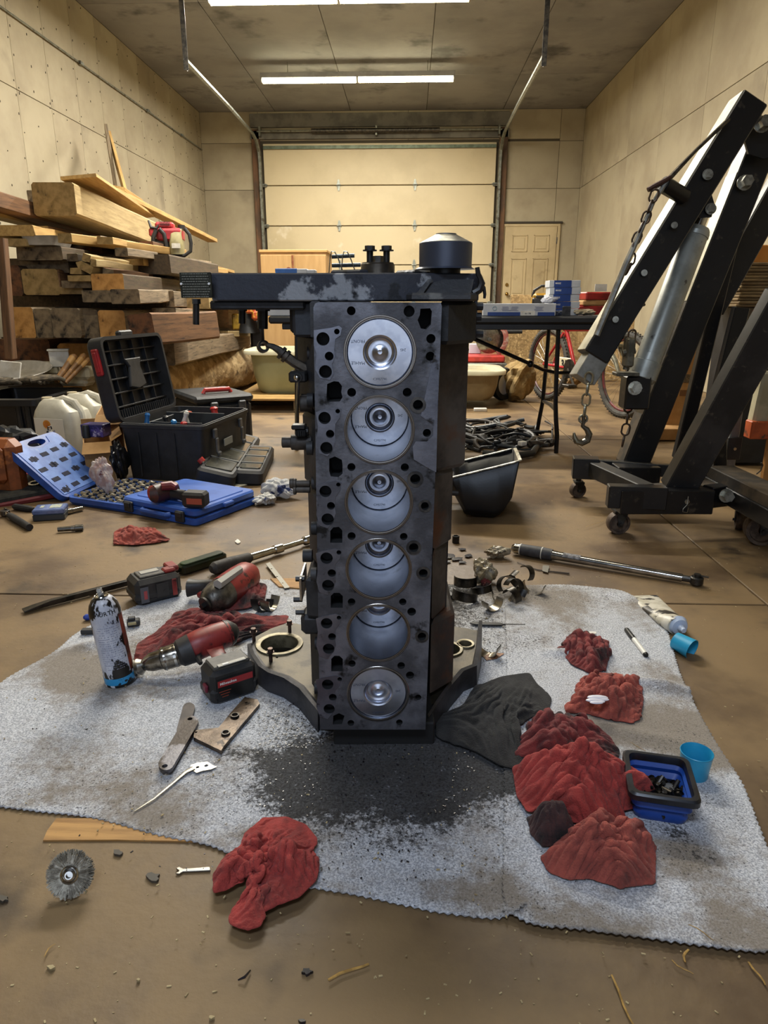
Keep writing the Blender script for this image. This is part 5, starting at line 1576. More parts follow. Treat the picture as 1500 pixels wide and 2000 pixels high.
b = MB(); b.box((-.003, -.011, .010), (.020, .006, .008), .001); part('insert', b, mat('pale_brass', 'a89c78', rough=.35, metal=.6), t)

# straw, chips and crumbs on the bare floor
straw = mat('straw_yellow', 'b08a45', '8a6a30', 60, rough=.7)
for i, (x0, y0, x1, y1, w_, lab) in enumerate(((641, 1914, 719, 1880, .0045, 'widest split straw stalk on the floor in front of the mat'), (1192, 1904, 1240, 2004, .003, 'long yellow straw at the bottom right of the floor'),
        (1342, 1853, 1336, 1878, .0035, 'short thick straw sticking out from under the right mat'), (1312, 1875, 1353, 1904, .0018, 'thin straw just below the right mat edge'),
        (1464, 1878, 1494, 1924, .003, 'pointed straw near the right edge of the floor'), (84, 1868, 106, 1843, .0015, 'thin pale sliver on the floor under the wire wheel'), (1345, 1805, 1395, 1835, .0015, 'thin straw lying on the right mat'), (1210, 1438, 1262, 1466, .001, 'hair thin straw between the rags and the blue tray'), (1145, 1029, 1180, 1016, .0016, 'thin pale straw in front of the hoist caster'))):
    p = G(x0, y0, .005 if y1 > 1840 or y0 > 1840 else .009); q = G(x1, y1, .004 if y0 > 1840 else .009)
    b = MB(); L_ = (q - p).length; b.loft([sring((L_ * u_, .002 * math.sin(u_ * 5 + i), 0), w_ * (1 - .5 * abs(u_ - .4)), w_ * .35, 'x', 2, 6) for u_ in (0, .3, .6, .85, 1)])
    solo('straw', b, straw, lab, 'straw', M=frame(p, q))
chip_m = mat('pale_chip', 'b0a078', '8d7c58', 60, rough=.8)
for i, (px, py, w_, m_, lab) in enumerate(((101, 1893, 18, chip_m, 'pale wood chip at the lower left of the floor'), (271, 1917, 8, chip_m, 'tiny pale crumb on the floor below the front rag'), (600, 1901, 22, flk, 'black lump of dirt next to the split straw'), (414, 1991, 12, chip_m, 'pale crumb at the very bottom of the floor'),
        (230, 1668, 20, mat('grey_leaf', '4a443b'), 'curled grey leaf right of the wire wheel'), (299, 1716, 30, mat('grey_leaf', '4a443b'), 'flat grey metal tag below the tiny spanner'), (590, 1998, 14, flk, 'black crumb at the bottom edge of the floor'), (8, 1758, 22, mat('grey_leaf', '4a443b'), 'grey splinter at the left edge of the floor'),
        (464, 1059, 13, paper, 'crumpled white paper bit in front of the blue cases'))):
    flake(px, py, w_, w_ * .6, 50 + i, m_, lab, name='floor_crumb', cat='debris', z=.0005, th=.004)
b = MB(); b.tube([G(465, 1914, .003) - G(476, 1905, 0), G(478, 1908, .006) - G(476, 1905, 0), G(489, 1895, .003) - G(476, 1905, 0)], [.001, .0018, .001], n=5)
solo('dark_curl', b, flk, 'dark curled sliver on the floor left of the split straw', 'debris', (*G(476, 1905, 0).xy, 0))
b = MB(); rr = random.Random(77)
for k in range(900):
    px = rr.uniform(0, 1500); py = rr.uniform(960, 2000) if k % 3 else rr.gauss(1140, 60)
    p = G(px, max(py, 900), 0); s_ = rr.uniform(.0006, .0022); on = 0.0 if (py > 1880 or py < 1130) else .006
    a = rr.uniform(0, 3.1); e_ = s_ * rr.uniform(1, 3)
    b.box((p.x, p.y, on + s_ * .3), (e_, s_, s_ * .6), rz=a)
o = solo('floor_debris', b, chip_m, 'scattered pale crumbs, chips and sawdust over the floor and mat', 'debris', kind='stuff')
b = MB()
for k in range(1300):
    px = rr.gauss(720, 260); py = rr.uniform(1380, 1720)
    if k > 700: px = rr.uniform(500, 640); py = rr.uniform(1370, 1460)
    if k > 1000: px = rr.uniform(880, 1080); py = rr.uniform(1180, 1300)
    p = G(px, py, .008); s_ = rr.uniform(.0006, .002)
    b.box((p.x, p.y, .0078), (s_ * rr.uniform(1, 2.6), s_, s_ * .6), rz=rr.uniform(0, 3.1))
solo('black_grit', b, flk, 'black gasket grit scattered over the mat around the engine', 'debris', kind='stuff')

# ================================================================== LUMBER PILE
w_grey = mat('weathered_grey_wood', '8c7b62', '665845', 4, st=(1, 14, 14), lo=.35, hi=.7, detail=8, c3='2e271e', s3=7, lo3=.56, hi3=.72, rough=.85, bump=.5, bs=30, rand=.12)
w_tan = mat('tan_timber', 'ac976b', '8f7b54', 4, st=(1, 12, 12), lo=.35, hi=.7, detail=8, c3='6a5a3d', s3=9, lo3=.6, hi3=.75, rough=.8, bump=.35, bs=30, rand=.06)
w_brown = mat('brown_timber', '785638', '553d29', 4, st=(1, 12, 12), lo=.35, hi=.7, detail=8, c3='2b1f16', s3=6, lo3=.58, hi3=.75, rough=.85, bump=.5, bs=30, rand=.10)
w_dark = mat('mossy_and_shade_timber', '5a4a37', '41372a', 6, st=(1, 9, 9), lo=.35, hi=.7, detail=8, c3='5c5636', s3=12, lo3=.58, hi3=.7, rough=.9, bump=.6, bs=30, rand=.12)
w_fresh = mat('fresh_board', 'b8965c', '9c7a46', 4, st=(1, 12, 12), lo=.35, hi=.7, detail=7, rough=.75, bump=.25, bs=30, rand=.05)
e_orange = mat('fresh_cut_end', 'bd8d50', 'a0733c', 20, lo=.35, hi=.65, detail=7, c3='5a3c20', s3=14, lo3=.6, hi3=.72, rough=.85, bump=.3, bs=90)
e_grey = mat('old_cut_end', '7d6c54', '584c3c', 22, lo=.35, hi=.65, detail=8, c3='241e17', s3=18, lo3=.56, hi3=.7, rough=.9, bump=.6, bs=90)
e_tan = mat('tan_cut_end', '9a8054', '7d673f', 22, lo=.35, hi=.65, detail=7, c3='4d3f28', s3=16, lo3=.6, hi3=.75, rough=.85, bump=.35, bs=90)
e_brown = mat('brown_cut_end', '6b452b', '4d3322', 20, c3='2a1d15', s3=14, rough=.9, bump=.4, bs=90)


def timber(label, p0, p1, w, h, m, me, roll=0.0, rough=.0, group=None, name='timber', seed=0):
    p0 = Vector(p0); p1 = Vector(p1); L_ = (p1 - p0).length
    M = frame(p0, p1) @ Matrix.Rotation(roll, 4, 'X')
    rs = random.Random(hash(label) % 999 + seed); b_ = MB(); n = 5
    rings = []
    bv = min(w, h) * .07
    for i in range(n):
        x = L_ * i / (n - 1)
        jy, jz = (rs.uniform(-1, 1) * rough * w, rs.uniform(-1, 1) * rough * h)
        q = [(-w / 2 + bv, -h / 2), (w / 2 - bv, -h / 2), (w / 2, -h / 2 + bv), (w / 2, h / 2 - bv), (w / 2 - bv, h / 2), (-w / 2 + bv, h / 2), (-w / 2, h / 2 - bv), (-w / 2, -h / 2 + bv)]
        rings.append([(x + rs.uniform(-1, 1) * rough * .06, y + jy + rs.uniform(-1, 1) * rough * w * .4, z + jz + rs.uniform(-1, 1) * rough * h * .4) for y, z in q])
    b_.cm = 0; b_.loft(rings, cap=False)
    b_.cm = 1; b_.add(rings[0], [tuple(range(8))]); b_.add(rings[-1], [tuple(range(8))])
    return solo(name, b_, [m, me], label, 'timber', M=M, group=group)


def endb(label, x0, x1, y0, y1, Y0, L_, m, me, dx=0.0, dz=0.0, rough=.03, roll=0.0, name='timber'):
    """timber whose camera-facing end covers this patch at depth Y0, running back L_ metres"""
    a = AY((x0 + x1) / 2, (y0 + y1) / 2, Y0)
    dep = Y0 * .957 + (CAMH - a.z) * .29
    w = (x1 - x0) / FPX * dep; h = (y1 - y0) / FPX * dep
    return timber(label, a, a + Vector((dx * L_, L_, dz * L_)), w, h, m, me, roll, rough, name=name)


# big ones on top
timber('large pale squared timber lying on top of the pile', AY(105, 389, 4.9), AY(278, 458, 6.6), .285, .205, w_tan, e_tan, rough=.01)
endb('small grey block end peeking out left of the large pale timber', 53, 70, 373, 394, 5.3, .8, w_grey, e_grey)
timber('fresh thin wide board lying aslant on the large pale timber', AY(153, 345, 5.0), AY(278, 424, 6.9), .235, .022, w_fresh, w_fresh, roll=R(-6))
timber('long fresh board under the slanting thin board, running to the orange saw', AY(215, 372, 5.9), AY(415, 470, 9.0), .12, .04, w_fresh, w_fresh)
timber('short fresh pine offcut leaning by the upright boards', AY(225, 366, 6.4), AY(262, 390, 7.0), .16, .03, w_fresh, w_fresh, roll=R(10))
timber('upright tan board leaning on the left wall above the pile', AY(247, 385, 6.9), AY(214, 265, 7.75), .10, .025, w_fresh, w_fresh, roll=R(90))
timber('upright dark grey board standing behind the leaning tan board', AY(229, 385, 7.1), AY(207, 248, 7.7), .07, .03, w_grey, e_grey, roll=R(90))
timber('long reddish brown beam slanting under the large pale timber', AY(-90, 372, 4.3), AY(292, 484, 7.0), .2, .10, w_brown, e_brown, rough=.01)
timber('long thin pale board below the reddish brown beam', AY(-60, 408, 4.5), AY(165, 463, 6.2), .12, .03, w_tan, e_tan)
endb('pale wedge block end at the far left under the thin pale board', -20, 67, 441, 461, 4.6, .6, w_fresh, w_fresh, rough=.05)
endb('small brown block right of the pale wedge block', 70, 96, 442, 462, 4.9, .5, w_brown, e_tan)
endb('pale board end with a pointed right edge at the far left', 6, 52, 466, 480, 4.6, .9, w_tan, e_tan, rough=.05)
endb('square cut two-by-four end near the white plastic tray', 111, 143, 456, 473, 4.5, 1.4, w_fresh, e_tan, dx=.20)
endb('weathered board end right of the two-by-four by the white tray', 143, 198, 461, 478, 5.0, .9, w_grey, e_tan, dx=.1)
timber('yellowish two-by-four slanting down towards the orange saw', AY(205, 470, 4.7), AY(286, 486, 5.9), .10, .045, w_fresh, e_tan)
endb('reddish block under the end of the large pale timber', 266, 300, 472, 489, 5.4, .5, w_brown, e_brown)
timber('pale grey round edged board end under the yellowish two-by-four', AY(237, 492, 4.6), AY(298, 500, 5.3), .08, .05, w_grey, e_grey)
endb('wide dark grey plank end below the white plastic tray', 27, 122, 482, 508, 4.7, 2.4, w_dark, e_grey, dx=.05)
endb('second wide dark plank end one layer lower on the left', 40, 140, 509, 532, 4.8, 2.4, w_dark, e_grey, dx=.05)
endb('greenish short block end between the two dark planks', 119, 152, 496, 510, 4.75, .8, w_dark, e_grey)
endb('shadowed plank behind the white plastic tray', 118, 200, 478, 496, 5.2, 1.8, w_brown, e_brown)
endb('weathered plank in the layer under the yellowish two-by-four', 200, 268, 490, 506, 5.4, 2.2, w_grey, e_grey)
for i, (x0, x1, y0, y1, rl, lab) in enumerate(((162, 178, 496, 510, .3, 'top stick'), (150, 164, 511, 524, -.3, 'left stick'), (160, 182, 517, 533, .5, 'fat right stick'), (136, 158, 524, 536, 0, 'lowest pale stick'), (176, 188, 506, 520, .1, 'dark back stick'))):
    endb('%s in the bundle of small stick ends mid pile' % lab, x0, x1, y0, y1, 4.5, .9, w_tan, e_tan, rough=.08, roll=rl)
endb('small dark timber end right of the stick bundle', 201, 224, 525, 540, 4.6, .7, w_brown, e_grey, roll=.2, rough=.1)
endb('mossy plank edge right above the small dark timber end', 186, 240, 512, 526, 5.0, 1.6, w_grey, e_grey)
endb('thick mossy timber end at the far left of the middle layer', -12, 44, 520, 577, 4.7, 3, w_dark, e_brown, rough=.02)
endb('thick tan stained timber end second from left in the middle layer', 45, 118, 526, 575, 4.7, 3, w_brown, e_tan, rough=.03)
endb('short tan plank end on top of three thin ones', 132, 178, 538, 549, 4.5, 1.2, w_tan, e_tan)
endb('dark plank end in the middle of three thin ones', 119, 178, 548, 562, 4.55, 1.2, w_dark, e_grey)
endb('rough plank end lowest of three thin ones', 116, 162, 560, 574, 4.6, 1.2, w_grey, e_tan)
endb('bright orange-tan squared timber end mid pile', 178, 243, 535, 570, 4.5, 2.6, w_dark, e_orange, rough=.01)
endb('grey plank end below the orange-tan timber, left piece', 159, 222, 567, 590, 4.4, 1.5, w_grey, e_grey, rough=.02)
timber('thick weathered plank with its long side showing below the orange-tan timber', AY(245, 580, 4.3), AY(318, 578, 5.4), .17, .085, w_grey, e_grey, rough=.03)
endb('grey square block at the end of the thick weathered plank', 324, 340, 570, 600, 5.2, .5, w_grey, e_grey)
endb('pale plank side right of the grey square block', 338, 408, 566, 602, 5.5, 3, w_tan, e_tan)
endb('broad grey plank face above the pale plank, back right of the pile', 312, 352, 528, 566, 5.6, 3, w_grey, e_grey)
endb('orange-faced big timber end, leftmost of the lower row', 22, 68, 601, 660, 4.45, 3, w_grey, e_orange, rough=.01)
endb('cracked grey big timber end, second of the lower row', 68, 101, 603, 659, 4.45, 3, w_grey, e_grey, rough=.01)
endb('knotty grey big timber end, third of the lower row', 101, 158, 604, 660, 4.4, 3, w_grey, e_grey, rough=.02)
endb('grey big timber end with loose bark, fourth of the lower row', 158, 193, 605, 660, 4.45, 3, w_grey, e_grey, rough=.01)
endb('split orange big timber end in the lower row', 193, 246, 608, 663, 4.4, 3, w_grey, e_orange, rough=.02)
endb('tilted brown big timber end standing proud of the lower row', 250, 306, 614, 676, 4.1, .8, w_brown, e_brown, rough=.03, roll=-.1, dx=.2)
timber('long brown beam with its side showing right of the lower row', AY(330, 632, 4.9), AY(445, 622, 7.2), .10, .20, w_brown, e_brown, rough=.01)
timber('thin barky plank on top of the long brown beam', AY(320, 606, 4.8), AY(405, 612, 6.2), .16, .03, w_grey, e_grey)
timber('long grey beam running up right just above the log', AY(320, 690, 4.6), AY(475, 662, 7.0), .14, .16, w_grey, e_grey, rough=.015)
timber('thin rough board lying on the long grey beam', AY(310, 667, 4.5), AY(385, 662, 5.8), .10, .035, w_grey, e_grey)
timber('thin tan board end sticking out above the white laundry tub', AY(435, 652, 6.2), AY(500, 652, 7.0), .10, .05, w_tan, e_tan)
timber('dark beam behind the long grey beam', AY(330, 650, 5.3), AY(450, 648, 7.4), .3, .08, w_dark, e_brown)
endb('brown bottom timber end behind the storage tote', -10, 100, 662, 715, 4.9, 3, w_brown, e_brown, rough=.02)
endb('orange tinted bottom timber behind the wooden hammer handles', 115, 205, 668, 760, 4.9, 2.5, w_brown, e_orange, rough=.03)
timber('plank under the orange saw', AY(250, 500, 5.4), AY(385, 516, 7.4), .30, .05, w_grey, e_grey, rough=.01)
timber('long pale plank below the orange saw', AY(250, 512, 5.1), AY(425, 530, 7.5), .22, .045, w_fresh, e_tan)
timber('pale plank end pointing past the orange saw to the data plate', AY(385, 515, 7.2), AY(450, 531, 8.6), .10, .03, w_fresh, e_tan)
timber('brown thin post leaning at the far left edge in front of the pile', AY(22, 700, 4.0), AY(3, 465, 4.0), .055, .045, w_brown, e_brown, rough=.02)
# dark filler rows standing in for the shade inside the pile gaps
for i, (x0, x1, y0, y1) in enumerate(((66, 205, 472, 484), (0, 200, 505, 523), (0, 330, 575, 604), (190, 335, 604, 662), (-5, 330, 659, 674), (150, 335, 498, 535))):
    endb('dark filler timber standing in for shade inside the pile, layer %s' % ['under the tray', 'behind the stick bundle', 'behind the orange-tan end', 'behind the lower row of big ends', 'behind the storage tote', 'below the yellowish two-by-four'][i], x0, x1, y0, y1, 5.2, 1.3, w_dark, w_dark, rough=.01)
for yy in (5.9, 8.4):
    b = MB(); b.box((0, 0, .09), (1.6, .16, .18), .01)
    solo('bearer_block', b, w_dark, 'dark bearer on the floor under the timber pile, %s end' % ('near' if yy < 6 else 'far'), 'timber', (-2.6, yy, 0), .1)
b = MB(); b.loft([rr for rr in ([(x * 1.0, y, z) for x, y in rrect(-.09, -.12, .09, .12, .02)] for z in (0,))] + [[(x, y, .05) for x, y in rrect(-.115, -.14, .115, .14, .03)], [(x, y, .055) for x, y in rrect(-.12, -.145, .12, .145, .03)], [(x, y, .05) for x, y in rrect(-.11, -.135, .11, .135, .03)], [(x, y, .006) for x, y in rrect(-.085, -.115, .085, .115, .02)]])
solo('plastic_tray', b, mat('dusty_white_plastic', 'b9b5ae', 'a39e95', 10, rough=.5), 'white plastic tray lying in the timber pile', 'tray', AY(96, 481, 4.75))

# log
bark = mat('flaky_pale_bark', 'cbb184', 'a0865e', 9, lo=.42, hi=.58, detail=9, c3='3a2c1e', s3=7, lo3=.58, hi3=.7, rough=.9, bump=1.0, bs=26, bdist=.02)
p0, p1 = Vector((-2.0, 4.6, .215)), Vector((-1.60, 7.4, .215)); L_ = (p1 - p0).length
b = MB(); n = 36; m_ = 40; rings = []
for j in range(m_ + 1):
    u = j / m_; ring = []
    for i in range(n):
        a = 2 * PI * i / n
        q = np.array([[math.cos(a) * 2 + 10, u * 14], [math.sin(a) * 2 + 10, u * 14]]); nn = fbm(q, 3, 1.6); r_ = .195 + .045 * (nn[0] + nn[1] - 1) + .012 * math.sin(u * 9)
        ring.append((u * L_, r_ * math.cos(a), r_ * math.sin(a)))
    rings.append(ring)
b.cm = 0; b.loft(rings, cap=False); b.cm = 1; b.add(rings[0], [tuple(range(n))]); b.add(rings[-1], [tuple(range(n))])
solo('log', b, [bark, e_tan], 'thick log with flaky pale bark lying on the floor below the timber pile', 'log', M=frame(p0, p1), ang=60)

# hand-held cut saw / orange red power saw on the pile
c = AY(337, 502, 5.7); t = thing('power_saw', 'red and black petrol saw with cream fuel tank sitting on the timber pile', 'chainsaw', c, R(8))
k = (5.7 * .957) / FPX
def S(px, py, y=0.0): return ((px - 337) * k, y, (502 - py) * k)
red2 = mat('faded_red_plastic', 'b5343a', '9a2c32', 20, rough=.4)
b = MB(); b.box(S(337, 463), (.20, .13, .10), .02); b.box(S(328, 446), (.14, .10, .05), .015); b.box(S(306, 459), (.06, .11, .07), .015); part('engine_cover', b, red2, t)
b = MB()
for i in range(8): b.box((S(322 + i * 2.3, 443)[0], -.053, S(322, 443)[2]), (.004, .006, .03))
part('cooling_slots', b, ink, t)
b = MB(); b.box(S(318, 484), (.16, .13, .12), .03); b.tube([S(314, 455, -.07), S(300 + 8, 468, -.08), S(306, 484, -.08), S(312, 497, -.075), S(326, 500, -.075), S(331, 486, -.075), S(328, 462, -.07), S(320, 453, -.07)], .016, n=10)
part('rear_handle', b, tool_blk, t)
b = MB(); b.loft([sring(S(348, 498, -.02), .10, .12, 'z', 4), sring(S(348, 478, -.02), .105, .125, 'z', 4), sring(S(349, 462, -.02), .09, .11, 'z', 4), sring(S(355, 452, -.02), .06, .06, 'z', 3)]); part('fuel_tank', b, mat('cream_tank', 'a59c74', '8c8460', 12, rough=.4), t)
b = MB(); b.box(S(349, 483, -.087), (.065, .004, .035)); part('tank_label', b, paper, t)
b = MB(); b.cyl(S(359, 452, -.02), S(359, 445, -.02), .028, n=14); part('tank_cap', b, tool_blk, t)
b = MB(); b.tube([S(366, 452, -.03), S(374, 462, -.05), S(376, 478, -.05), S(374, 492, -.05), S(362, 500, -.05), S(335, 500, -.05), S(310, 497, -.03)], .014, n=10); part('front_handle', b, blk_rub, t)
b = MB(); b.tube([S(300, 438, -.04), S(304, 450, -.05), S(314, 452, -.05), S(320, 442, -.04)], [.008, .012, .012, .006], n=8); part('trigger_guard', b, tool_blk, t)

# ================================================================== LEFT FLOOR: cases, totes, jugs
def fbox(A, B, C):
    A, B, C = Vector(A), Vector(B), Vector(C); x = (B - A); L1 = x.length; x.normalize()
    y = Vector((-x.y, x.x, 0)); L2 = abs((C - B).dot(y))
    M = Matrix((x, y, Vector((0, 0, 1)))).transposed().to_4x4(); M.translation = A
    return M, L1, L2
chest_m = mat('chest_black', '1b1c1e', '242528', 14, rough=.55, bump=.2, bs=220)
latch_m = mat('latch_grey', '6a6c6e', '4f5153', 20, rough=.35, metal=.4)
# big open chest
M, W_, D_ = fbox(G(257, 935), G(399, 942), G(446, 890)); D_ = .52; Hh = .27
t = thing('tool_chest', 'large black plastic tool chest standing open with hand tools inside', 'tool box', M=M)
b = MB(); o1 = rrect(0, 0, W_, D_, .02, 3); o2 = rrect(-.02, -.02, W_ + .02, D_ + .02, .03, 3); i2 = rrect(-.012, -.012, W_ + .012, D_ + .012, .025, 3); i1 = rrect(.012, .012, W_ - .012, D_ - .012, .02, 3)
z3 = lambda pl, z: [(x, y, z) for x, y in pl]
b.loft([z3(o1, 0), z3(o2, Hh - .03), z3(o2, Hh), z3(i2, Hh), z3(i1, .02)])
part('chest_body', b, chest_m, t)
b = MB(); b.loft([z3(rrect(-.028, -.028, W_ + .028, D_ + .028, .035, 3), Hh - .02), z3(rrect(-.028, -.028, W_ + .028, D_ + .028, .035, 3), Hh - .004), z3(i2, Hh - .004), z3(i2, Hh - .02)], cap=False, close=True); part('body_rim', b, chest_m, t)
b = MB()
for x in (.07, .16, .25): b.box((x, -.018 - .002, Hh / 2 - .01), (.006, .008, Hh - .06), .002)
part('front_rib', b, chest_m, t)
for y in (.09, .40):
    b = MB(); b.box((W_ + .03, y, Hh - .055), (.014, .032, .045), .004); b.box((W_ + .038, y, Hh - .11), (.010, .026, .07), .004); b.box((W_ + .046, y, Hh - .15), (.014, .03, .022), .005)
    part('latch', b, latch_m, t)
b = MB(); b.box((W_ + .024, .25, .15), (.004, .10, .035), .001); part('badge', b, mat('badge_silver', '8f9089', rough=.5), t)
b = MB()
b.box((W_ / 2, .10, Hh - .045), (W_ * .8, .008, .07), .002); b.box((W_ / 2, .34, Hh - .04), (W_ * .85, .008, .08), .002); b.box((.07, D_ / 2, Hh - .045), (.008, D_ * .9, .07), .002)
b.box((W_ / 2, D_ / 2, Hh - .10), (W_ - .01, D_ - .01, .01)); part('inner_tray', b, mat('tray_dark', '26282b', '34373a', 14, rough=.5), t)
# lid: hinge along local x=0 side, raised and tipped outward
LM = Matrix.Translation((-.012, 0, Hh)) @ Matrix.Rotation(R(-99), 4, 'Y')      # local x along the lid height after rotation
lid = MB(); Lh = W_ + .02; De = D_
ou = rrect(0, -.02, Lh, De + .02, .04, 3); inn = rrect(.014, -.004, Lh - .016, De + .004, .03, 3)
lid.loft([z3(ou, 0), z3(ou, .065), z3(rrect(.01, -.01, Lh - .01, De + .01, .035, 3), .078)], cap=False); lid.add(z3(rrect(.01, -.01, Lh - .01, De + .01, .035, 3), .078), [tuple(range(16))])
lid.loft([z3(ou, 0), z3(inn, 0), z3(inn, .060)], cap=False); lid.add(z3(inn, .060), [tuple(range(16))])
lo_ = part('lid', lid, chest_m, t, loc=LM.translation, rot=LM.to_euler())
b = MB()
for i in range(1, 6): b.box((Lh * i / 6, De / 2, .048), (.007, De - .01, .026), .001)
for j in range(1, 5): b.box((Lh / 2, De * j / 5, .050), (Lh - .04, .006, .022), .001)
part('lid_ribs', b, mat('rib_dark', '202124', rough=.5), lo_)
b = MB()
for k_ in range(26): b.box((.03, De * (k_ + .5) / 26, .036), (.045, .004, .03))
part('hinge_teeth', b, chest_m, lo_, kind='stuff')
b = MB(); b.prism([(Lh * .38, De * .34), (Lh * .62, De * .40), (Lh * .72, De * .34), (Lh * .72, De * .62), (Lh * .62, De * .58), (Lh * .38, De * .62), (Lh * .34, De * .48)], .018, .034, .004); part('lid_bracket', b, mat('bracket_grey', '3b3c3e', '2e2f31', 14, rough=.45), lo_)
b = MB(); b.box((Lh * .72, -.026, .035), (.12, .018, .034), .005); b.box((Lh * .72, -.036, .035), (.09, .008, .018), .003); part('red_latch', b, red_pl, lo_)
b = MB(); b.box((Lh + .010, De * .5, .04), (.03, .12, .03), .008); part('lid_handle', b, chest_m, lo_)
# tools inside (each its own thing)
for i, (x, y, col, r_, h_, lab) in enumerate(((.06, .06, '1f5f9c', .010, .09, 'blue pliers grip by the lid hinge'), (.19, .06, '2a78b4', .011, .075, 'blue screwdriver handle front middle'), (.22, .09, 'd8d6cc', .010, .10, 'white tipped blue screwdriver handle'), (.26, .07, 'b02a28', .013, .065, 'short red handle front right of the open chest'), (.29, .36, 'b8302c', .016, .085, 'red domed screwdriver handle at the back of the open chest'), (.30, .05, '16335c', .009, .06, 'navy handle in the front right corner of the open chest'), (.12, .2, '2a2a2c', .012, .07, 'black handle in the middle of the open chest'), (.20, .23, '9c9a92', .009, .075, 'grey ratchet end in the middle of the open chest'), (.10, .42, 'a84a30', .012, .06, 'orange handle at the far end of the open chest'))):
    b = MB(); b.lathe([(0, 0), (r_ * .7, 0), (r_, .015), (r_, h_ * .6), (r_ * .75, h_ * .8), (r_, h_ * .92), (r_ * .6, h_), (0, h_)], 12, Matrix.Diagonal((1.3, 1.3, 1.45, 1)))
    solo('screwdriver', b, mat('handle_' + ['blue', 'sky', 'white', 'red', 'scarlet', 'navy', 'black', 'grey', 'orange'][i], col, rough=.35), lab, 'hand tool', M=M @ Matrix.Translation((x, y, Hh - .094)) @ Euler((U(-.3, .3), U(-.3, .3), 0)).to_matrix().to_4x4())  # handles and grips of several tools, not only screwdrivers

# closed black tool boxes behind, with a red handle
M, W_, D_ = fbox(G(446, 880), G(506, 873), G(508, 850)); W_ = .34; D_ = .45
for i, (dx, lab) in enumerate(((0, 'closed black tool box with red carry handle behind the open chest'),)):
    t = thing('closed_tool_box', lab, 'tool box', M=Matrix.Translation((-.20, .12, 0)) @ M)
    b = MB(); b.box((W_ / 2, D_ / 2, .12), (W_, D_, .24), .02); part('box_body', b, chest_m, t)
    b = MB(); b.box((W_ / 2, D_ / 2, .262), (W_ + .02, D_ + .02, .045), .014); part('lid', b, mat('grey_black_lid', '34373a', '222426', 9, rough=.4), t)
    b = MB(); b.tube([(W_ * .25, .12, .285), (W_ * .28, .12, .305), (W_ * .72, .12, .305), (W_ * .75, .12, .285)], .014, n=8); part('handle', b, mat('handle_coral', 'b83a34', rough=.4), t)
    for x in (W_ * .3, W_ * .8):
        b = MB(); b.box((x, -.014, .20), (.045, .02, .10), .006); part('latch', b, latch_m, t)
    b = MB(); b.box((W_ * .55, -.008, .12), (.07, .006, .12), .006); part('front_recess', b, blk, t)
# two slim black cases lying on the floor
def slim(label, a, c, w, h, red=True, roll=0):
    p, q = G(*a, h / 2), G(*c, h / 2); Mx = frame(p, q) @ Matrix.Rotation(roll, 4, 'X'); L_ = (q - p).length
    t_ = thing('slim_case', label, 'case', M=Mx)
    b_ = MB(); b_.prism(rrect(0, -w / 2, L_, w / 2, .025, 3), -h / 2, h / 2, .012); part('case_body', b_, chest_m, t_)
    b_ = MB(); b_.prism(rrect(.05, -w * .36, L_ - .07, w * .36, .012, 3), h / 2 - .002, h / 2 + .006, .002); part('window_lid', b_, mat('smoky_window', '4b4a40', '33332d', 12, rough=.2, coat=.5), t_)
    b_ = MB()
    for u in (.25, .5, .75): b_.box((L_ * u, 0, h / 2 + .007), (.012, w * .8, .006), .002)
    b_.box((L_ * .5, w * .44, h / 2), (L_ * .8, .014, .014), .004)
    part('case_rib', b_, mat('rib_grey', '3f4140', rough=.4), t_)
    if red:
        for u in (.12, .86):
            b_ = MB(); b_.cyl((L_ * u, w / 2 - .005, h / 2), (L_ * u, w / 2 + .012, h / 2 + .012), .016, n=12); part('red_catch', b_, mat('handle_coral', 'b83a34', rough=.4), t_)
slim('slim black case with red catches and dusty lid right of the open chest', (418, 940), (478, 862), .17, .09, True, R(14))
slim('slim black case without red, rightmost of the two long cases', (485, 935), (512, 882), .13, .07, False, R(4))

# blue socket case, open
blue_m = mat('blue_case_plastic', '2c56a8', '24498f', 9, rough=.42, bump=.1, bs=90)
blue_in = mat('dusty_blue_inner', '5a7fc4', '4a6cb4', 14, lo=.4, hi=.6, c3='7d97c8', s3=12, lo3=.6, hi3=.75, rough=.5)
dkb = mat('navy_recess', '0a1230', rough=.8)
H0, H1 = G(126, 976, .012), G(212, 934, .012); T0 = AY(20, 874, 2.76)
hx = (H1 - H0); Wc = .36; hx.normalize(); v = T0 - H0; v = v - hx * v.dot(hx); Lc = v.length + .01; v.normalize(); nrm = hx.cross(v)
ML = Matrix((hx, v, nrm)).transposed().to_4x4(); ML.translation = H0
t = thing('socket_case', 'open blue plastic socket set case, lid leaning back and base full of steel sockets', 'case', H0, 0)
def loc_of(Mx): 
    Q_ = Matrix.Translation(H0).inverted() @ Mx; return dict(loc=Q_.translation, rot=Q_.to_euler())
sgn = 1 if nrm.dot(Vector((0, -1, 0))) > 0 else -1
oc = rrect(0, 0, Wc, Lc, .035, 4)
b = MB(); b.plate(oc, [circ(Wc * .5, Lc - .030, .062, 26, .018)], -.022, .006)
lid = part('lid', b, blue_m, t, **loc_of(ML))
b = MB(); z_ = .0065 if sgn > 0 else -.0225
inner = [(.016, .016), (Wc - .016, .016), (Wc - .016, Lc - .03), (Wc - .05, Lc - .012), (Wc * .5 + .09, Lc - .012), (Wc * .5 + .075, Lc - .045), (Wc * .5, Lc - .062), (Wc * .5 - .075, Lc - .045), (Wc * .5 - .09, Lc - .012), (.05, Lc - .012), (.016, Lc - .03)]
zs0, zs1 = (.0055, .0085) if sgn > 0 else (-.0245, -.0215)
b.prism(inner, zs0, zs1, .001); part('lid_liner', b, blue_in, lid)
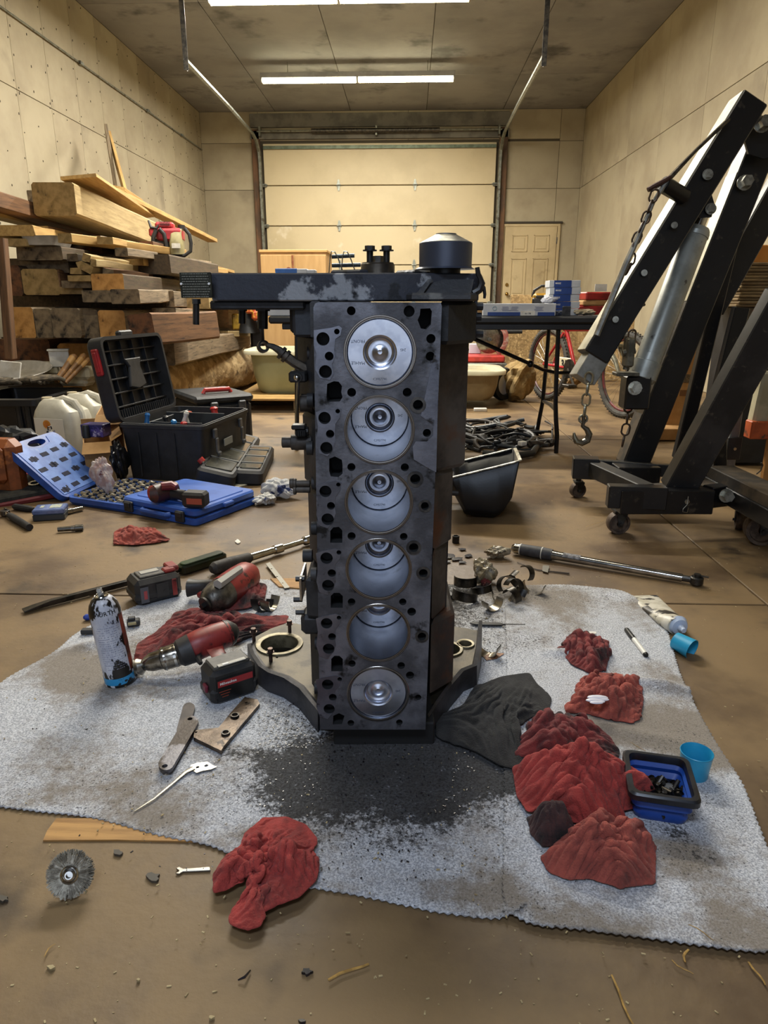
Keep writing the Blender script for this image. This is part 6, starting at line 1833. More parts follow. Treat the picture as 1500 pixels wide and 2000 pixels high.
for r_ in range(4):
    for c_ in range(4):
        x = .05 + c_ * .085 + (r_ % 2) * .012; y = .035 + r_ * (Lc - .10) / 3.6 + c_ * .006
        b = MB(); b.box((x, y, (zs1 if sgn > 0 else zs0)), (.05, .02, .003), .0004)
        if (r_ + c_) % 3 == 0: b.box((x, y, (zs1 if sgn > 0 else zs0)), (.016, .03, .003), .0004)
        part('recess', b, dkb, lid)
for x in (.03, Wc - .03):
    b = MB(); b.box((x, Lc + .004, 0), (.03, .018, .012), .003); b.tube([(x - .014, Lc + .01, .01 * sgn), (x - .012, Lc + .02, .02 * sgn), (x + .012, Lc + .02, .02 * sgn), (x + .014, Lc + .01, .01 * sgn)], .003, n=6); part('latch', b, blk, lid)
# base tray
bx_ = (G(296, 1003, .0) - G(128, 978, .0)); Bl = .46; bx_.normalize(); by_ = Vector((-bx_.y, bx_.x, 0))
MBs = Matrix((bx_, by_, Vector((0, 0, 1)))).transposed().to_4x4(); MBs.translation = G(130, 985, 0) + Vector((.0, -.0, .001))
b = MB(); o1 = rrect(0, 0, Bl, .36, .03, 3); b.loft([z3(rrect(.008, .008, Bl - .008, .352, .028, 3), 0), z3(o1, .012), z3(o1, .032), z3(rrect(.01, .01, Bl - .01, .35, .025, 3), .034), z3(rrect(.014, .014, Bl - .014, .346, .024, 3), .026)])
base = part('base_tray', b, blue_m, t, **loc_of(MBs))
sock_dark = mat('socket_steel', '8b867a', 'b5afa0', 60, rough=.3, metal=.9)
b = MB(); b.lathe([(.006, 0), (.0105, 0), (.0105, .01), (.0085, .014), (.0085, .03), (.006, .03)], 10, Matrix.Rotation(PI / 2, 4, 'Y')); sm1 = b.mesh('socket', sock_dark)
b = MB(); b.lathe([(.004, 0), (.0075, 0), (.0075, .018), (.004, .018)], 10, Matrix.Rotation(PI / 2, 4, 'Y')); b.box((.012, 0, -.004), (.02, .012, .004)); sm2 = b.mesh('socket', sock_dark)
ns = 0
for r_ in range(11):
    for c_ in range(9):
        if ns >= 96: break
        x = .022 + c_ * .047 + (r_ % 2) * .008; y = .03 + r_ * .029
        if x > Bl - .04: continue
        o = part('socket', sm1 if (r_ + c_) % 2 else sm2, None, base, loc=(x, y, .033)); ns += 1
for i in range(5):
    b = MB(); b.box((.05 + i * .095, .18, .0265), (.006, .32, .008), .001); part('divider', b, mat('pale_divider', '8e8874'), base)

# closed blue case with black latches
M, W_, D_ = fbox(G(236, 1000), G(383, 1030), G(459, 988)); D_ = .36
t = thing('closed_blue_case', 'closed blue plastic case with two black latches under the red drill', 'case', M=M @ Matrix.Translation((0, 0, .001)))
b = MB(); b.prism(rrect(0, 0, W_, D_, .025, 3), 0, .028, .004); b.box((W_ * .5, .01, .012), (W_ * .3, .03, .02), .004); part('bottom_shell', b, blue_m, t)
b = MB(); b.prism(rrect(.003, .006, W_ - .003, D_ - .003, .025, 3), .032, .062, .007); b.prism(rrect(.04, .045, W_ - .03, D_ - .04, .02, 3), .06, .066, .003); part('top_shell', b, mat('blue_case_top', '3a62b4', '2f55a2', 8, rough=.42), t)
b = MB(); b.box((W_ / 2, D_ / 2, .030), (W_ - .02, D_ - .02, .006)); part('seam_gap', b, dkb, t)
b = MB(); b.tube([(W_ * .32, .0, .03), (W_ * .34, -.014, .03), (W_ * .66, -.014, .03), (W_ * .68, 0, .03)], .010, n=8, flat=1.0); part('carry_handle', b, blue_m, t)
for x in (W_ * .14, W_ * .82):
    b = MB(); b.box((x, -.006, .032), (.045, .014, .042), .004); b.box((x, -.014, .04), (.03, .006, .02), .002); part('latch', b, blk, t)
b = MB(); b.box((W_ + .003, D_ * .5, .046), (.016, .055, .018), .004); part('side_tab', b, mat('blue_case_top', '3a62b4'), t)
TOPZ = .067
# red drill lying on it
O = G(345, 965, TOPZ); t = thing('compact_drill', 'small red and black cordless driver lying on the closed blue case', 'drill', (O.x, O.y, TOPZ))
def Q3(px, py, z): return rel((O.x, O.y, TOPZ), G(px, py, TOPZ + z))
b = MB(); b.tube([Q3(297, 965, .035), Q3(300, 965, .035), Q3(318, 960, .036), Q3(345, 955, .036)], [.028, .036, .036, .030], n=18); part('motor_housing', b, mat('dark_tool_body', '2d2522', '4a2a26', 26, rough=.45), t)
b = MB(); b.lathe([(0, -.002), (.022, -.002), (.030, .003), (.034, .008)], 20, Matrix.Translation(Q3(295, 966, .035)) @ (Vector(Q3(318, 960, .035)) - Vector(Q3(297, 965, .035))).to_track_quat('Z', 'Y').to_matrix().to_4x4()); part('end_cap', b, mat('cap_red', 'a8332c', '3a1d1a', 60, rough=.4), t)
b = MB(); b.tube([Q3(315, 950, .066), Q3(335, 948, .066), Q3(345, 952, .06)], [.016, .018, .012], n=10); part('top_shell', b, tool_red, t)
b = MB(); b.loft([sring(Q3(x, y, z), w_, h_, 'x', 2.6, 14) for x, y, z, w_, h_ in ((335, 962, .03, .05, .045), (350, 966, .026, .038, .04), (362, 969, .026, .042, .045))]); part('handle', b, tool_blk, t)
b = MB(); pr_ = Vector(Q3(382, 974, .032)); b.box(pr_, (.09, .06, .058), .009, rz=R(-8)); bt = part('battery', b, tool_blk, t)
b = MB(); b.box(pr_ + Vector((.004, -.0325, -.002)), (.060, .002, .022), rz=R(-8)); part('orange_label', b, mat('label_orange', 'a8503c', rough=.5), bt)

# wrench set tray at the far left
M = frame(G(-30, 985, .03), G(98, 950, .06)); M.translation = G(-40, 985, .035)
px_ = G(50, 978, 0)
t = thing('wrench_tray', 'dark foam tray with red edge holding three chrome spanners, at the far left', 'tool tray', (px_.x, px_.y, .0), (R(8), R(-4), R(34)))
b = MB(); b.box((0, .13, .035), (.34, .34, .026), .006); part('foam', b, mat('foam_grey', '38362f', '2b2a25', 60, rough=.9), t)
b = MB(); b.box((0, .13, .016), (.36, .36, .024), .006); part('tray_edge', b, mat('maroon_edge', '6e2526', rough=.45), t)
b = MB(); b.box((-.02, .14, .0485), (.06, .05, .002)); b.box((.05, .19, .0485), (.06, .03, .002)); part('red_recess', b, mat('red_recess', '8c2428', rough=.5), t)
for i in range(3):
    x = -.10 + i * .075; y0 = .10 - i * .03
    tt = thing('combination_spanner', 'chrome spanner in the foam tray, %s of the three' % ('left', 'middle', 'right')[i], 'spanner', M=t.matrix_basis @ Matrix.Translation((x, y0, .053)) @ Matrix.Rotation(R(-14), 4, 'Z'))
    b = MB(); r_ = .018 + i * .004
    b.lathe([(r_ * .62, -.004), (r_, -.004), (r_, .004), (r_ * .62, .004), (r_ * .62, -.004)], 20); part('ring_end', b, chrome, tt)
    b = MB(); b.tube([(0, r_ * .9, 0), (0, .05, 0), (0, .15, 0), (0, .19, 0)], [.007, .0055, .0055, .011], n=8, flat=.6); part('shaft', b, chrome, tt)

# small tools in front of the cases
t, L_ = stick('ratchet', 'dark ratchet with chrome collar lying at the far left', 'ratchet', (8, 1000), (58, 1030), .016, .014)
b = MB(); b.cyl((.01, 0, -.010), (.01, 0, .010), .018, n=16, bev=.002); b.box((.002, .006, .012), (.016, .008, .008), .002); part('ratchet_head', b, dark_steel, t)
b = MB(); b.tube([(.02, 0, 0), (.06, 0, 0)], [.009, .008], n=12); part('collar', b, chrome, t)
b = MB(); b.tube([(.055, 0, 0), (.07, 0, 0), (.12, 0, 0), (L_, 0, 0)], [.010, .012, .014, .013], n=12); part('grip', b, blk_rub, t)
t, L_ = stick('screwdriver', 'black handled screwdriver pointing behind the clear blue box', 'screwdriver', (26, 989), (66, 995), .014, .012)
b = MB(); b.tube([(0, 0, 0), (.01, 0, 0), (L_ * .7, 0, 0), (L_, 0, 0)], [.008, .013, .013, .008], n=10); part('handle', b, blk_rub, t)
M, W_, D_ = fbox(G(64, 1020), G(127, 1016), G(124, 992))
t = thing('bit_box', 'small clear box with blue lid of drill bits on the floor', 'box', M=M @ Matrix.Translation((0, 0, .001)))
b = MB(); b.box((W_ / 2, .045, .012), (W_, .085, .024), .003); part('box_base', b, mat('dark_grey_box', '33383c', rough=.35), t)
b = MB(); b.box((W_ / 2, .045, .034), (W_, .085, .02), .004); part('blue_lid', b, mat('slate_blue_lid', '66749c', '56648c', 30, rough=.2, coat=.4), t)
b = MB(); b.box((W_ * .68, .05, .0446), (W_ * .35, .05, .001)); b.box((W_ * .25, .05, .0446), (W_ * .12, .03, .001)); part('lid_label', b, mat('pale_yellow_print', 'b5b596', '8e9aa0', 120, rough=.5), t)
b = MB(); b.tube([(0, 0, 0), (.02, 0, 0), (.022, 0, 0), (.066, 0, 0)], [.011, .011, .0095, .0095], n=16); solo('deep_socket', b, chrome, 'chrome deep socket lying right of the clear blue box', 'socket', M=frame(G(130, 1000, .0115), G(160, 993, .0115)))
b = MB(); b.tube([(0, 0, 0), (.045, 0, 0), (.046, 0, 0), (.058, 0, 0), (.060, 0, 0), (.085, 0, 0)], [.009, .009, .0105, .0105, .0125, .0125], n=16); b.tube([(.0851, 0, 0), (.087, 0, 0)], [.009, .009], n=12); solo('deep_socket', b, mat('satin_socket', '7b7770', '5d5a54', 40, rough=.3, metal=.9), 'grey stepped socket lying alone in front of the blue cases', 'socket', M=frame(G(113, 1034, .0125), G(157, 1031, .0125)))

# storage tote and what lies in it
tote_m = mat('tote_black', '151618', '1f2023', 5, rough=.38, bump=.1, bs=40)
A_, B_ = G(-60, 872), G(86, 872)
t = thing('storage_tote', 'big black storage tote at the far left filled with gloves and tools', 'tote', (A_.x, A_.y, 0), R(2))
W_ = (B_ - A_).length; D_ = .55; Hh = .27
b = MB(); b.loft([z3(rrect(.03, .02, W_ - .03, D_ - .02, .03, 3), 0), z3(rrect(0, -.01, W_, D_, .04, 3), Hh), z3(rrect(.012, .004, W_ - .012, D_ - .014, .03, 3), Hh), z3(rrect(.04, .035, W_ - .04, D_ - .035, .03, 3), .01)])
part('tote_body', b, tote_m, t)
b = MB(); b.loft([z3(rrect(-.03, -.04, W_ + .03, D_ + .03, .05, 3), Hh - .03), z3(rrect(-.03, -.04, W_ + .03, D_ + .03, .05, 3), Hh + .005), z3(rrect(.006, 0, W_ - .006, D_ - .006, .03, 3), Hh + .008), z3(rrect(.006, 0, W_ - .006, D_ - .006, .03, 3), Hh - .03)], cap=False, close=True); part('tote_rim', b, tote_m, t)
for x in (W_ - .06, W_ - .11, .1, .15): b = MB(); b.box((x, -.012, Hh / 2), (.03, .02, Hh - .04), .008); part('tote_rib', b, tote_m, t)
b = MB(); b.box((W_ / 2, D_ / 2, .10), (W_ - .1, D_ - .1, .16), .03); part('packed_contents', b, w_dark, t)
def PT(px, py, Y): return AY(px, py, Y)
b = MB(); b.lathe([(0, 0), (.17, 0), (.21, .05), (.225, .06), (.215, .062), (.165, .012), (0, .012)], 36, squash=.8); solo('white_basin', b, mat('dusty_white_plastic', 'b9b5ae'), 'dusty white round basin lying on top of the black tote', 'basin', (*PT(35, 735, 4.35).xy, .34), (R(14), 0, 0))
b = MB(); b.box((0, 0, .0), (.12, .02, .11), .004); b.box((0, 0, .055), (.13, .07, .012), .003); solo('white_channel', b, white_pl, 'white plastic channel offcut standing in the black tote', 'plastic part', PT(116, 700, 4.5), R(20))
b = MB(); b.box((0, 0, 0), (.20, .12, .11), .02); b.box((.08, -.02, .03), (.12, .14, .08), .02); solo('white_box', b, mat('cream_plastic', 'c2b9a0', 'a89f86', 12, rough=.5), 'cream plastic box in the right corner of the black tote', 'box', PT(150, 736, 4.45), R(-8))
b = MB(); b.box((0, 0, 0), (.1, .04, .08), .008); solo('white_box', b, mat('cream_plastic', 'c2b9a0'), 'small cream box standing left of the hammer handles in the tote', 'box', PT(98, 718, 4.5), R(5))
wh = mat('oiled_handle', '8a6238', '6a4a2a', 12, st=(1, 1, 1), rough=.5, c3='b58a50', s3=9)
for i, (a, c_, r_, lab) in enumerate((((110, 745), (147, 694), .022, 'thick wooden hammer handle sticking out of the tote'), ((122, 745), (166, 692), .017, 'wooden handle with a yellow band, right of the thick one'), ((128, 748), (174, 700), .014, 'thin wooden handle rightmost in the tote'))):
    p, q = PT(a[0], a[1], 4.2), PT(c_[0], c_[1], 4.35); L_ = (q - p).length
    b = MB(); b.tube([(0, 0, 0), (L_ * .6, 0, 0), (L_ * .93, 0, 0), (L_, 0, 0)], [r_ * .8, r_, r_ * 1.15, r_ * .7], n=12); solo('hammer', b, wh, lab, 'handle', M=frame(p, q))
glove_m = mat('dirty_glove', '5d5342', '3c352a', 40, rough=.9, bump=.4, bs=200)
for (px, py, s_, rz_, lab) in ((18, 748, 1.0, 10, 'dirty work glove flopped over the left rim of the tote'), (70, 745, 1.0, -20, 'dark work glove lying in the middle of the tote'), (95, 742, .9, 30, 'second dark glove right of the middle one')):
    c_ = PT(px, py, 4.15); b = MB(); b.tube([(-.10, 0, .0), (-.04, 0, .01), (.02, 0, .01)], [.045, .05, .045], n=12, flat=.5)
    for k_ in range(4): b.tube([(.0, -.036 + k_ * .024, .008), (.05, -.040 + k_ * .027, .012), (.09, -.043 + k_ * .028, -.004)], [.014, .013, .010], n=8)
    b.tube([(-.03, .04, 0), (.0, .07, 0), (.03, .08, -.01)], [.014, .013, .010], n=8)
    solo('work_glove', b, glove_m, lab, 'glove', (c_.x, c_.y, c_.z), (0, 0, R(rz_)))
b = MB(); b.box((0, 0, 0), (.13, .012, .10), .003); solo('white_card', b, paper, 'white sheet lying against the basin in the tote', 'paper', PT(20, 722, 4.2), (R(-15), R(6), 0))

# oil jugs
jug_m = mat('grey_white_jug', 'c6c2b2', 'b5b0a0', 8, rough=.4)
for i, (px, py, dx, lab) in enumerate(((128, 846, 0, 'front white motor oil jug with round orange emblem'), (170, 838, 0, 'back white motor oil jug half behind the open chest lid'))):
    c_ = G(*((132, 884), (178, 868))[i]); t = thing('oil_jug', lab, 'jug', (c_.x, c_.y, 0), R(-14)); t.scale = (1.25, 1.25, 1.2)
    b = MB(); b.loft([sring((0, 0, z), w_, d_, 'z', 5, 20) for z, w_, d_ in ((0, .20, .13), (.01, .22, .15), (.17, .22, .15), (.20, .20, .14))] + [sring((-.02, 0, z), w_, d_, 'z', 4, 20) for z, w_, d_ in ((.235, .13, .10), (.25, .10, .07))]); part('jug_body', b, jug_m, t)
    b = MB(); b.tube([(-.02, 0, .235), (.02, 0, .25), (.07, 0, .235), (.10, 0, .19), (.105, 0, .12)], [.02, .018, .018, .018, .02], n=10); part('jug_handle', b, jug_m, t)
    b = MB(); b.cyl((-.07, 0, .20), (-.07, 0, .255), .022, n=16); part('screw_cap', b, mat('jug_cap', 'b5a98c', rough=.5), t)
    if i == 0:
        b = MB(); b.box((-.01, -.0765, .10), (.15, .002, .14), .0008); lb = part('jug_label', b, mat('pale_label', 'dfdacc', rough=.5), t)
        b = MB(); b.cyl((-.02, -.0772, .145), (-.02, -.079, .145), .019, n=20); part('orange_emblem', b, mat('emblem_orange', 'd08a30', rough=.5), lb)
        for q_ in range(5):
            b = MB(); a_ = R(30 + q_ * 30); b.cyl((-.02 + .003 * math.cos(a_), -.079, .132 + .003 * math.sin(a_)), (-.02 + .0155 * math.cos(a_), -.079, .136 + .022 * math.sin(a_)), .0007, n=4); part('emblem_rib', b, mat('emblem_red', 'a83828'), lb)
        text_mesh('Shell', .02, mat('violet_ink', '5b5a9c'), lb, (.0, -.0778, .113), (PI / 2, 0, 0)); text_mesh('ROTELLA', .012, mat('emblem_red', 'a83828'), lb, (-.02, -.0778, .095), (PI / 2, 0, 0))
        b = MB(); b.box((.03, -.0776, .03), (.10, .002, .02)); part('cyan_band', b, mat('label_cyan', '2c9fc0', rough=.5), lb)
# cardboard boxes and their contents
for (A_, B_, C_, h_, lab, open_) in (((172, 945), (226, 940), (222, 905), .19, 'open cardboard box with pinkish wrap behind the blue case lid', 1), ((200, 915), (247, 912), (245, 880), .27, 'cardboard box behind, touching the open tool chest', 0)):
    M, W_, D_ = fbox(G(*A_), G(*B_), G(*C_)); t = thing('cardboard_box', lab, 'box', M=M)
    b = MB(); b.box((W_ / 2, .004, h_ / 2), (W_, .005, h_)); b.box((W_ / 2, D_, h_ / 2), (W_, .005, h_ + (.1 if open_ else 0))); b.box((.003, D_ / 2, h_ / 2), (.005, D_, h_)); b.box((W_, D_ / 2, h_ / 2), (.005, D_, h_)); b.box((W_ / 2, D_ / 2, .003), (W_, D_, .004))
    part('carton', b, card, t)
    b = MB(); b.add([(0, 0, h_), (W_, 0, h_), (W_ * 1.02, -.06, h_ - .04), (-.01, -.06, h_ - .04)], [(0, 1, 2, 3)]); b.add([(W_, 0, h_), (W_, D_, h_), (W_ + .05, D_, h_ + .03), (W_ + .05, 0, h_ + .03)], [(0, 1, 2, 3)]); part('flap', b, card, t)
crumple('crumpled pinkish plastic wrap in the open cardboard box', 'plastic_wrap', 'plastic wrap', 199, 928, .05, .035, .10, 21, mat('pink_wrap', 'b0928a', 'd0c4bc', 30, rough=.3, c3='7a4540', s3=22, bump=.5, bs=60), z=.02)
b = MB(); b.box((0, 0, .03), (.11, .08, .06), .003); ob = solo('printed_box', b, mat('navy_print_box', '2a2358', '5a4a90', 24, lo=.5, hi=.6, c3='c0b4cc', s3=16, lo3=.6, hi3=.66, rough=.4), 'purple and white printed carton on the cardboard box by the oil jug', 'box', (*AY(190, 858, 3.2).xy, .192), R(-6))
b = MB(); b.lathe([(0, 0), (.018, 0), (.018, .05), (.012, .06), (0, .06)], 14); solo('small_bottle', b, blk, 'small black bottle cap beside the purple printed carton', 'bottle', (*AY(170, 858, 3.16).xy, .19))
crumple('crumpled black bag between the cardboard box and the open chest', 'black_bag', 'bag', 234, 905, .04, .08, .11, 15, blk_gloss)
b = MB(); b.box((0, 0, 0), (.26, .10, .24), .03); b.box((.0, -.06, .02), (.20, .04, .16), .02); solo('leather_pouch', b, mat('orange_leather', '8a4a22', '6a3818', 14, rough=.45, c3='b06a34', s3=8), 'orange brown leather tool pouch at the far left edge', 'pouch', (*G(-10, 905, .15).xy, .14), R(-10))
crumple('black tool bag slumped in front of the tote', 'tool_bag', 'bag', 8, 885, .20, .12, .14, 33, blk)
b = MB(); b.box((0, 0, .004), (.26, .16, .008), .002); solo('cream_sheet', b, mat('cream_sheet', 'cdc4aa', rough=.6), 'flat cream sheet lying behind the closed blue case', 'sheet', (*G(430, 945, 0).xy, .001), R(-30))
crumple('crumpled white and navy rag heap right of the slim cases', 'white_rag', 'rag', 545, 955, .10, .06, .05, 41, mat('white_navy_rag', 'c9c8c4', 'a9aab0', 20, c3='24305a', s3=14, lo3=.56, hi3=.6, rough=.8))
crumple('white paper wad on the floor right of the closed blue case', 'paper_wad', 'paper', 517, 975, .05, .04, .03, 42, mat('paper_navy', 'd5d3cc', 'b5b4b0', 30, c3='2a3a70', s3=20, lo3=.62, hi3=.66, rough=.8))

# pallet, laundry tub, cabinet
P0 = G(452, 806); t = thing('pallet', 'low wooden pallet under the pale green tub', 'pallet', (P0.x, P0.y, 0), R(1))
for i in range(7):
    b = MB(); b.box((.5, .06 + i * .155, .10), (1.0, .135, .016), .002); part('deck_board', b, w_fresh, t)
for i in range(3):
    b = MB(); b.box((.05 + i * .45, .5, .05), (.045, 1.0, .082), .002); part('stringer', b, w_grey, t)
for i in range(3):
    b = MB(); b.box((.5, .06 + i * .43, .004), (1.0, .1, .008)); part('bottom_board', b, w_grey, t)
tub_ext = mat('pale_green_enamel', 'a3a98a', '989e80', 3, rough=.35, c3='7d7f66', s3=3, lo3=.62, hi3=.8)
tub_in = mat('cream_white_enamel', 'd9d5b8', 'cfcaad', 4, rough=.25)
def tub(label, cx0, y0, W_, D_, z0, h_, m_ext, rz=0, shrink=.16):
    t_ = thing('bathtub', label, 'tub', (cx0, y0, z0), rz)
    o0 = rrect(shrink * W_ * .5 + 0, .06, W_ - shrink * W_ * .5, D_ - .06, min(.12, D_ * .25), 6); o1 = rrect(.03, .03, W_ - .03, D_ - .03, .15, 6); o2 = rrect(-.02, -.02, W_ + .02, D_ + .02, .17, 6); i1 = rrect(.06, .06, W_ - .06, D_ - .06, .14, 6); i0 = rrect(shrink * W_ * .5 + .04, .10, W_ - shrink * W_ * .5 - .04, D_ - .10, .1, 6)
    mid = [((a[0] * .35 + c_[0] * .65), (a[1] * .35 + c_[1] * .65)) for a, c_ in zip(o0, o1)]
    b_ = MB(); b_.loft([z3([(x * .94 + W_ * .03, y * .94 + D_ * .03) for x, y in o0], 0), z3(o0, .03), z3(mid, h_ * .45), z3(o1, h_ - .035)], cap=True); part('outer_shell', b_, m_ext, t_, ang=50)
    b_ = MB(); b_.loft([z3(o1, h_ - .04), z3(o2, h_ - .035), z3(o2, h_ - .008), z3([(x * .985 + W_ * .0075, y * .985 + D_ * .0075) for x, y in o2], h_), z3(i1, h_ - .004), z3(i0, .03)], cap=False); b_.add(z3(i0, .03), [tuple(range(len(i0)))]); part('rim_and_bowl', b_, tub_in, t_, ang=50)
    return t_
a_ = AY(478, 700, 5.5)
t = tub('white rimmed tub with pale green outside standing on the pallet', a_.x, 5.42, 1.0, .62, .108, .34, tub_ext)
b = MB(); b.cyl((.52, .60, .30), (.52, .55, .30), .03, n=14); part('overflow_hole', b, hole_d, t)
# cabinet
a_ = AY(508, 490, 6.35); c_ = AY(637, 490, 6.35)
cab_m = mat('maple_cabinet', 'c09a68', 'b08a58', 3, st=(6, 6, 1), lo=.3, hi=.7, rough=.55)
W_ = c_.x - a_.x; t = thing('wooden_cabinet', 'pale orange wooden cabinet standing behind the green tub', 'cabinet', (a_.x, 6.35, 0))
b = MB(); b.box((W_ / 2, .22, .62), (W_, .44, 1.22), .004); part('carcass', b, cab_m, t)
b = MB(); b.box((W_ / 2, .22, 1.235), (W_ + .02, .46, .022), .003); part('top_board', b, mat('cabinet_top', 'c49c64', rough=.5), t)
for i in range(2):
    b = MB(); b.box((W_ * (.25 + .5 * i) - .006 + .012 * i, -.01, .80), (W_ * .47, .018, .80), .003); part('cabinet_door', b, cab_m, t)
b = MB(); b.box((W_ * .46, -.0005, .9), (.05, .004, .6)); b.cyl((W_ * .43, -.02, 1.08), (W_ * .43, -.03, 1.08), .022, n=14); part('stain_strip', b, mat('reddish_stain', '7a4028', '94603a', 20, rough=.6), t)
# bits beside the cabinet
c_ = AY(478, 640, 6.2)
b = MB(); b.box((0, 0, 0), (.16, .14, .14), .01); solo('yellow_tool_case', b, mat('yellow_case', 'b8932c', '8f7020', 20, c3='2a2418', s3=14, rough=.45), 'small yellow case on the timbers left of the cabinet', 'case', AY(472, 628, 6.6), R(6))
b = MB(); b.lathe([(0, 0), (.10, 0), (.06, .16), (.045, .22), (0, .22)], 20); solo('black_funnel', b, blk, 'black cone shaped container under the bolts of the engine arm', 'container', AY(487, 650, 6.5))
b = MB(); b.box((0, 0, 0), (.10, .08, .09), .02); b.box((-.06, 0, .04), (.09, .08, .05), .015); solo('orange_tool', b, mat('orange_red_tool', 'b0512c', 'c8963c', 20, lo=.5, hi=.55, rough=.45), 'orange and yellow tool beside the black cone', 'tool', AY(503, 616, 6.4))
b = MB(); b.box((0, 0, 0), (.14, .16, .36), .03); solo('dark_cylinder_case', b, blk, 'dark upright case between the timber pile and the cabinet', 'case', AY(506, 660, 6.6))

# ================================================================== ENGINE HOIST
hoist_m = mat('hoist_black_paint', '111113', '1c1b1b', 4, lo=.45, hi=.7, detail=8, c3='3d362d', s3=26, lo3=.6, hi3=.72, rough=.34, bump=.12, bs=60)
sheen_top = mat('painted_sheen_top_face', 'b9b49c', '8f8b78', 12, lo=.4, hi=.65, rough=.35, metal=.4)  # pale colour stands for light reflected on the upper faces
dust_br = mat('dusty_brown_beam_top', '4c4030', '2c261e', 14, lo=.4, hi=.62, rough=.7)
bolt_s = mat('zinc_bolt', 'b5b3a6', '8d8b80', 40, rough=.3, metal=.9)
hoist = thing('engine_hoist', 'black folding engine hoist with silver hydraulic ram and dangling chains', 'engine hoist', (1.1, 2.6, 0))
HO = Vector((1.1, 2.6, 0))


def beam(name, a, Ya, c, Yc, w, d, m=None, top=None, bev=.004, parent=None):
    p, q = AY(*a, Ya) - HO, AY(*c, Yc) - HO
    L_ = (q - p).length; Mx = frame(p, q, (0, -1, 0))      # local z towards camera
    b_ = MB(); b_.box((L_ / 2, 0, 0), (L_, w, d), bev)
    o_ = part(name, b_, m or hoist_m, hoist, loc=Mx.translation, rot=Mx.to_euler())
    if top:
        b_ = MB(); b_.box((L_ / 2, top * (w / 2 + .0012), 0), (L_ * .985, .0016, d * .86)); part('tinted_face', b_, sheen_top if top else m, o_)
    return o_
def hbolt(parent, a, Y, r_, h_=.014):
    p = AY(*a, Y) - HO; b_ = MB(); b_.cyl(p, p + Vector((-.05, -1, .1)).normalized() * h_, r_, n=6); b_.cyl(p, p + Vector((-.05, -1, .1)).normalized() * .003, r_ * 1.35, n=14)
    part('bolt', b_, bolt_s, hoist)

bm_ = beam('boom', (1156, 698), 2.52, (1462, 200), 2.62, .094, .10)
# its upper face, reflected light put into the colour: local y sign found by which side is up-left
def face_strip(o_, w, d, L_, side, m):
    b_ = MB(); b_.box((L_ / 2, side * (w / 2 + .0010), 0), (L_ * .99, .0018, d * .9)); part('tinted_face', b_, m, o_)
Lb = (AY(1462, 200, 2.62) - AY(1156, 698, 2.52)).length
def upside(o_):
    yv = o_.rotation_euler.to_matrix() @ Vector((0, 1, 0)); return 1 if (yv.z - yv.x) > 0 else -1
face_strip(bm_, .094, .10, Lb, upside(bm_), sheen_top)
ext = beam('boom_extension', (1136, 742), 2.51, (1168, 690), 2.525, .078, .086, mat('bare_bright_steel', '9d9d98', '87877f', 14, rough=.35, metal=.6), bev=.002)
mast = beam('mast', (1232, 912), 2.80, (1490, 262), 2.82, .105, .10)
Lm = (AY(1490, 262, 2.82) - AY(1232, 912, 2.80)).length
b = MB(); sd = upside(mast); b.box((Lm * .70, sd * .0535, 0), (Lm * .36, .0018, .09)); part('tinted_face', b, sheen_top, mast)  # mast strip painted pale for the light it reflects
b = MB(); b.box((Lm * .09, sd * .0535, 0), (Lm * .16, .0018, .09)); part('tinted_face', b, dust_br, mast)
beam('rear_brace', (1326, 895), 3.05, (1458, 340), 2.95, .055, .04)
nb = beam('near_brace', (1322, 955), 2.42, (1535, 575), 2.30, .11, .07, mat('scuffed_black_paint', '1d1c1c', '322f2d', 7, lo=.45, hi=.7, c3='4d463c', s3=40, lo3=.62, hi3=.72, rough=.4))
fb = beam('far_brace', (1388, 606), 3.02, (1530, 352), 3.05, .10, .05)
Lf = (AY(1530, 352, 3.05) - AY(1388, 606, 3.02)).length; face_strip(fb, .10, .05, Lf, upside(fb), mat('grey_upper_face', '77787a', '4b4b4c', 16, rough=.4))  # upper face coloured greyer than the rest of the bar
beam('inner_post', (1404, 948), 2.62, (1402, 800), 2.62, .05, .04)
beam('inner_brace', (1372, 900), 2.9, (1447, 600), 2.9, .06, .04)
# mast head plates
b = MB(); hp = [AY(x, y, 2.68) - HO for x, y in ((1446, 245), (1490, 232), (1530, 258), (1530, 300), (1492, 310), (1462, 300))]
b.loft([[tuple(p) for p in hp], [tuple(p + Vector((0, .012, 0))) for p in hp]]); part('head_plate', b, hoist_m, hoist)
b = MB(); hp = [AY(x, y, 2.60) - HO for x, y in ((1352, 410), (1378, 382), (1388, 372), (1396, 400), (1390, 424), (1366, 426))]
b.loft([[tuple(p) for p in hp], [tuple(p + Vector((0, .06, 0))) for p in hp]]); part('ram_bracket', b, hoist_m, hoist)
for (a, Y, r_, h_) in (((1382, 341), 2.53, .013, .012), ((1388, 408), 2.59, .014, .012), ((1488, 243), 2.62, .020, .04), ((1454, 357), 2.74, .020, .035), ((1317, 440), 2.50, .008, .004), ((1258, 533), 2.49, .008, .004), ((1202, 624), 2.47, .008, .004), ((1240, 758), 2.45, .018, .03), ((1418, 968), 2.32, .018, .03)):
    hbolt(None, a, Y, r_, h_)
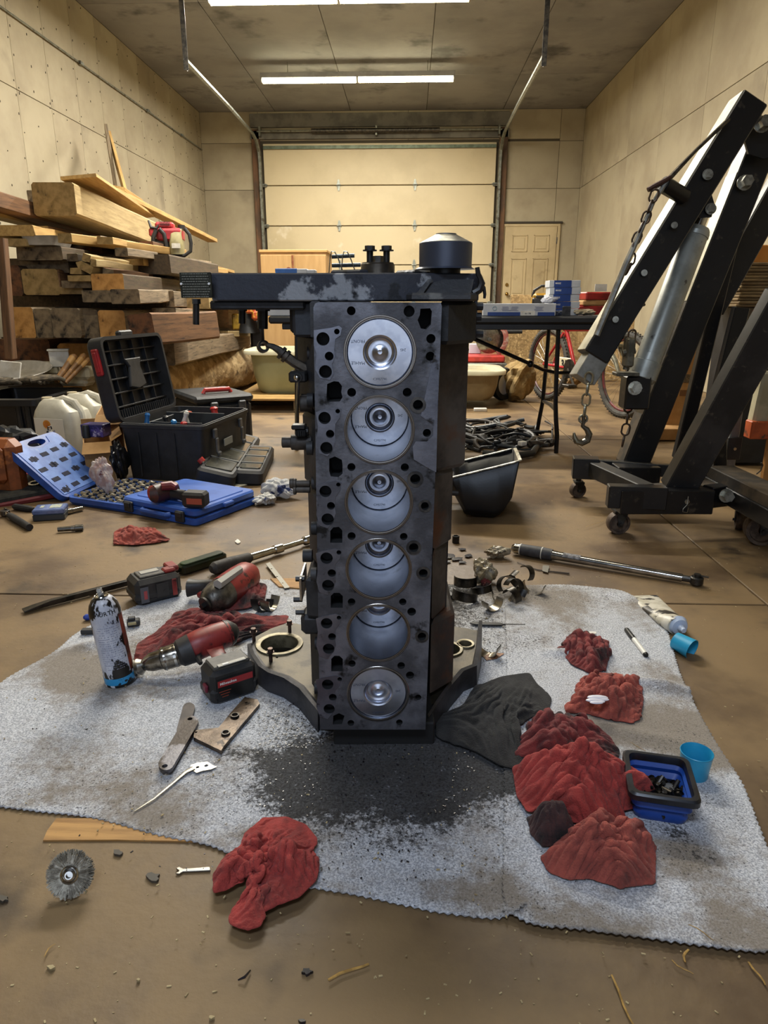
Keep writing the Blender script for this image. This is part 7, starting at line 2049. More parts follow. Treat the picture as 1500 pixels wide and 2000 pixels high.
# ram
ramm = mat('silver_ram_paint', 'a3a49a', '8b8c82', 9, c3='55514a', s3=24, lo3=.64, hi3=.72, rough=.36, metal=.3)
p, q = AY(1253, 738, 2.56) - HO, AY(1364, 440, 2.62) - HO; L_ = (q - p).length; Mx = frame(p, q, (0, -1, 0))
b = MB(); b.tube([(0, 0, 0), (L_ * .97, 0, 0), (L_ * .985, 0, 0)], [.045, .045, .040], n=26); b.tube([(L_ * .93, 0, 0), (L_ * .955, 0, 0)], [.0475, .0475], n=26); b.tube([(-.012, 0, 0), (.0, 0, 0), (.06, 0, 0), (.062, 0, 0)], [.044, .052, .052, .046], n=26)
ram = part('ram_cylinder', b, ramm, hoist, loc=Mx.translation, rot=Mx.to_euler())
b = MB(); b.tube([(L_ * .98, 0, 0), (L_ + .04, 0, 0)], [.022, .022], n=16); part('ram_rod', b, chrome, ram)
b = MB(); c = AY(1228, 688, 2.48) - HO; b.box(c, (.03, .05, .10), .006); b.cyl(AY(1232, 672, 2.48) - HO, AY(1222, 722, 2.48) - HO, .011, n=10); b.cyl(AY(1216, 690, 2.47) - HO, AY(1240, 684, 2.47) - HO, .012, n=10); b.box(AY(1222, 730, 2.5) - HO, (.08, .06, .012), .002)
part('pump_valve', b, mat('dirty_cast_alloy', '6f6a5a', '4a463a', 30, rough=.5, metal=.5, bump=.3), hoist)
b = MB(); b.box(AY(1240, 765, 2.55) - HO, (.09, .08, .12), .006); part('ram_foot_bracket', b, hoist_m, hoist)
# handle rod and its parking stub
b = MB(); b.tube([AY(1424, 232, 2.52) - HO, AY(1355, 298, 2.50) - HO, AY(1306, 350, 2.48) - HO], [.007, .006, .009], n=8); part('jack_handle', b, mat('dull_rod', '5d5547', '3b362e', 40, rough=.4, metal=.7), hoist)
b = MB(); b.tube([AY(1304, 350, 2.47) - HO, AY(1276, 395, 2.46) - HO, AY(1225, 510, 2.44) - HO, AY(1165, 655, 2.42) - HO], [.010, .007, .011, .011], n=8); part('jack_handle', b, mat('grey_rod', '6d6a62', '8e8b80', 20, rough=.4, metal=.6), hoist)
b = MB(); b.cyl(AY(1336, 384, 2.52) - HO, AY(1296, 360, 2.48) - HO, .026, n=16); part('parking_stub', b, hoist_m, hoist)
b = MB(); b.tube([AY(1265, 371, 2.46) - HO, AY(1282, 362, 2.46) - HO, AY(1300, 352, 2.46) - HO, AY(1310, 345, 2.46) - HO], [.008, .009, .008, .006], n=8); part('stub_hook', b, mat('rust_hook', '4c352c', rough=.5, metal=.6), hoist)


def chain_parts(pts, r_, wire, m, link_l=None):
    """alternating oval links along a polyline of world points"""
    P_ = [Vector(p) for p in pts]; seg = [(P_[i + 1] - P_[i]).length for i in range(len(P_) - 1)]; tot = sum(seg)
    pitch = (link_l or r_ * 2.6); n_ = max(1, int(tot / pitch)); 
    def at(s_):
        for i, l in enumerate(seg):
            if s_ <= l: return P_[i] + (P_[i + 1] - P_[i]) * (s_ / l), (P_[i + 1] - P_[i]).normalized()
            s_ -= l
        return P_[-1], (P_[-1] - P_[-2]).normalized()
    b_ = MB(); hl_ = pitch * .5 + wire * .9; ow = r_
    path = []
    for k_ in range(14):
        a = 2 * PI * k_ / 14; path.append((math.copysign(hl_ - ow, math.cos(a)) * (1 if abs(math.cos(a)) > .2 else 0) + ow * math.cos(a), ow * math.sin(a), 0))
    b_.tube(path, wire, n=6, close=True)
    me_ = b_.mesh('chain_link', m)
    for k_ in range(n_):
        c_, d_ = at((k_ + .5) * tot / n_)
        Mx_ = frame(c_ - HO, c_ - HO + d_, (0, -1, .2)) @ Matrix.Rotation(R(20 + 90 * (k_ % 2)), 4, 'X')
        o_ = bpy.data.objects.new('chain_link', me_); link(o_, hoist); o_.location = Mx_.translation; o_.rotation_euler = Mx_.to_euler()
rustc = mat('dark_rusty_chain', '3c322b', '54463a', 60, rough=.45, metal=.7)
zincc = mat('zinc_chain', '7e7b6c', 'a09d8c', 60, rough=.35, metal=.85)
chain_parts([AY(1281, 372, 2.45), AY(1262, 425, 2.45), AY(1237, 480, 2.45), AY(1230, 520, 2.45), AY(1222, 535, 2.45)], .0125, .0035, rustc)
chain_parts([AY(1152, 728, 2.46), AY(1146, 770, 2.46), AY(1141, 812, 2.46)], .0135, .0042, zincc)
chain_parts([AY(1236, 560 + 85, 2.62), AY(1228, 690, 2.6), AY(1226, 745, 2.58)], .013, .0038, rustc)
chain_parts([AY(1228, 782, 2.56), AY(1224, 830, 2.56), AY(1215, 872, 2.56)], .014, .0038, rustc)
hk = [AY(1139, 812, 2.46), AY(1140, 822, 2.46), AY(1138, 832, 2.46), AY(1146, 838, 2.46), AY(1151, 848, 2.46), AY(1147, 860, 2.46), AY(1137, 865, 2.46), AY(1126, 862, 2.46), AY(1122, 854, 2.46), AY(1121, 845, 2.46)]
b = MB(); b.tube([p - HO for p in hk], [.006, .0075, .0075, .010, .012, .013, .0125, .011, .008, .004], n=10); part('lifting_hook', b, mat('hook_steel', '5b554a', '77715f', 30, rough=.35, metal=.8), hoist)
c = AY(1139, 818, 2.46) - HO; b = MB(); b.tube([c + Vector((.014 * math.cos(a), 0, .014 * math.sin(a))) for a in [2 * PI * i / 12 for i in range(12)]], .0045, n=6, close=True); part('hook_eye', b, zincc, hoist)


# base frame
def bbar(name, a, c, z, w, h, m=None):
    p, q = G(*a, z) - HO, G(*c, z) - HO; Mx = frame(p, q); L_ = (q - p).length
    b_ = MB(); b_.box((L_ / 2, 0, 0), (L_, w, h), .003); return part(name, b_, m or hoist_m, hoist, loc=Mx.translation, rot=Mx.to_euler())
zb_ = .135
bbar('base_left_rail', (1118, 912), (1168, 914), .155, .07, .085)
bbar('base_cross_rail', (1160, 915), (1262, 962), .155, .06, .06, mat('dusty_black_rail', '2c2822', '181716', 16, lo=.4, hi=.62, rough=.55))
bbar('base_back_rail', (1120, 905), (1385, 925), .165, .03, .05)
fr = bbar('base_front_rail', (1208, 978), (1388, 978), .135, .055, .085)
bbar('base_front_rail', (1186, 968), (1300, 972), .150, .05, .08)
bbar('base_front_rail', (1380, 970), (1446, 962), .145, .05, .075)
bbar('folded_leg', (1405, 932), (1540, 1000), .175, .10, .09, dust_br)
bbar('folded_leg', (1402, 945), (1540, 1018), .150, .11, .06)
bbar('mast_foot', (1200, 925), (1282, 925), .15, .09, .07)
bbar('mast_foot', (1290, 955), (1450, 945), .17, .12, .012, dust_br)
b = MB(); c = G(1316, 966, .14) - HO + Vector((0, -.035, 0)); b.cyl(c, c + Vector((0, -.02, 0)), .011, n=14)
b.tube([c + Vector((.018 + .014 * math.cos(a), -.02, -.006 + .018 * math.sin(a))) for a in [2 * PI * i / 14 for i in range(14)]], .0035, n=6, close=True); part('ring_pin', b, mat('cream_zinc', 'b8b39b', rough=.35, metal=.6), hoist)
b = MB(); c = G(1331, 972, .14) - HO + Vector((0, -.035, 0)); b.cyl(c, c + Vector((0, -.018, 0)), .009, n=6); b.tube([c + Vector((0, -.02, .02)), c + Vector((0, -.02, -.01)), c + Vector((-.012, -.02, -.025)), c + Vector((-.012, -.02, -.036)), c + Vector((.004, -.02, -.038)), c + Vector((.006, -.02, -.02))], .0016, n=5); part('hairpin_clip', b, bolt_s, hoist)
rust_wheel = mat('rusty_caster_wheel', '6b5b4c', '4a3d34', 30, rough=.6, metal=.4, bump=.4, bs=90)
def caster(px, py, r_, w_, ztop, rz, lab=None):
    c = G(px, py) - HO; c.z = r_
    b_ = MB(); Mx = Matrix.Translation(c) @ Matrix.Rotation(rz, 4, 'Z') @ Matrix.Rotation(PI / 2, 4, 'X')
    b_.lathe([(r_ * .25, -w_ / 2), (r_ * .25, -w_ * .35), (r_ * .72, -w_ * .3), (r_ * .78, -w_ / 2), (r_ * .97, -w_ / 2), (r_, -w_ * .35), (r_, w_ * .35), (r_ * .97, w_ / 2), (r_ * .78, w_ / 2), (r_ * .72, w_ * .3), (r_ * .25, w_ * .35), (r_ * .25, w_ / 2)], 28, Mx)
    for k_ in range(5):
        a = 2 * PI * k_ / 5; b_.cyl(Mx @ Vector((r_ * .2 * math.cos(a), r_ * .2 * math.sin(a), -w_ * .34)), Mx @ Vector((r_ * .75 * math.cos(a), r_ * .75 * math.sin(a), -w_ * .34)), r_ * .07, n=6)
    wl = part('caster_wheel', b_, rust_wheel, hoist)
    b_ = MB()
    for s_ in (-1, 1):
        pl = [(-r_ * .16, -r_ * .25), (r_ * .16, -r_ * .25), (r_ * .6, r_ * .9), (r_ * .6, r_ * 1.12), (-r_ * .35, r_ * 1.12), (-r_ * .3, r_ * .8)]
        b_.prism(pl, s_ * w_ * .62 - .0015, s_ * w_ * .62 + .0015, M=Mx)
    b_.cyl(Mx @ Vector((0, 0, -w_ * .85)), Mx @ Vector((0, 0, w_ * .85)), r_ * .14, n=8)
    b_.box(c + Vector((0, 0, r_ * 1.15)), (r_ * 1.1, w_ * 1.5, .006)); b_.cyl(c + Vector((0, 0, r_ * 1.15)), (c.x, c.y, ztop), r_ * .35, n=14)
    part('caster_fork', b_, mat('grey_caster_fork', '4b4d4c', '2b2b2b', 40, rough=.45, metal=.6), hoist)
caster(1127, 971, .033, .03, .12, R(15)); caster(1205, 1041, .040, .035, .10, R(5)); caster(1482, 1062, .055, .05, .13, R(-12)); caster(1443, 1033, .035, .03, .12, R(70))

# ================================================================== FOLDING TABLE and what stands on it
TY, TZ = 3.76, .735
t = thing('folding_table', 'black folding table behind the engine block carrying boxes', 'table', (.17, TY, 0), R(0))
ttop = mat('table_black', '1d1e20', '26272a', 6, rough=.5)
b = MB(); b.box((0, .37, TZ - .02), (1.84, .74, .04), .010); part('table_top', b, ttop, t)
b = MB(); b.box((0, .03, TZ - .055), (1.7, .03, .03), .003); part('apron', b, ttop, t)
leg_m = mat('black_tube_leg', '141416', '1e1e20', 8, rough=.25, metal=.3)
def lpt(px, py, Y): return AY(px, py, Y) - Vector((.17, TY, 0))
b = MB(); b.tube([lpt(1091, 632, 3.82), lpt(1087, 730, 3.80), lpt(1085, 790, 3.79), lpt(1086, 820, 3.79), lpt(1088, 850, 3.79), lpt(1086, 886, 3.79)], .0125, n=10); part('leg', b, leg_m, t)
b = MB(); b.tube([lpt(1073, 632, 4.35), lpt(1066, 720, 4.33), lpt(1060, 785, 4.33), lpt(1053, 820, 4.33), lpt(1048, 850, 4.33)], .0125, n=10); part('leg', b, leg_m, t)
b = MB(); b.tube([lpt(922, 660, 3.95), lpt(1000, 695, 4.0), lpt(1034, 710, 4.05)], .011, n=8); b.tube([lpt(1034, 710, 4.05), lpt(1060, 722, 4.1), lpt(1086, 728, 4.1), lpt(1150, 728, 4.1)], .010, n=8); b.sphere(lpt(1036, 711, 4.05), .02); part('folding_stay', b, leg_m, t)
b = MB(); b.tube([lpt(1062, 784, 4.3), lpt(1074, 790, 4.05), lpt(1085, 800, 3.80)], .011, n=8); part('leg_spreader', b, leg_m, t)
b = MB(); b.tube([lpt(580, 630, 3.82), lpt(580, 760, 3.82), lpt(580, 885, 3.82)], .0125, n=10); part('leg', b, leg_m, t)
b = MB(); b.tube([lpt(597, 632, 4.35), lpt(600, 850, 4.33)], .0125, n=10); part('leg', b, leg_m, t)
box_w = mat('white_box_card', 'c9ccd0', 'bcbfc4', 10, rough=.6); box_b = mat('blue_box_print', '1f3f86', '1b3776', 10, rough=.5)
# long flat box
p = AY(946, 621, 3.72); q = AY(1088, 617, 3.74); W_ = q.x - p.x
t = thing('gasket_box', 'long flat white and blue parts box on the black folding table', 'box', (p.x, 3.80, TZ + .0005), R(-3))
b = MB(); b.box((W_ / 2, .13, .032), (W_, .26, .062), .002); part('carton', b, box_w, t)
b = MB(); b.box((W_ * .29, -.0005, .010), (W_ * .45, .003, .018)); b.box((W_ * .87, -.0005, .010), (W_ * .23, .003, .018)); part('blue_stripe', b, box_b, t)
b = MB(); b.box((W_ * .62, -.001, .014), (W_ * .2, .003, .024)); lb = part('label', b, paper, t)
text_mesh('H-178', .012, ink, lb, (W_ * .62, -.003, .012), (PI / 2, 0, 0))
b = MB(); b.lathe([(.009, 0), (.011, 0), (.011, .001), (.009, .001), (.009, 0)], 18, Matrix.Translation((W_ * .16, -.001, .038)) @ Matrix.Rotation(PI / 2, 4, 'X')); part('round_print', b, mat('teal_print', '6f9aa0'), t)
b = MB(); rr = random.Random(4)
for x0 in (.30, .42, .75):
    for k_ in range(4): b.box((W_ * x0 + rr.uniform(0, .01), -.0008, .046 - k_ * .006), (rr.uniform(.03, .05), .001, .0018))
part('fine_print', b, mat('grey_print', '8a8ca0'), t, kind='stuff')
# stack of five narrow boxes, end faces showing
for i in range(5):
    p = AY(1108, 613, 3.82)
    t = thing('filter_box', 'blue and white parts box, %s in the stack of five on the table' % ('lowest', 'second lowest', 'middle', 'second highest', 'topmost')[i], 'box', (p.x + .0 + (.002 if i % 2 else -.002), 3.92, TZ + .001 + i * .0365), R(-2 + (i % 3)), group='stack of parts boxes')
    b = MB(); b.box((0, .07, .018), (.165, .14, .035), .0012); part('carton', b, box_w, t)
    b = MB(); b.box((-.012, -.0008, .018), (.092, .002, .0345)); bb_ = part('blue_face', b, box_b, t)
    text_mesh('MAHLE', .0125, white_ink, bb_, (-.037, -.0022, .020), (PI / 2, 0, 0), bold=.0002, sx=.75)
b = MB(); b.box((0, 0, .025), (.042, .012, .05), .002); b.cyl((0, -.006, .035), (0, -.009, .035), .008, n=12); solo('black_relay', b, mat('relay_black', '26282c', '3a3c40', 60, rough=.4), 'small black part with a round silver mark standing in front of the box stack', 'part', (*AY(1106, 612, 3.80).xy, TZ))
crumple('clear plastic parts bag left of the small black part on the table', 'parts_bag', 'bag', 1089, 618, .04, .03, .018, 51, mat('clear_bag', 'b9bac2', '8f93a0', 30, rough=.15, trans=.4), z=TZ)
crumple('beige plastic parts bag lying at the right end of the table', 'parts_bag', 'bag', 1143, 618, .065, .04, .02, 53, mat('beige_bag', 'a39478', 'c4b69a', 30, rough=.3), z=TZ)
crumple('white crumpled tissue on top of the long flat box', 'tissue', 'paper', 1070, 604, .05, .035, .02, 54, mat('white_tissue', 'd6d6dc', 'b4b4bc', 30, rough=.8), z=TZ + .064)
b = MB(); b.box((0, 0, .02), (.14, .10, .04), .004); solo('brown_box', b, card, 'small brown carton at the left end of the long flat box', 'box', (*AY(935, 612, 3.95).xy, TZ), R(10))
# yellow power tool with black loop handle behind the stack
p = AY(1080, 600, 4.1); t = thing('yellow_tool', 'yellow tool case with a black loop handle behind the parts boxes', 'power tool', (p.x, 4.22, TZ))
b = MB(); b.box((0, 0, .06), (.20, .12, .12), .012); part('body', b, mat('dewy_yellow', 'b98a22', 'a57a1c', 12, rough=.4), t)
b = MB(); b.tube([(-.10, 0, .10), (-.09, 0, .135), (-.05, 0, .16), (.06, 0, .16), (.10, 0, .135), (.11, 0, .09)], .008, n=8); part('loop_handle', b, blk, t)
b = MB(); b.box((-.075, -.062, .065), (.07, .03, .06), .008); b.cyl((.045, -.06, .085), (.045, -.085, .085), .022, n=14); b.box((-.02, -.06, .10), (.14, .02, .016), .004); part('motor_block', b, mat('black_brown', '26211c', rough=.45), t)
# red cases behind, right end
for i, (px, py, w_, h_, m_, lab) in enumerate(((1160, 608, .22, .05, 'red_tool', 'dark red case at the right end behind the table, lowest'), (1158, 594, .17, .03, 'tan_card', 'tan flat box between the red cases'), (1165, 585, .20, .045, 'red_tool', 'red case on top of the tan flat box by the hoist boom'))):
    b = MB(); b.box((0, 0, h_ / 2), (w_, .2, h_), .006); c_ = AY(px, py, 4.3)
    solo('tool_case', b, mat('case_red', '9c2420', '7e1d1b', 12, rough=.4) if m_ == 'red_tool' else card, lab, 'case', (c_.x, 4.32, TZ + (0, .051, .082)[i]), R(4 * i))
b = MB(); b.box((0, 0, 0), (.07, .004, .04)); solo('paper_tag', b, paper, 'small white paper tag on the top red case', 'paper', (*AY(1172, 580, 4.2).xy, TZ + .15), R(5))
# left end: blue box, black straps
b = MB(); b.box((0, 0, .022), (.12, .1, .044), .003); solo('blue_carton', b, mat('mid_blue_card', '3f6fb8', '3763a8', 10, rough=.5), 'blue carton on the left end of the folding table', 'box', (*AY(562, 535, 3.95).xy, TZ + .2005))
b = MB(); b.box((0, 0, .022), (.055, .1, .04), .003); b.box((.045, 0, .020), (.05, .09, .036), .003); solo('white_carton', b, box_w, 'white carton touching the blue carton on the folding table', 'box', (*AY(592, 535, 3.95).xy, TZ + .2005))
b = MB(); b.box((0, 0, .1), (.34, .22, .2), .003); solo('stacked_carton', b, box_w, 'white carton pile under the blue carton, mostly hidden by the engine plate', 'box', (*AY(570, 600, 4.0).xy, TZ + .0005))
b = MB(); b.box((0, 0, .02), (.16, .14, .04), .003); solo('flat_white_carton', b, box_w, 'flat white box seen below the engine arm at the left end of the table', 'box', (*AY(543, 612, 3.85).xy, TZ + .0005))
p = AY(668, 532, 3.9); t = thing('cable_strap_set', 'two looped grey bands with crossing rods seen above the engine plate', 'metal straps', (p.x, 3.95, TZ + .001))
k_ = 3.95 * .957 / FPX
def SP(px, py, y=0.0): return ((px - 668) * k_, y, (533 - py) * k_ + .228)
b = MB()
for x0 in (647, 671): b.tube([SP(x0 - 6, 535), SP(x0 - 3, 505), SP(x0, 496), SP(x0 + 6, 497), SP(x0 + 12, 508), SP(x0 + 22, 535)], .010, n=4, flat=.3)
part('band', b, mat('band_grey', '6a7076', '43484c', 20, rough=.4, metal=.5), t)
b = MB(); b.tube([SP(646, 505, .03), SP(690, 503, .03)], .011, n=8); b.tube([SP(646, 521, .03), SP(702, 520, .03)], .011, n=8); part('rod', b, mat('rod_blue_grey', '3c4650', rough=.4, metal=.5), t)
b = MB(); b.box((0, 0, .11), (.30, .12, .22), .006); part('case_under', b, blk, t)

# ================================================================== oil pan, harness, tubs, bicycle
HP = G(950, 1000); pan_m = mat('satin_black_pan', '0f0f11', '161618', 7, rough=.42, bump=.15, bs=120)
t = thing('oil_pan', 'black engine oil pan standing on its sump right of the engine block', 'oil pan', (HP.x, HP.y, 0)); OP = Vector((HP.x, HP.y, 0))
Yf, Yb_ = 2.50, 2.86
sec = []
for xf, yt, xb, ytb, zb2, ins in ((856, 939, 862, 911, .115, .03), (885, 932, 888, 904, .115, .03), (897, 929, 897, 902, .07, .05), (914, 925, 915, 897, .012, .06), (972, 911, 974, 883, .0, .06), (1004, 903, 998, 877, .012, .07), (1016, 899, 1006, 876, .07, .05)):
    a = AY(xf, yt, Yf) - OP; c = AY(xb, ytb, Yb_) - OP
    sec.append([tuple(a), (a.x - (ins * .3 if xf > 990 else 0), a.y + ins * .5, zb2 + .03), (a.x - (ins * .45 if xf > 990 else 0), a.y + ins, zb2), (c.x - (.01 if xf > 990 else 0), c.y - ins, zb2), (c.x, c.y - ins * .4, zb2 + .03), tuple(c)])
b = MB(); n_ = len(sec)
vs = [v for s_ in sec for v in s_]; fs = [(j * 6 + i, j * 6 + i + 1, (j + 1) * 6 + i + 1, (j + 1) * 6 + i) for j in range(n_ - 1) for i in range(5)]; fs += [tuple(range(6)), tuple(range((n_ - 1) * 6, n_ * 6))]
b.add(vs, fs); o = part('pan_body', b, pan_m, t, ang=50); 
bv = o.modifiers.new('round', 'BEVEL'); bv.width = .02; bv.segments = 3; bv.limit_method = 'ANGLE'; bv.angle_limit = R(28)
so = o.modifiers.new('thickness', 'SOLIDIFY'); so.thickness = .003
ring = [Vector(s_[0]) for s_ in sec] + [Vector(s_[5]) for s_ in sec[::-1]]
b = MB(); b.tube([(p.x, p.y, p.z) for p in ring], .0075, n=6, close=True, flat=.5); part('pan_rim', b, mat('cream_gasket_rim', 'b9b4a0', '6f6b60', 60, lo=.45, hi=.6, rough=.4, metal=.4), t)
b = MB(); cc = Vector(sec[1][0]); b.tube([cc + Vector((-.04, -.012, -.055)), cc + Vector((.02, -.012, -.06))], .010, n=10); part('drain_boss', b, pan_m, t)

t = thing('wire_harness', 'tangled black wiring harness with hoses on the floor behind the oil pan', 'wiring harness', (*G(960, 870).xy, 0)); HO2 = Vector((*G(960, 870).xy, 0))
rr = random.Random(21); loom_m = [mat('loom_black', '101011', '1d1c1b', 30, rough=.6, bump=.5, bs=260), mat('loom_brown', '231c16', '352b21', 40, rough=.6), mat('loom_hose', '171a1b', '202426', 12, rough=.45)]
for k_ in range(26):
    cx0, cy0 = rr.uniform(880, 1050), rr.uniform(838, 880); P_ = []
    rx, ry = rr.uniform(25, 80), rr.uniform(6, 18); a0 = rr.uniform(0, 6); zc = rr.uniform(.01, .05)
    for i in range(15):
        a = a0 + i * rr.uniform(.25, .5); px = min(1078, max(865, cx0 + rx * math.cos(a))); py = min(884, max(826, cy0 + ry * math.sin(a)))
        P_.append(G(px, py, 0).xy.to_3d() + Vector((0, 0, max(.012, zc + .02 * math.sin(i * 1.3 + k_)))) - HO2)
    P2 = []
    for i in range(len(P_) - 1):
        for f_ in (0, .5): P2.append(P_[i].lerp(P_[i + 1], f_))
    for _ in range(2): P2 = [P2[0]] + [(P2[i - 1] + P2[i] * 2 + P2[i + 1]) / 4 for i in range(1, len(P2) - 1)] + [P2[-1]]
    b = MB(); b.tube(P2, rr.choice((.006, .008, .011, .014)), n=8); part('loom', b, rr.choice(loom_m), t)
for (px, py, s_, m_) in ((1020, 866, .035, paper), (1015, 862, .03, blk), (1016, 838, .03, blk), (950, 836, .02, blk), (1068, 868, .025, blk), (898, 862, .02, blk), (1008, 843, .02, blk)):
    b = MB(); c = G(px, py, .06) - HO2; b.box(c, (s_ * 1.2, s_, s_ * .7), .004, rz=rr.uniform(0, 3)); part('connector', b, m_, t)
b = MB(); b.tube([G(945, 885, .02) - HO2, G(1000, 892, .022) - HO2, G(1040, 885, .025) - HO2, G(1052, 868, .03) - HO2, G(1040, 850, .04) - HO2, G(1010, 840, .05) - HO2], .018, n=12); part('fat_hose', b, loom_m[2], t)
b = MB(); b.tube([G(903, 822, .02) - HO2, G(938, 820, .05) - HO2, G(948, 824, .05) - HO2, G(949, 838, .03) - HO2], .004, n=6); b.tube([G(915, 822, .03) - HO2, G(915, 835, .02) - HO2], .004, n=6); part('stray_wire', b, loom_m[0], t)
b = MB(); b.tube([G(868, 862, .05) - HO2, G(880, 850, .03) - HO2, G(900, 862, .02) - HO2, G(872, 880, .01) - HO2], .006, n=6); part('stray_wire', b, mat('loom_purple', '2c2838', rough=.5), t)

a_ = AY(985, 735, 5.55)
tub('low cream bathtub right of the engine block with brown outside', a_.x - 1.15, 5.45, 1.15, .62, .055, .24, mat('beige_tub_side', '9c8c6c', '857658', 3, rough=.5), shrink=.12)
b = MB(); b.box((0, 0, .012), (.10, .05, .024), .004); solo('tub_block', b, white_pl, 'small cream block on the floor in front of the low bathtub', 'block', (*G(938, 803).xy, 0))
b = MB(); b.lathe([(.09, -.03), (.13, -.03), (.14, 0), (.13, .03), (.09, .03), (.09, -.03)], 30, Matrix.Rotation(PI / 2, 4, 'X')); tq = solo('small_tyre', b, blk_rub, 'small black tyre with a white disc, leaning right of the low bathtub', 'ring', AY(983, 750, 5.9), (0, 0, R(40)))
b = MB(); b.cyl((0, .01, 0), (0, -.01, 0), .088, n=24); part('white_disc', b, mat('white_disc', 'c9cdd2', rough=.5), tq)  # white disc inside the small tyre
# mitre saw on a low stand behind the tub
c_ = AY(930, 716, 6.25); t = thing('mitre_saw', 'red mitre saw with clear blade guard standing behind the low bathtub', 'power saw', (c_.x, 6.25, 0)); kk = 6.2 * .957 / FPX
def MS(px, py, y=0.0): return ((px - 930) * kk, y, c_.z + (716 - py) * kk)
b = MB(); b.box(MS(925, 712), (.55, .3, .05), .008); b.box((-.2, .05, (c_.z - .02) / 2), (.05, .25, c_.z - .02), .004); b.box((.26, .05, (c_.z - .02) / 2), (.05, .25, c_.z - .02), .004); part('stand', b, mat('grey_stand', '77776f', '55554e', 12, rough=.5, metal=.3), t)
b = MB(); b.box(MS(938, 699), (.40, .26, .06), .012); b.box(MS(968, 704), (.09, .2, .09), .012); part('base', b, mat('saw_red', 'b8352c', '9c2c26', 14, rough=.4), t)
b = MB(); 
for x0, x1 in ((893, 912), (916, 940)):
    b.box(((MS(x0, 0)[0] + MS(x1, 0)[0]) / 2, .08, MS(0, 682)[2]), ((x1 - x0) * kk, .02, .09), .006)
part('fence', b, mat('white_fence', 'c9cfdc', rough=.4), t)
b = MB(); c2 = MS(954, 662, -.02); b.lathe([(0, 0), (.12, 0), (.125, .003), (.12, .006), (0, .006)], 40, Matrix.Translation(c2) @ Matrix.Rotation(R(90), 4, 'X') @ Matrix.Rotation(R(10), 4, 'Y')); b.cyl(c2, (c2[0], c2[1] - .03, c2[2]), .018, n=12); part('blade', b, mat('blade_steel', '8f8d86', '77756d', 60, rough=.25, metal=.9, aniso=.3), t)
b = MB(); b.lathe([(.10, 0), (.165, 0), (.165, .04), (.155, .045), (.12, .045)], 30, Matrix.Translation((c2[0], c2[1] + .03, c2[2])) @ Matrix.Rotation(R(90), 4, 'X'), a0=R(-60), a1=R(150)); part('blade_guard', b, mat('guard_pinkish', 'a0605a', 'b9a79c', 20, lo=.45, hi=.6, rough=.3), t)
b = MB(); b.tube([MS(975, 650), MS(992, 648), MS(1018, 648)], [.02, .018, .016], n=10); part('handle', b, blk_rub, t)
b = MB(); b.box(MS(965, 648, .05), (.20, .12, .07), .015); b.cyl(MS(930, 655, .05), MS(950, 655, .05), .05, n=16); part('motor', b, mat('saw_dark_red', '7c2a28', '3a2422', 30, rough=.4), t)

# bicycle
A_, B_ = G(1066, 781), G(1213, 816)
fwd = (B_ - A_); wb = fwd.length; fwd.normalize(); wbs = wb
t = thing('bicycle', 'red mountain bicycle with number plate 31 standing behind the hoist', 'bicycle', (A_.x, A_.y, 0), math.atan2(fwd.y, fwd.x))
tyre = mat('grey_tyre', '3a3834', '4c4943', 30, rough=.85, bump=.8, bs=90, bdist=.004); bred = mat('bike_red', 'b01f28', '981a22', 14, rough=.3, coat=.4)
wr = .305
for i, x in enumerate((0, wb)):
    b = MB(); P_ = [(x + (wr - .024) * math.cos(a), 0, wr + (wr - .024) * math.sin(a)) for a in [2 * PI * q_ / 44 for q_ in range(44)]]; b.tube(P_, .025, n=10, close=True); wl = part('tyre', b, tyre, t)
    b = MB()
    for q_ in range(66):
        a = 2 * PI * q_ / 66
        for s_ in (-.012, .012): b.box((x + (wr - .001) * math.cos(a), s_, wr + (wr - .001) * math.sin(a)), (.008, .010, .008))
    part('tyre_knobs', b, tyre, wl, kind='stuff')
    b = MB(); P_ = [(x + (wr - .052) * math.cos(a), 0, wr + (wr - .052) * math.sin(a)) for a in [2 * PI * q_ / 40 for q_ in range(40)]]; b.tube(P_, .010, n=6, close=True); part('rim', b, mat('rim_dark', '2a2524', '6b2f2f', 9, rough=.4), t)
    b = MB()
    for q_ in range(24):
        a = 2 * PI * q_ / 24; s_ = .02 if q_ % 2 else -.02; b.cyl((x + .015 * math.cos(a + .6), s_, wr + .015 * math.sin(a + .6)), (x + (wr - .055) * math.cos(a), 0, wr + (wr - .055) * math.sin(a)), .0012, n=4)
    b.cyl((x, -.04, wr), (x, .04, wr), .018, n=10); part('spokes_and_hub', b, steel, t)
seat = Vector((.20, 0, .66)); bb_ = Vector((.40, 0, .30)); head0 = Vector((wb - .20, 0, .62)); head1 = Vector((wb - .17, 0, .50))
b = MB()
for p, q, r_ in ((seat, bb_, .016), (seat + Vector((.01, 0, -.06)), head0, .020), (bb_, head1, .024), (head0 + Vector((-.01, 0, .03)), head1 + Vector((.01, 0, -.02)), .024)): b.cyl(p, q, r_, n=12)
for s_ in (-.045, .045):
    b.cyl(bb_ + Vector((-.03, s_ * .8, 0)), Vector((0, s_, wr)), .011, n=8); b.cyl(seat + Vector((.02, s_ * .3, -.09)), Vector((0, s_, wr)), .010, n=8)
part('frame', b, bred, t)
b = MB(); b.cyl(seat, seat + Vector((-.03, 0, .09)), .012, n=8); part('seat_post', b, black_steel, t)
b = MB(); sx_ = seat + Vector((-.04, 0, .11)); b.loft([sring(sx_ + Vector((x, 0, z)), w_, .035, 'x', 2.2, 12) for x, z, w_ in ((-.11, .008, .06), (-.09, .010, .14), (-.03, .0, .12), (.05, .0, .05), (.13, -.008, .03))]); part('saddle', b, mat('saddle_black', '1e2224', '2e3436', 20, rough=.4), t)
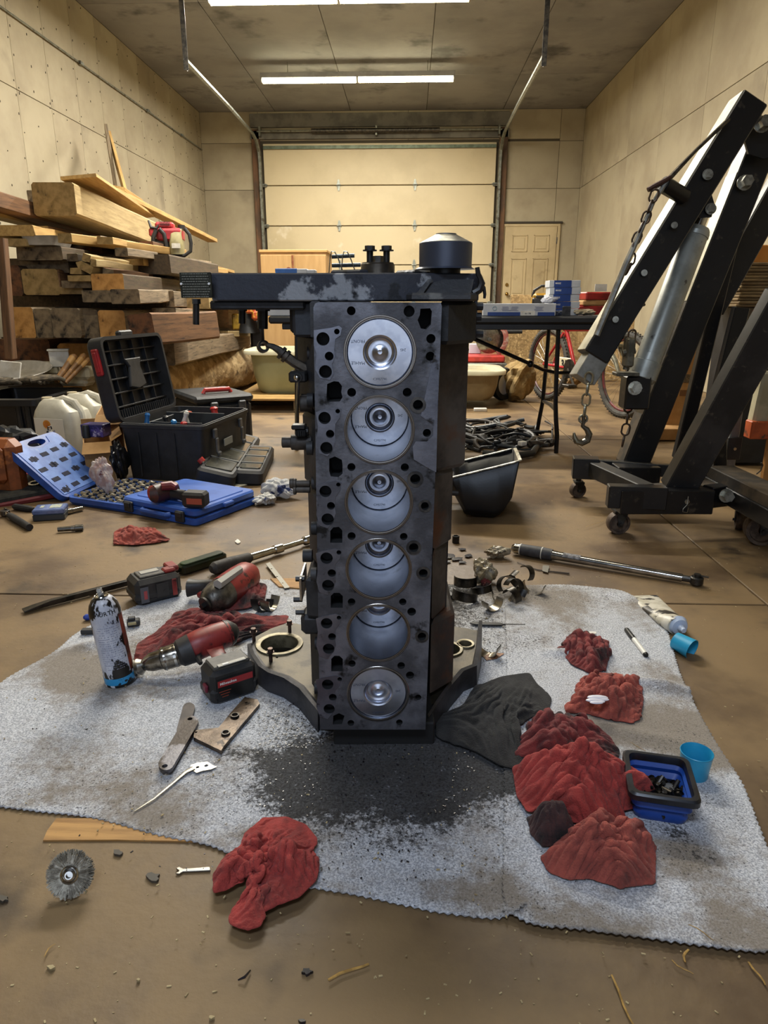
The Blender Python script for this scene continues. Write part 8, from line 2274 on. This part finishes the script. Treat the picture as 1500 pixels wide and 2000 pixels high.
b = MB()
for s_ in (-.05, .05): b.tube([head1 + Vector((.0, s_, .0)), Vector((wb - .06, s_, .40)), Vector((wb, s_, wr))], [.017, .017, .012], n=10)
b.box(head1 + Vector((.01, 0, .0)), (.05, .14, .03), .008); part('suspension_fork', b, mat('grey_fork', '8a8878', '6b695c', 20, rough=.4, metal=.5), t)
b = MB(); b.cyl(head0 + Vector((-.01, 0, .03)), head0 + Vector((-.02, 0, .12)), .014, n=8); b.tube([head0 + Vector((-.05, -.30, .17)), head0 + Vector((-.02, -.12, .14)), head0 + Vector((-.02, .12, .14)), head0 + Vector((-.05, .30, .17))], .012, n=8); part('handlebar', b, black_steel, t)
b = MB(); b.cyl(bb_ + Vector((0, -.06, 0)), bb_ + Vector((0, -.052, 0)), .075, n=24); b.cyl(bb_ + Vector((0, -.07, 0)), bb_ + Vector((.10, -.07, -.12)), .010, n=8); b.box(bb_ + Vector((.10, -.11, -.12)), (.09, .08, .02), .004); part('crankset', b, dark_steel, t)
b = MB(); npz = Vector((.30, -.035, .33)); b.box(npz, (.17, .006, .10), .008); npp = part('number_plate', b, white_pl, t); b = MB(); b.box(npz + Vector((0, -.004, 0)), (.155, .002, .085), .002); pp2 = part('plate_field', b, mat('cream_plate', 'c9c0a0'), npp)
text_mesh('31', .085, ink, npp, npz + Vector((0, -.0065, -.004)), (PI / 2, 0, 0), bold=.004)
text_mesh('GT', .05, white_ink, t, (head1 + bb_) / 2 + Vector((.05, -.026, .03)), (PI / 2, -math.atan2(head1.z - bb_.z, head1.x - bb_.x), 0), bold=.002)

# pale board scraps and sacks behind the table and bicycle
osb = mat('flaky_osb', '9a7f54', '7c6440', 26, lo=.42, hi=.58, detail=4, c3='b59a6c', s3=60, lo3=.55, hi3=.62, rough=.85, bump=.4, bs=60)
b = MB(); b.box((0, 0, .45), (1.3, .02, .9), .003); solo('chipboard_sheet', b, osb, 'chipboard sheet leaning against the right wall behind the bicycle', 'board', (1.72, 7.6, .0), (R(-10), 0, R(-8)))
b = MB(); b.box((0, 0, .34), (.9, .02, .68), .003); solo('chipboard_sheet', b, osb, 'smaller chipboard sheet standing left of the bigger one, behind the table leg', 'board', (1.22, 6.9, .0), (R(-14), 0, R(4)))
crumple('rough tan sack slumped on the floor behind the rear bicycle wheel', 'sack', 'sack', 1012, 742, .17, .2, .20, 61, mat('tan_sack', '9c8356', '7f6a45', 9, rough=.9, bump=.5, bs=60))
crumple('pale split firewood lump right of the tan sack', 'firewood', 'wood', 1120, 735, .13, .16, .13, 62, mat('split_wood', '8a6f48', '6a5236', 6, st=(1, 6, 6), rough=.9, bump=.6, bs=60))

# boxes and things at the right edge, behind the hoist
def rbox(name, cat, label, x0, x1, ytop, ybot, Y, d, m, rz=0.0, z0=None):
    a, c = AY(x0, ybot, Y), AY(x1, ytop, Y); h_ = c.z - a.z; w_ = c.x - a.x
    b_ = MB(); b_.box((w_ / 2, d / 2, h_ / 2), (w_, d, h_), .004); return solo(name, b_, m, label, cat, (a.x, Y, a.z), rz), w_, h_
ob, w_, h_ = rbox('cardboard_box', 'box', 'tall cardboard box seen between the hoist bars, standing on the floor', 1296, 1376, 640, 842, 4.3, .5, card)
b = MB(); b.box((w_ * .55, -.001, h_ * .38), (w_ * .25, .002, .035), .0); part('handle_hole', b, mat('hole_brown', '6e4a28'), ob)
b = MB(); b.box((w_ / 2, -.001, h_ * .52), (w_ * .9, .002, .05)); part('packing_tape', b, mat('dark_print_band', '4a4032', '6b5a42', 90), ob)
rbox('cardboard_box', 'box', 'lower cardboard box in front of the tall one behind the hoist mast', 1270, 1345, 838, 860, 4.15, .25, card)
ob, w_, h_ = rbox('orange_carton', 'box', 'orange topped carton at the right edge above the layered stack', 1414, 1560, 478, 520, 3.6, .5, mat('orange_card', 'b8762c', 'c4843a', 4, rough=.7))
t = thing('paper_bundle', 'stack of brown layered paper sheets at the right edge of the photo', 'paper stack', AY(1440, 600, 3.5))
base_ = AY(1440, 600, 3.5); W_ = AY(1560, 600, 3.5).x - base_.x; H_ = AY(1440, 512, 3.5).z - base_.z
for i in range(14):
    b = MB(); b.box((W_ / 2 + U(-.008, .008), .2 + U(-.006, .006), H_ * (i + .5) / 14), (W_, .4, H_ / 14 * .86), .003); part('paper_layer', b, mat('brown_layered_paper', '8a7450', '6f5c3e', 9, st=(1, 1, 8), rough=.85, bump=.4, bs=40, rand=.08), t)
rbox('black_crate', 'crate', 'black crate under the layered paper stack', 1434, 1560, 600, 905, 3.5, .45, blk)
rbox('wood_post', 'wood', 'narrow pale wooden post left of the layered paper stack', 1430, 1446, 545, 874, 3.9, .05, w_fresh)
ob, w_, h_ = rbox('grey_metal_sheet', 'sheet', 'bluish grey metal sheet standing behind the folded hoist leg', 1412, 1468, 700, 950, 3.05, .02, mat('grey_blue_sheet', '787c7c', '6b6f70', 4, st=(8, 1, 1), rough=.4, metal=.3))
b = MB(); b.box((w_ / 2, -.006, h_ * .31), (w_ * 1.5, .012, .10), .003); part('black_band', b, blk, ob); b = MB(); b.cyl((w_ * .5, -.012, h_ * .31), (w_ * .5, -.018, h_ * .31), .007, n=8); part('rivet', b, bolt_s, ob)
p, q = AY(1478, 828, 2.95), AY(1500, 730, 2.95); b = MB(); L_ = (q - p).length; b.box((L_ / 2, 0, 0), (L_ * 1.1, .065, .06), .01); solo('cream_tube', b, mat('cream_metal', 'bdb596', 'a8a082', 9, rough=.45), 'cream square tube slanting at the right edge above the orange bar', 'tube', M=frame(p, q, (0, -1, 0)))
rbox('orange_bar', 'bar', 'orange painted bar at the right edge of the photo', 1464, 1560, 824, 858, 2.9, .06, mat('orange_paint', 'c05a2c', 'a84c26', 20, c3='5a3a2a', s3=30, rough=.5))
rbox('tan_panel', 'board', 'tan board below the orange bar at the right edge', 1484, 1560, 860, 975, 2.88, .03, mat('tan_panel_wood', 'a8773c', '966832', 5, rough=.6))
b = MB(); c = AY(1480, 700, 2.95); b.tube([c + Vector((-.02, 0, 0)), c + Vector((.06, 0, .02))], .012, n=8); b.cyl(c + Vector((-.02, 0, -.03)), c + Vector((-.02, 0, .03)), .02, n=10); solo('red_valve', b, mat('dark_red_part', '6e2420', rough=.45), 'dark red fitting at the right edge above the cream tube', 'fitting', (0, 0, 0))
b = MB(); c = G(1475, 945, .0); b.tube([Vector((0, 0, .02)), Vector((.015, 0, .035)), Vector((.02, 0, .06)), Vector((.012, 0, .07))], .003, n=6); solo('s_hook', b, dark_steel, 'small black hook on the tan board at the right edge', 'hook', AY(1476, 935, 2.872))
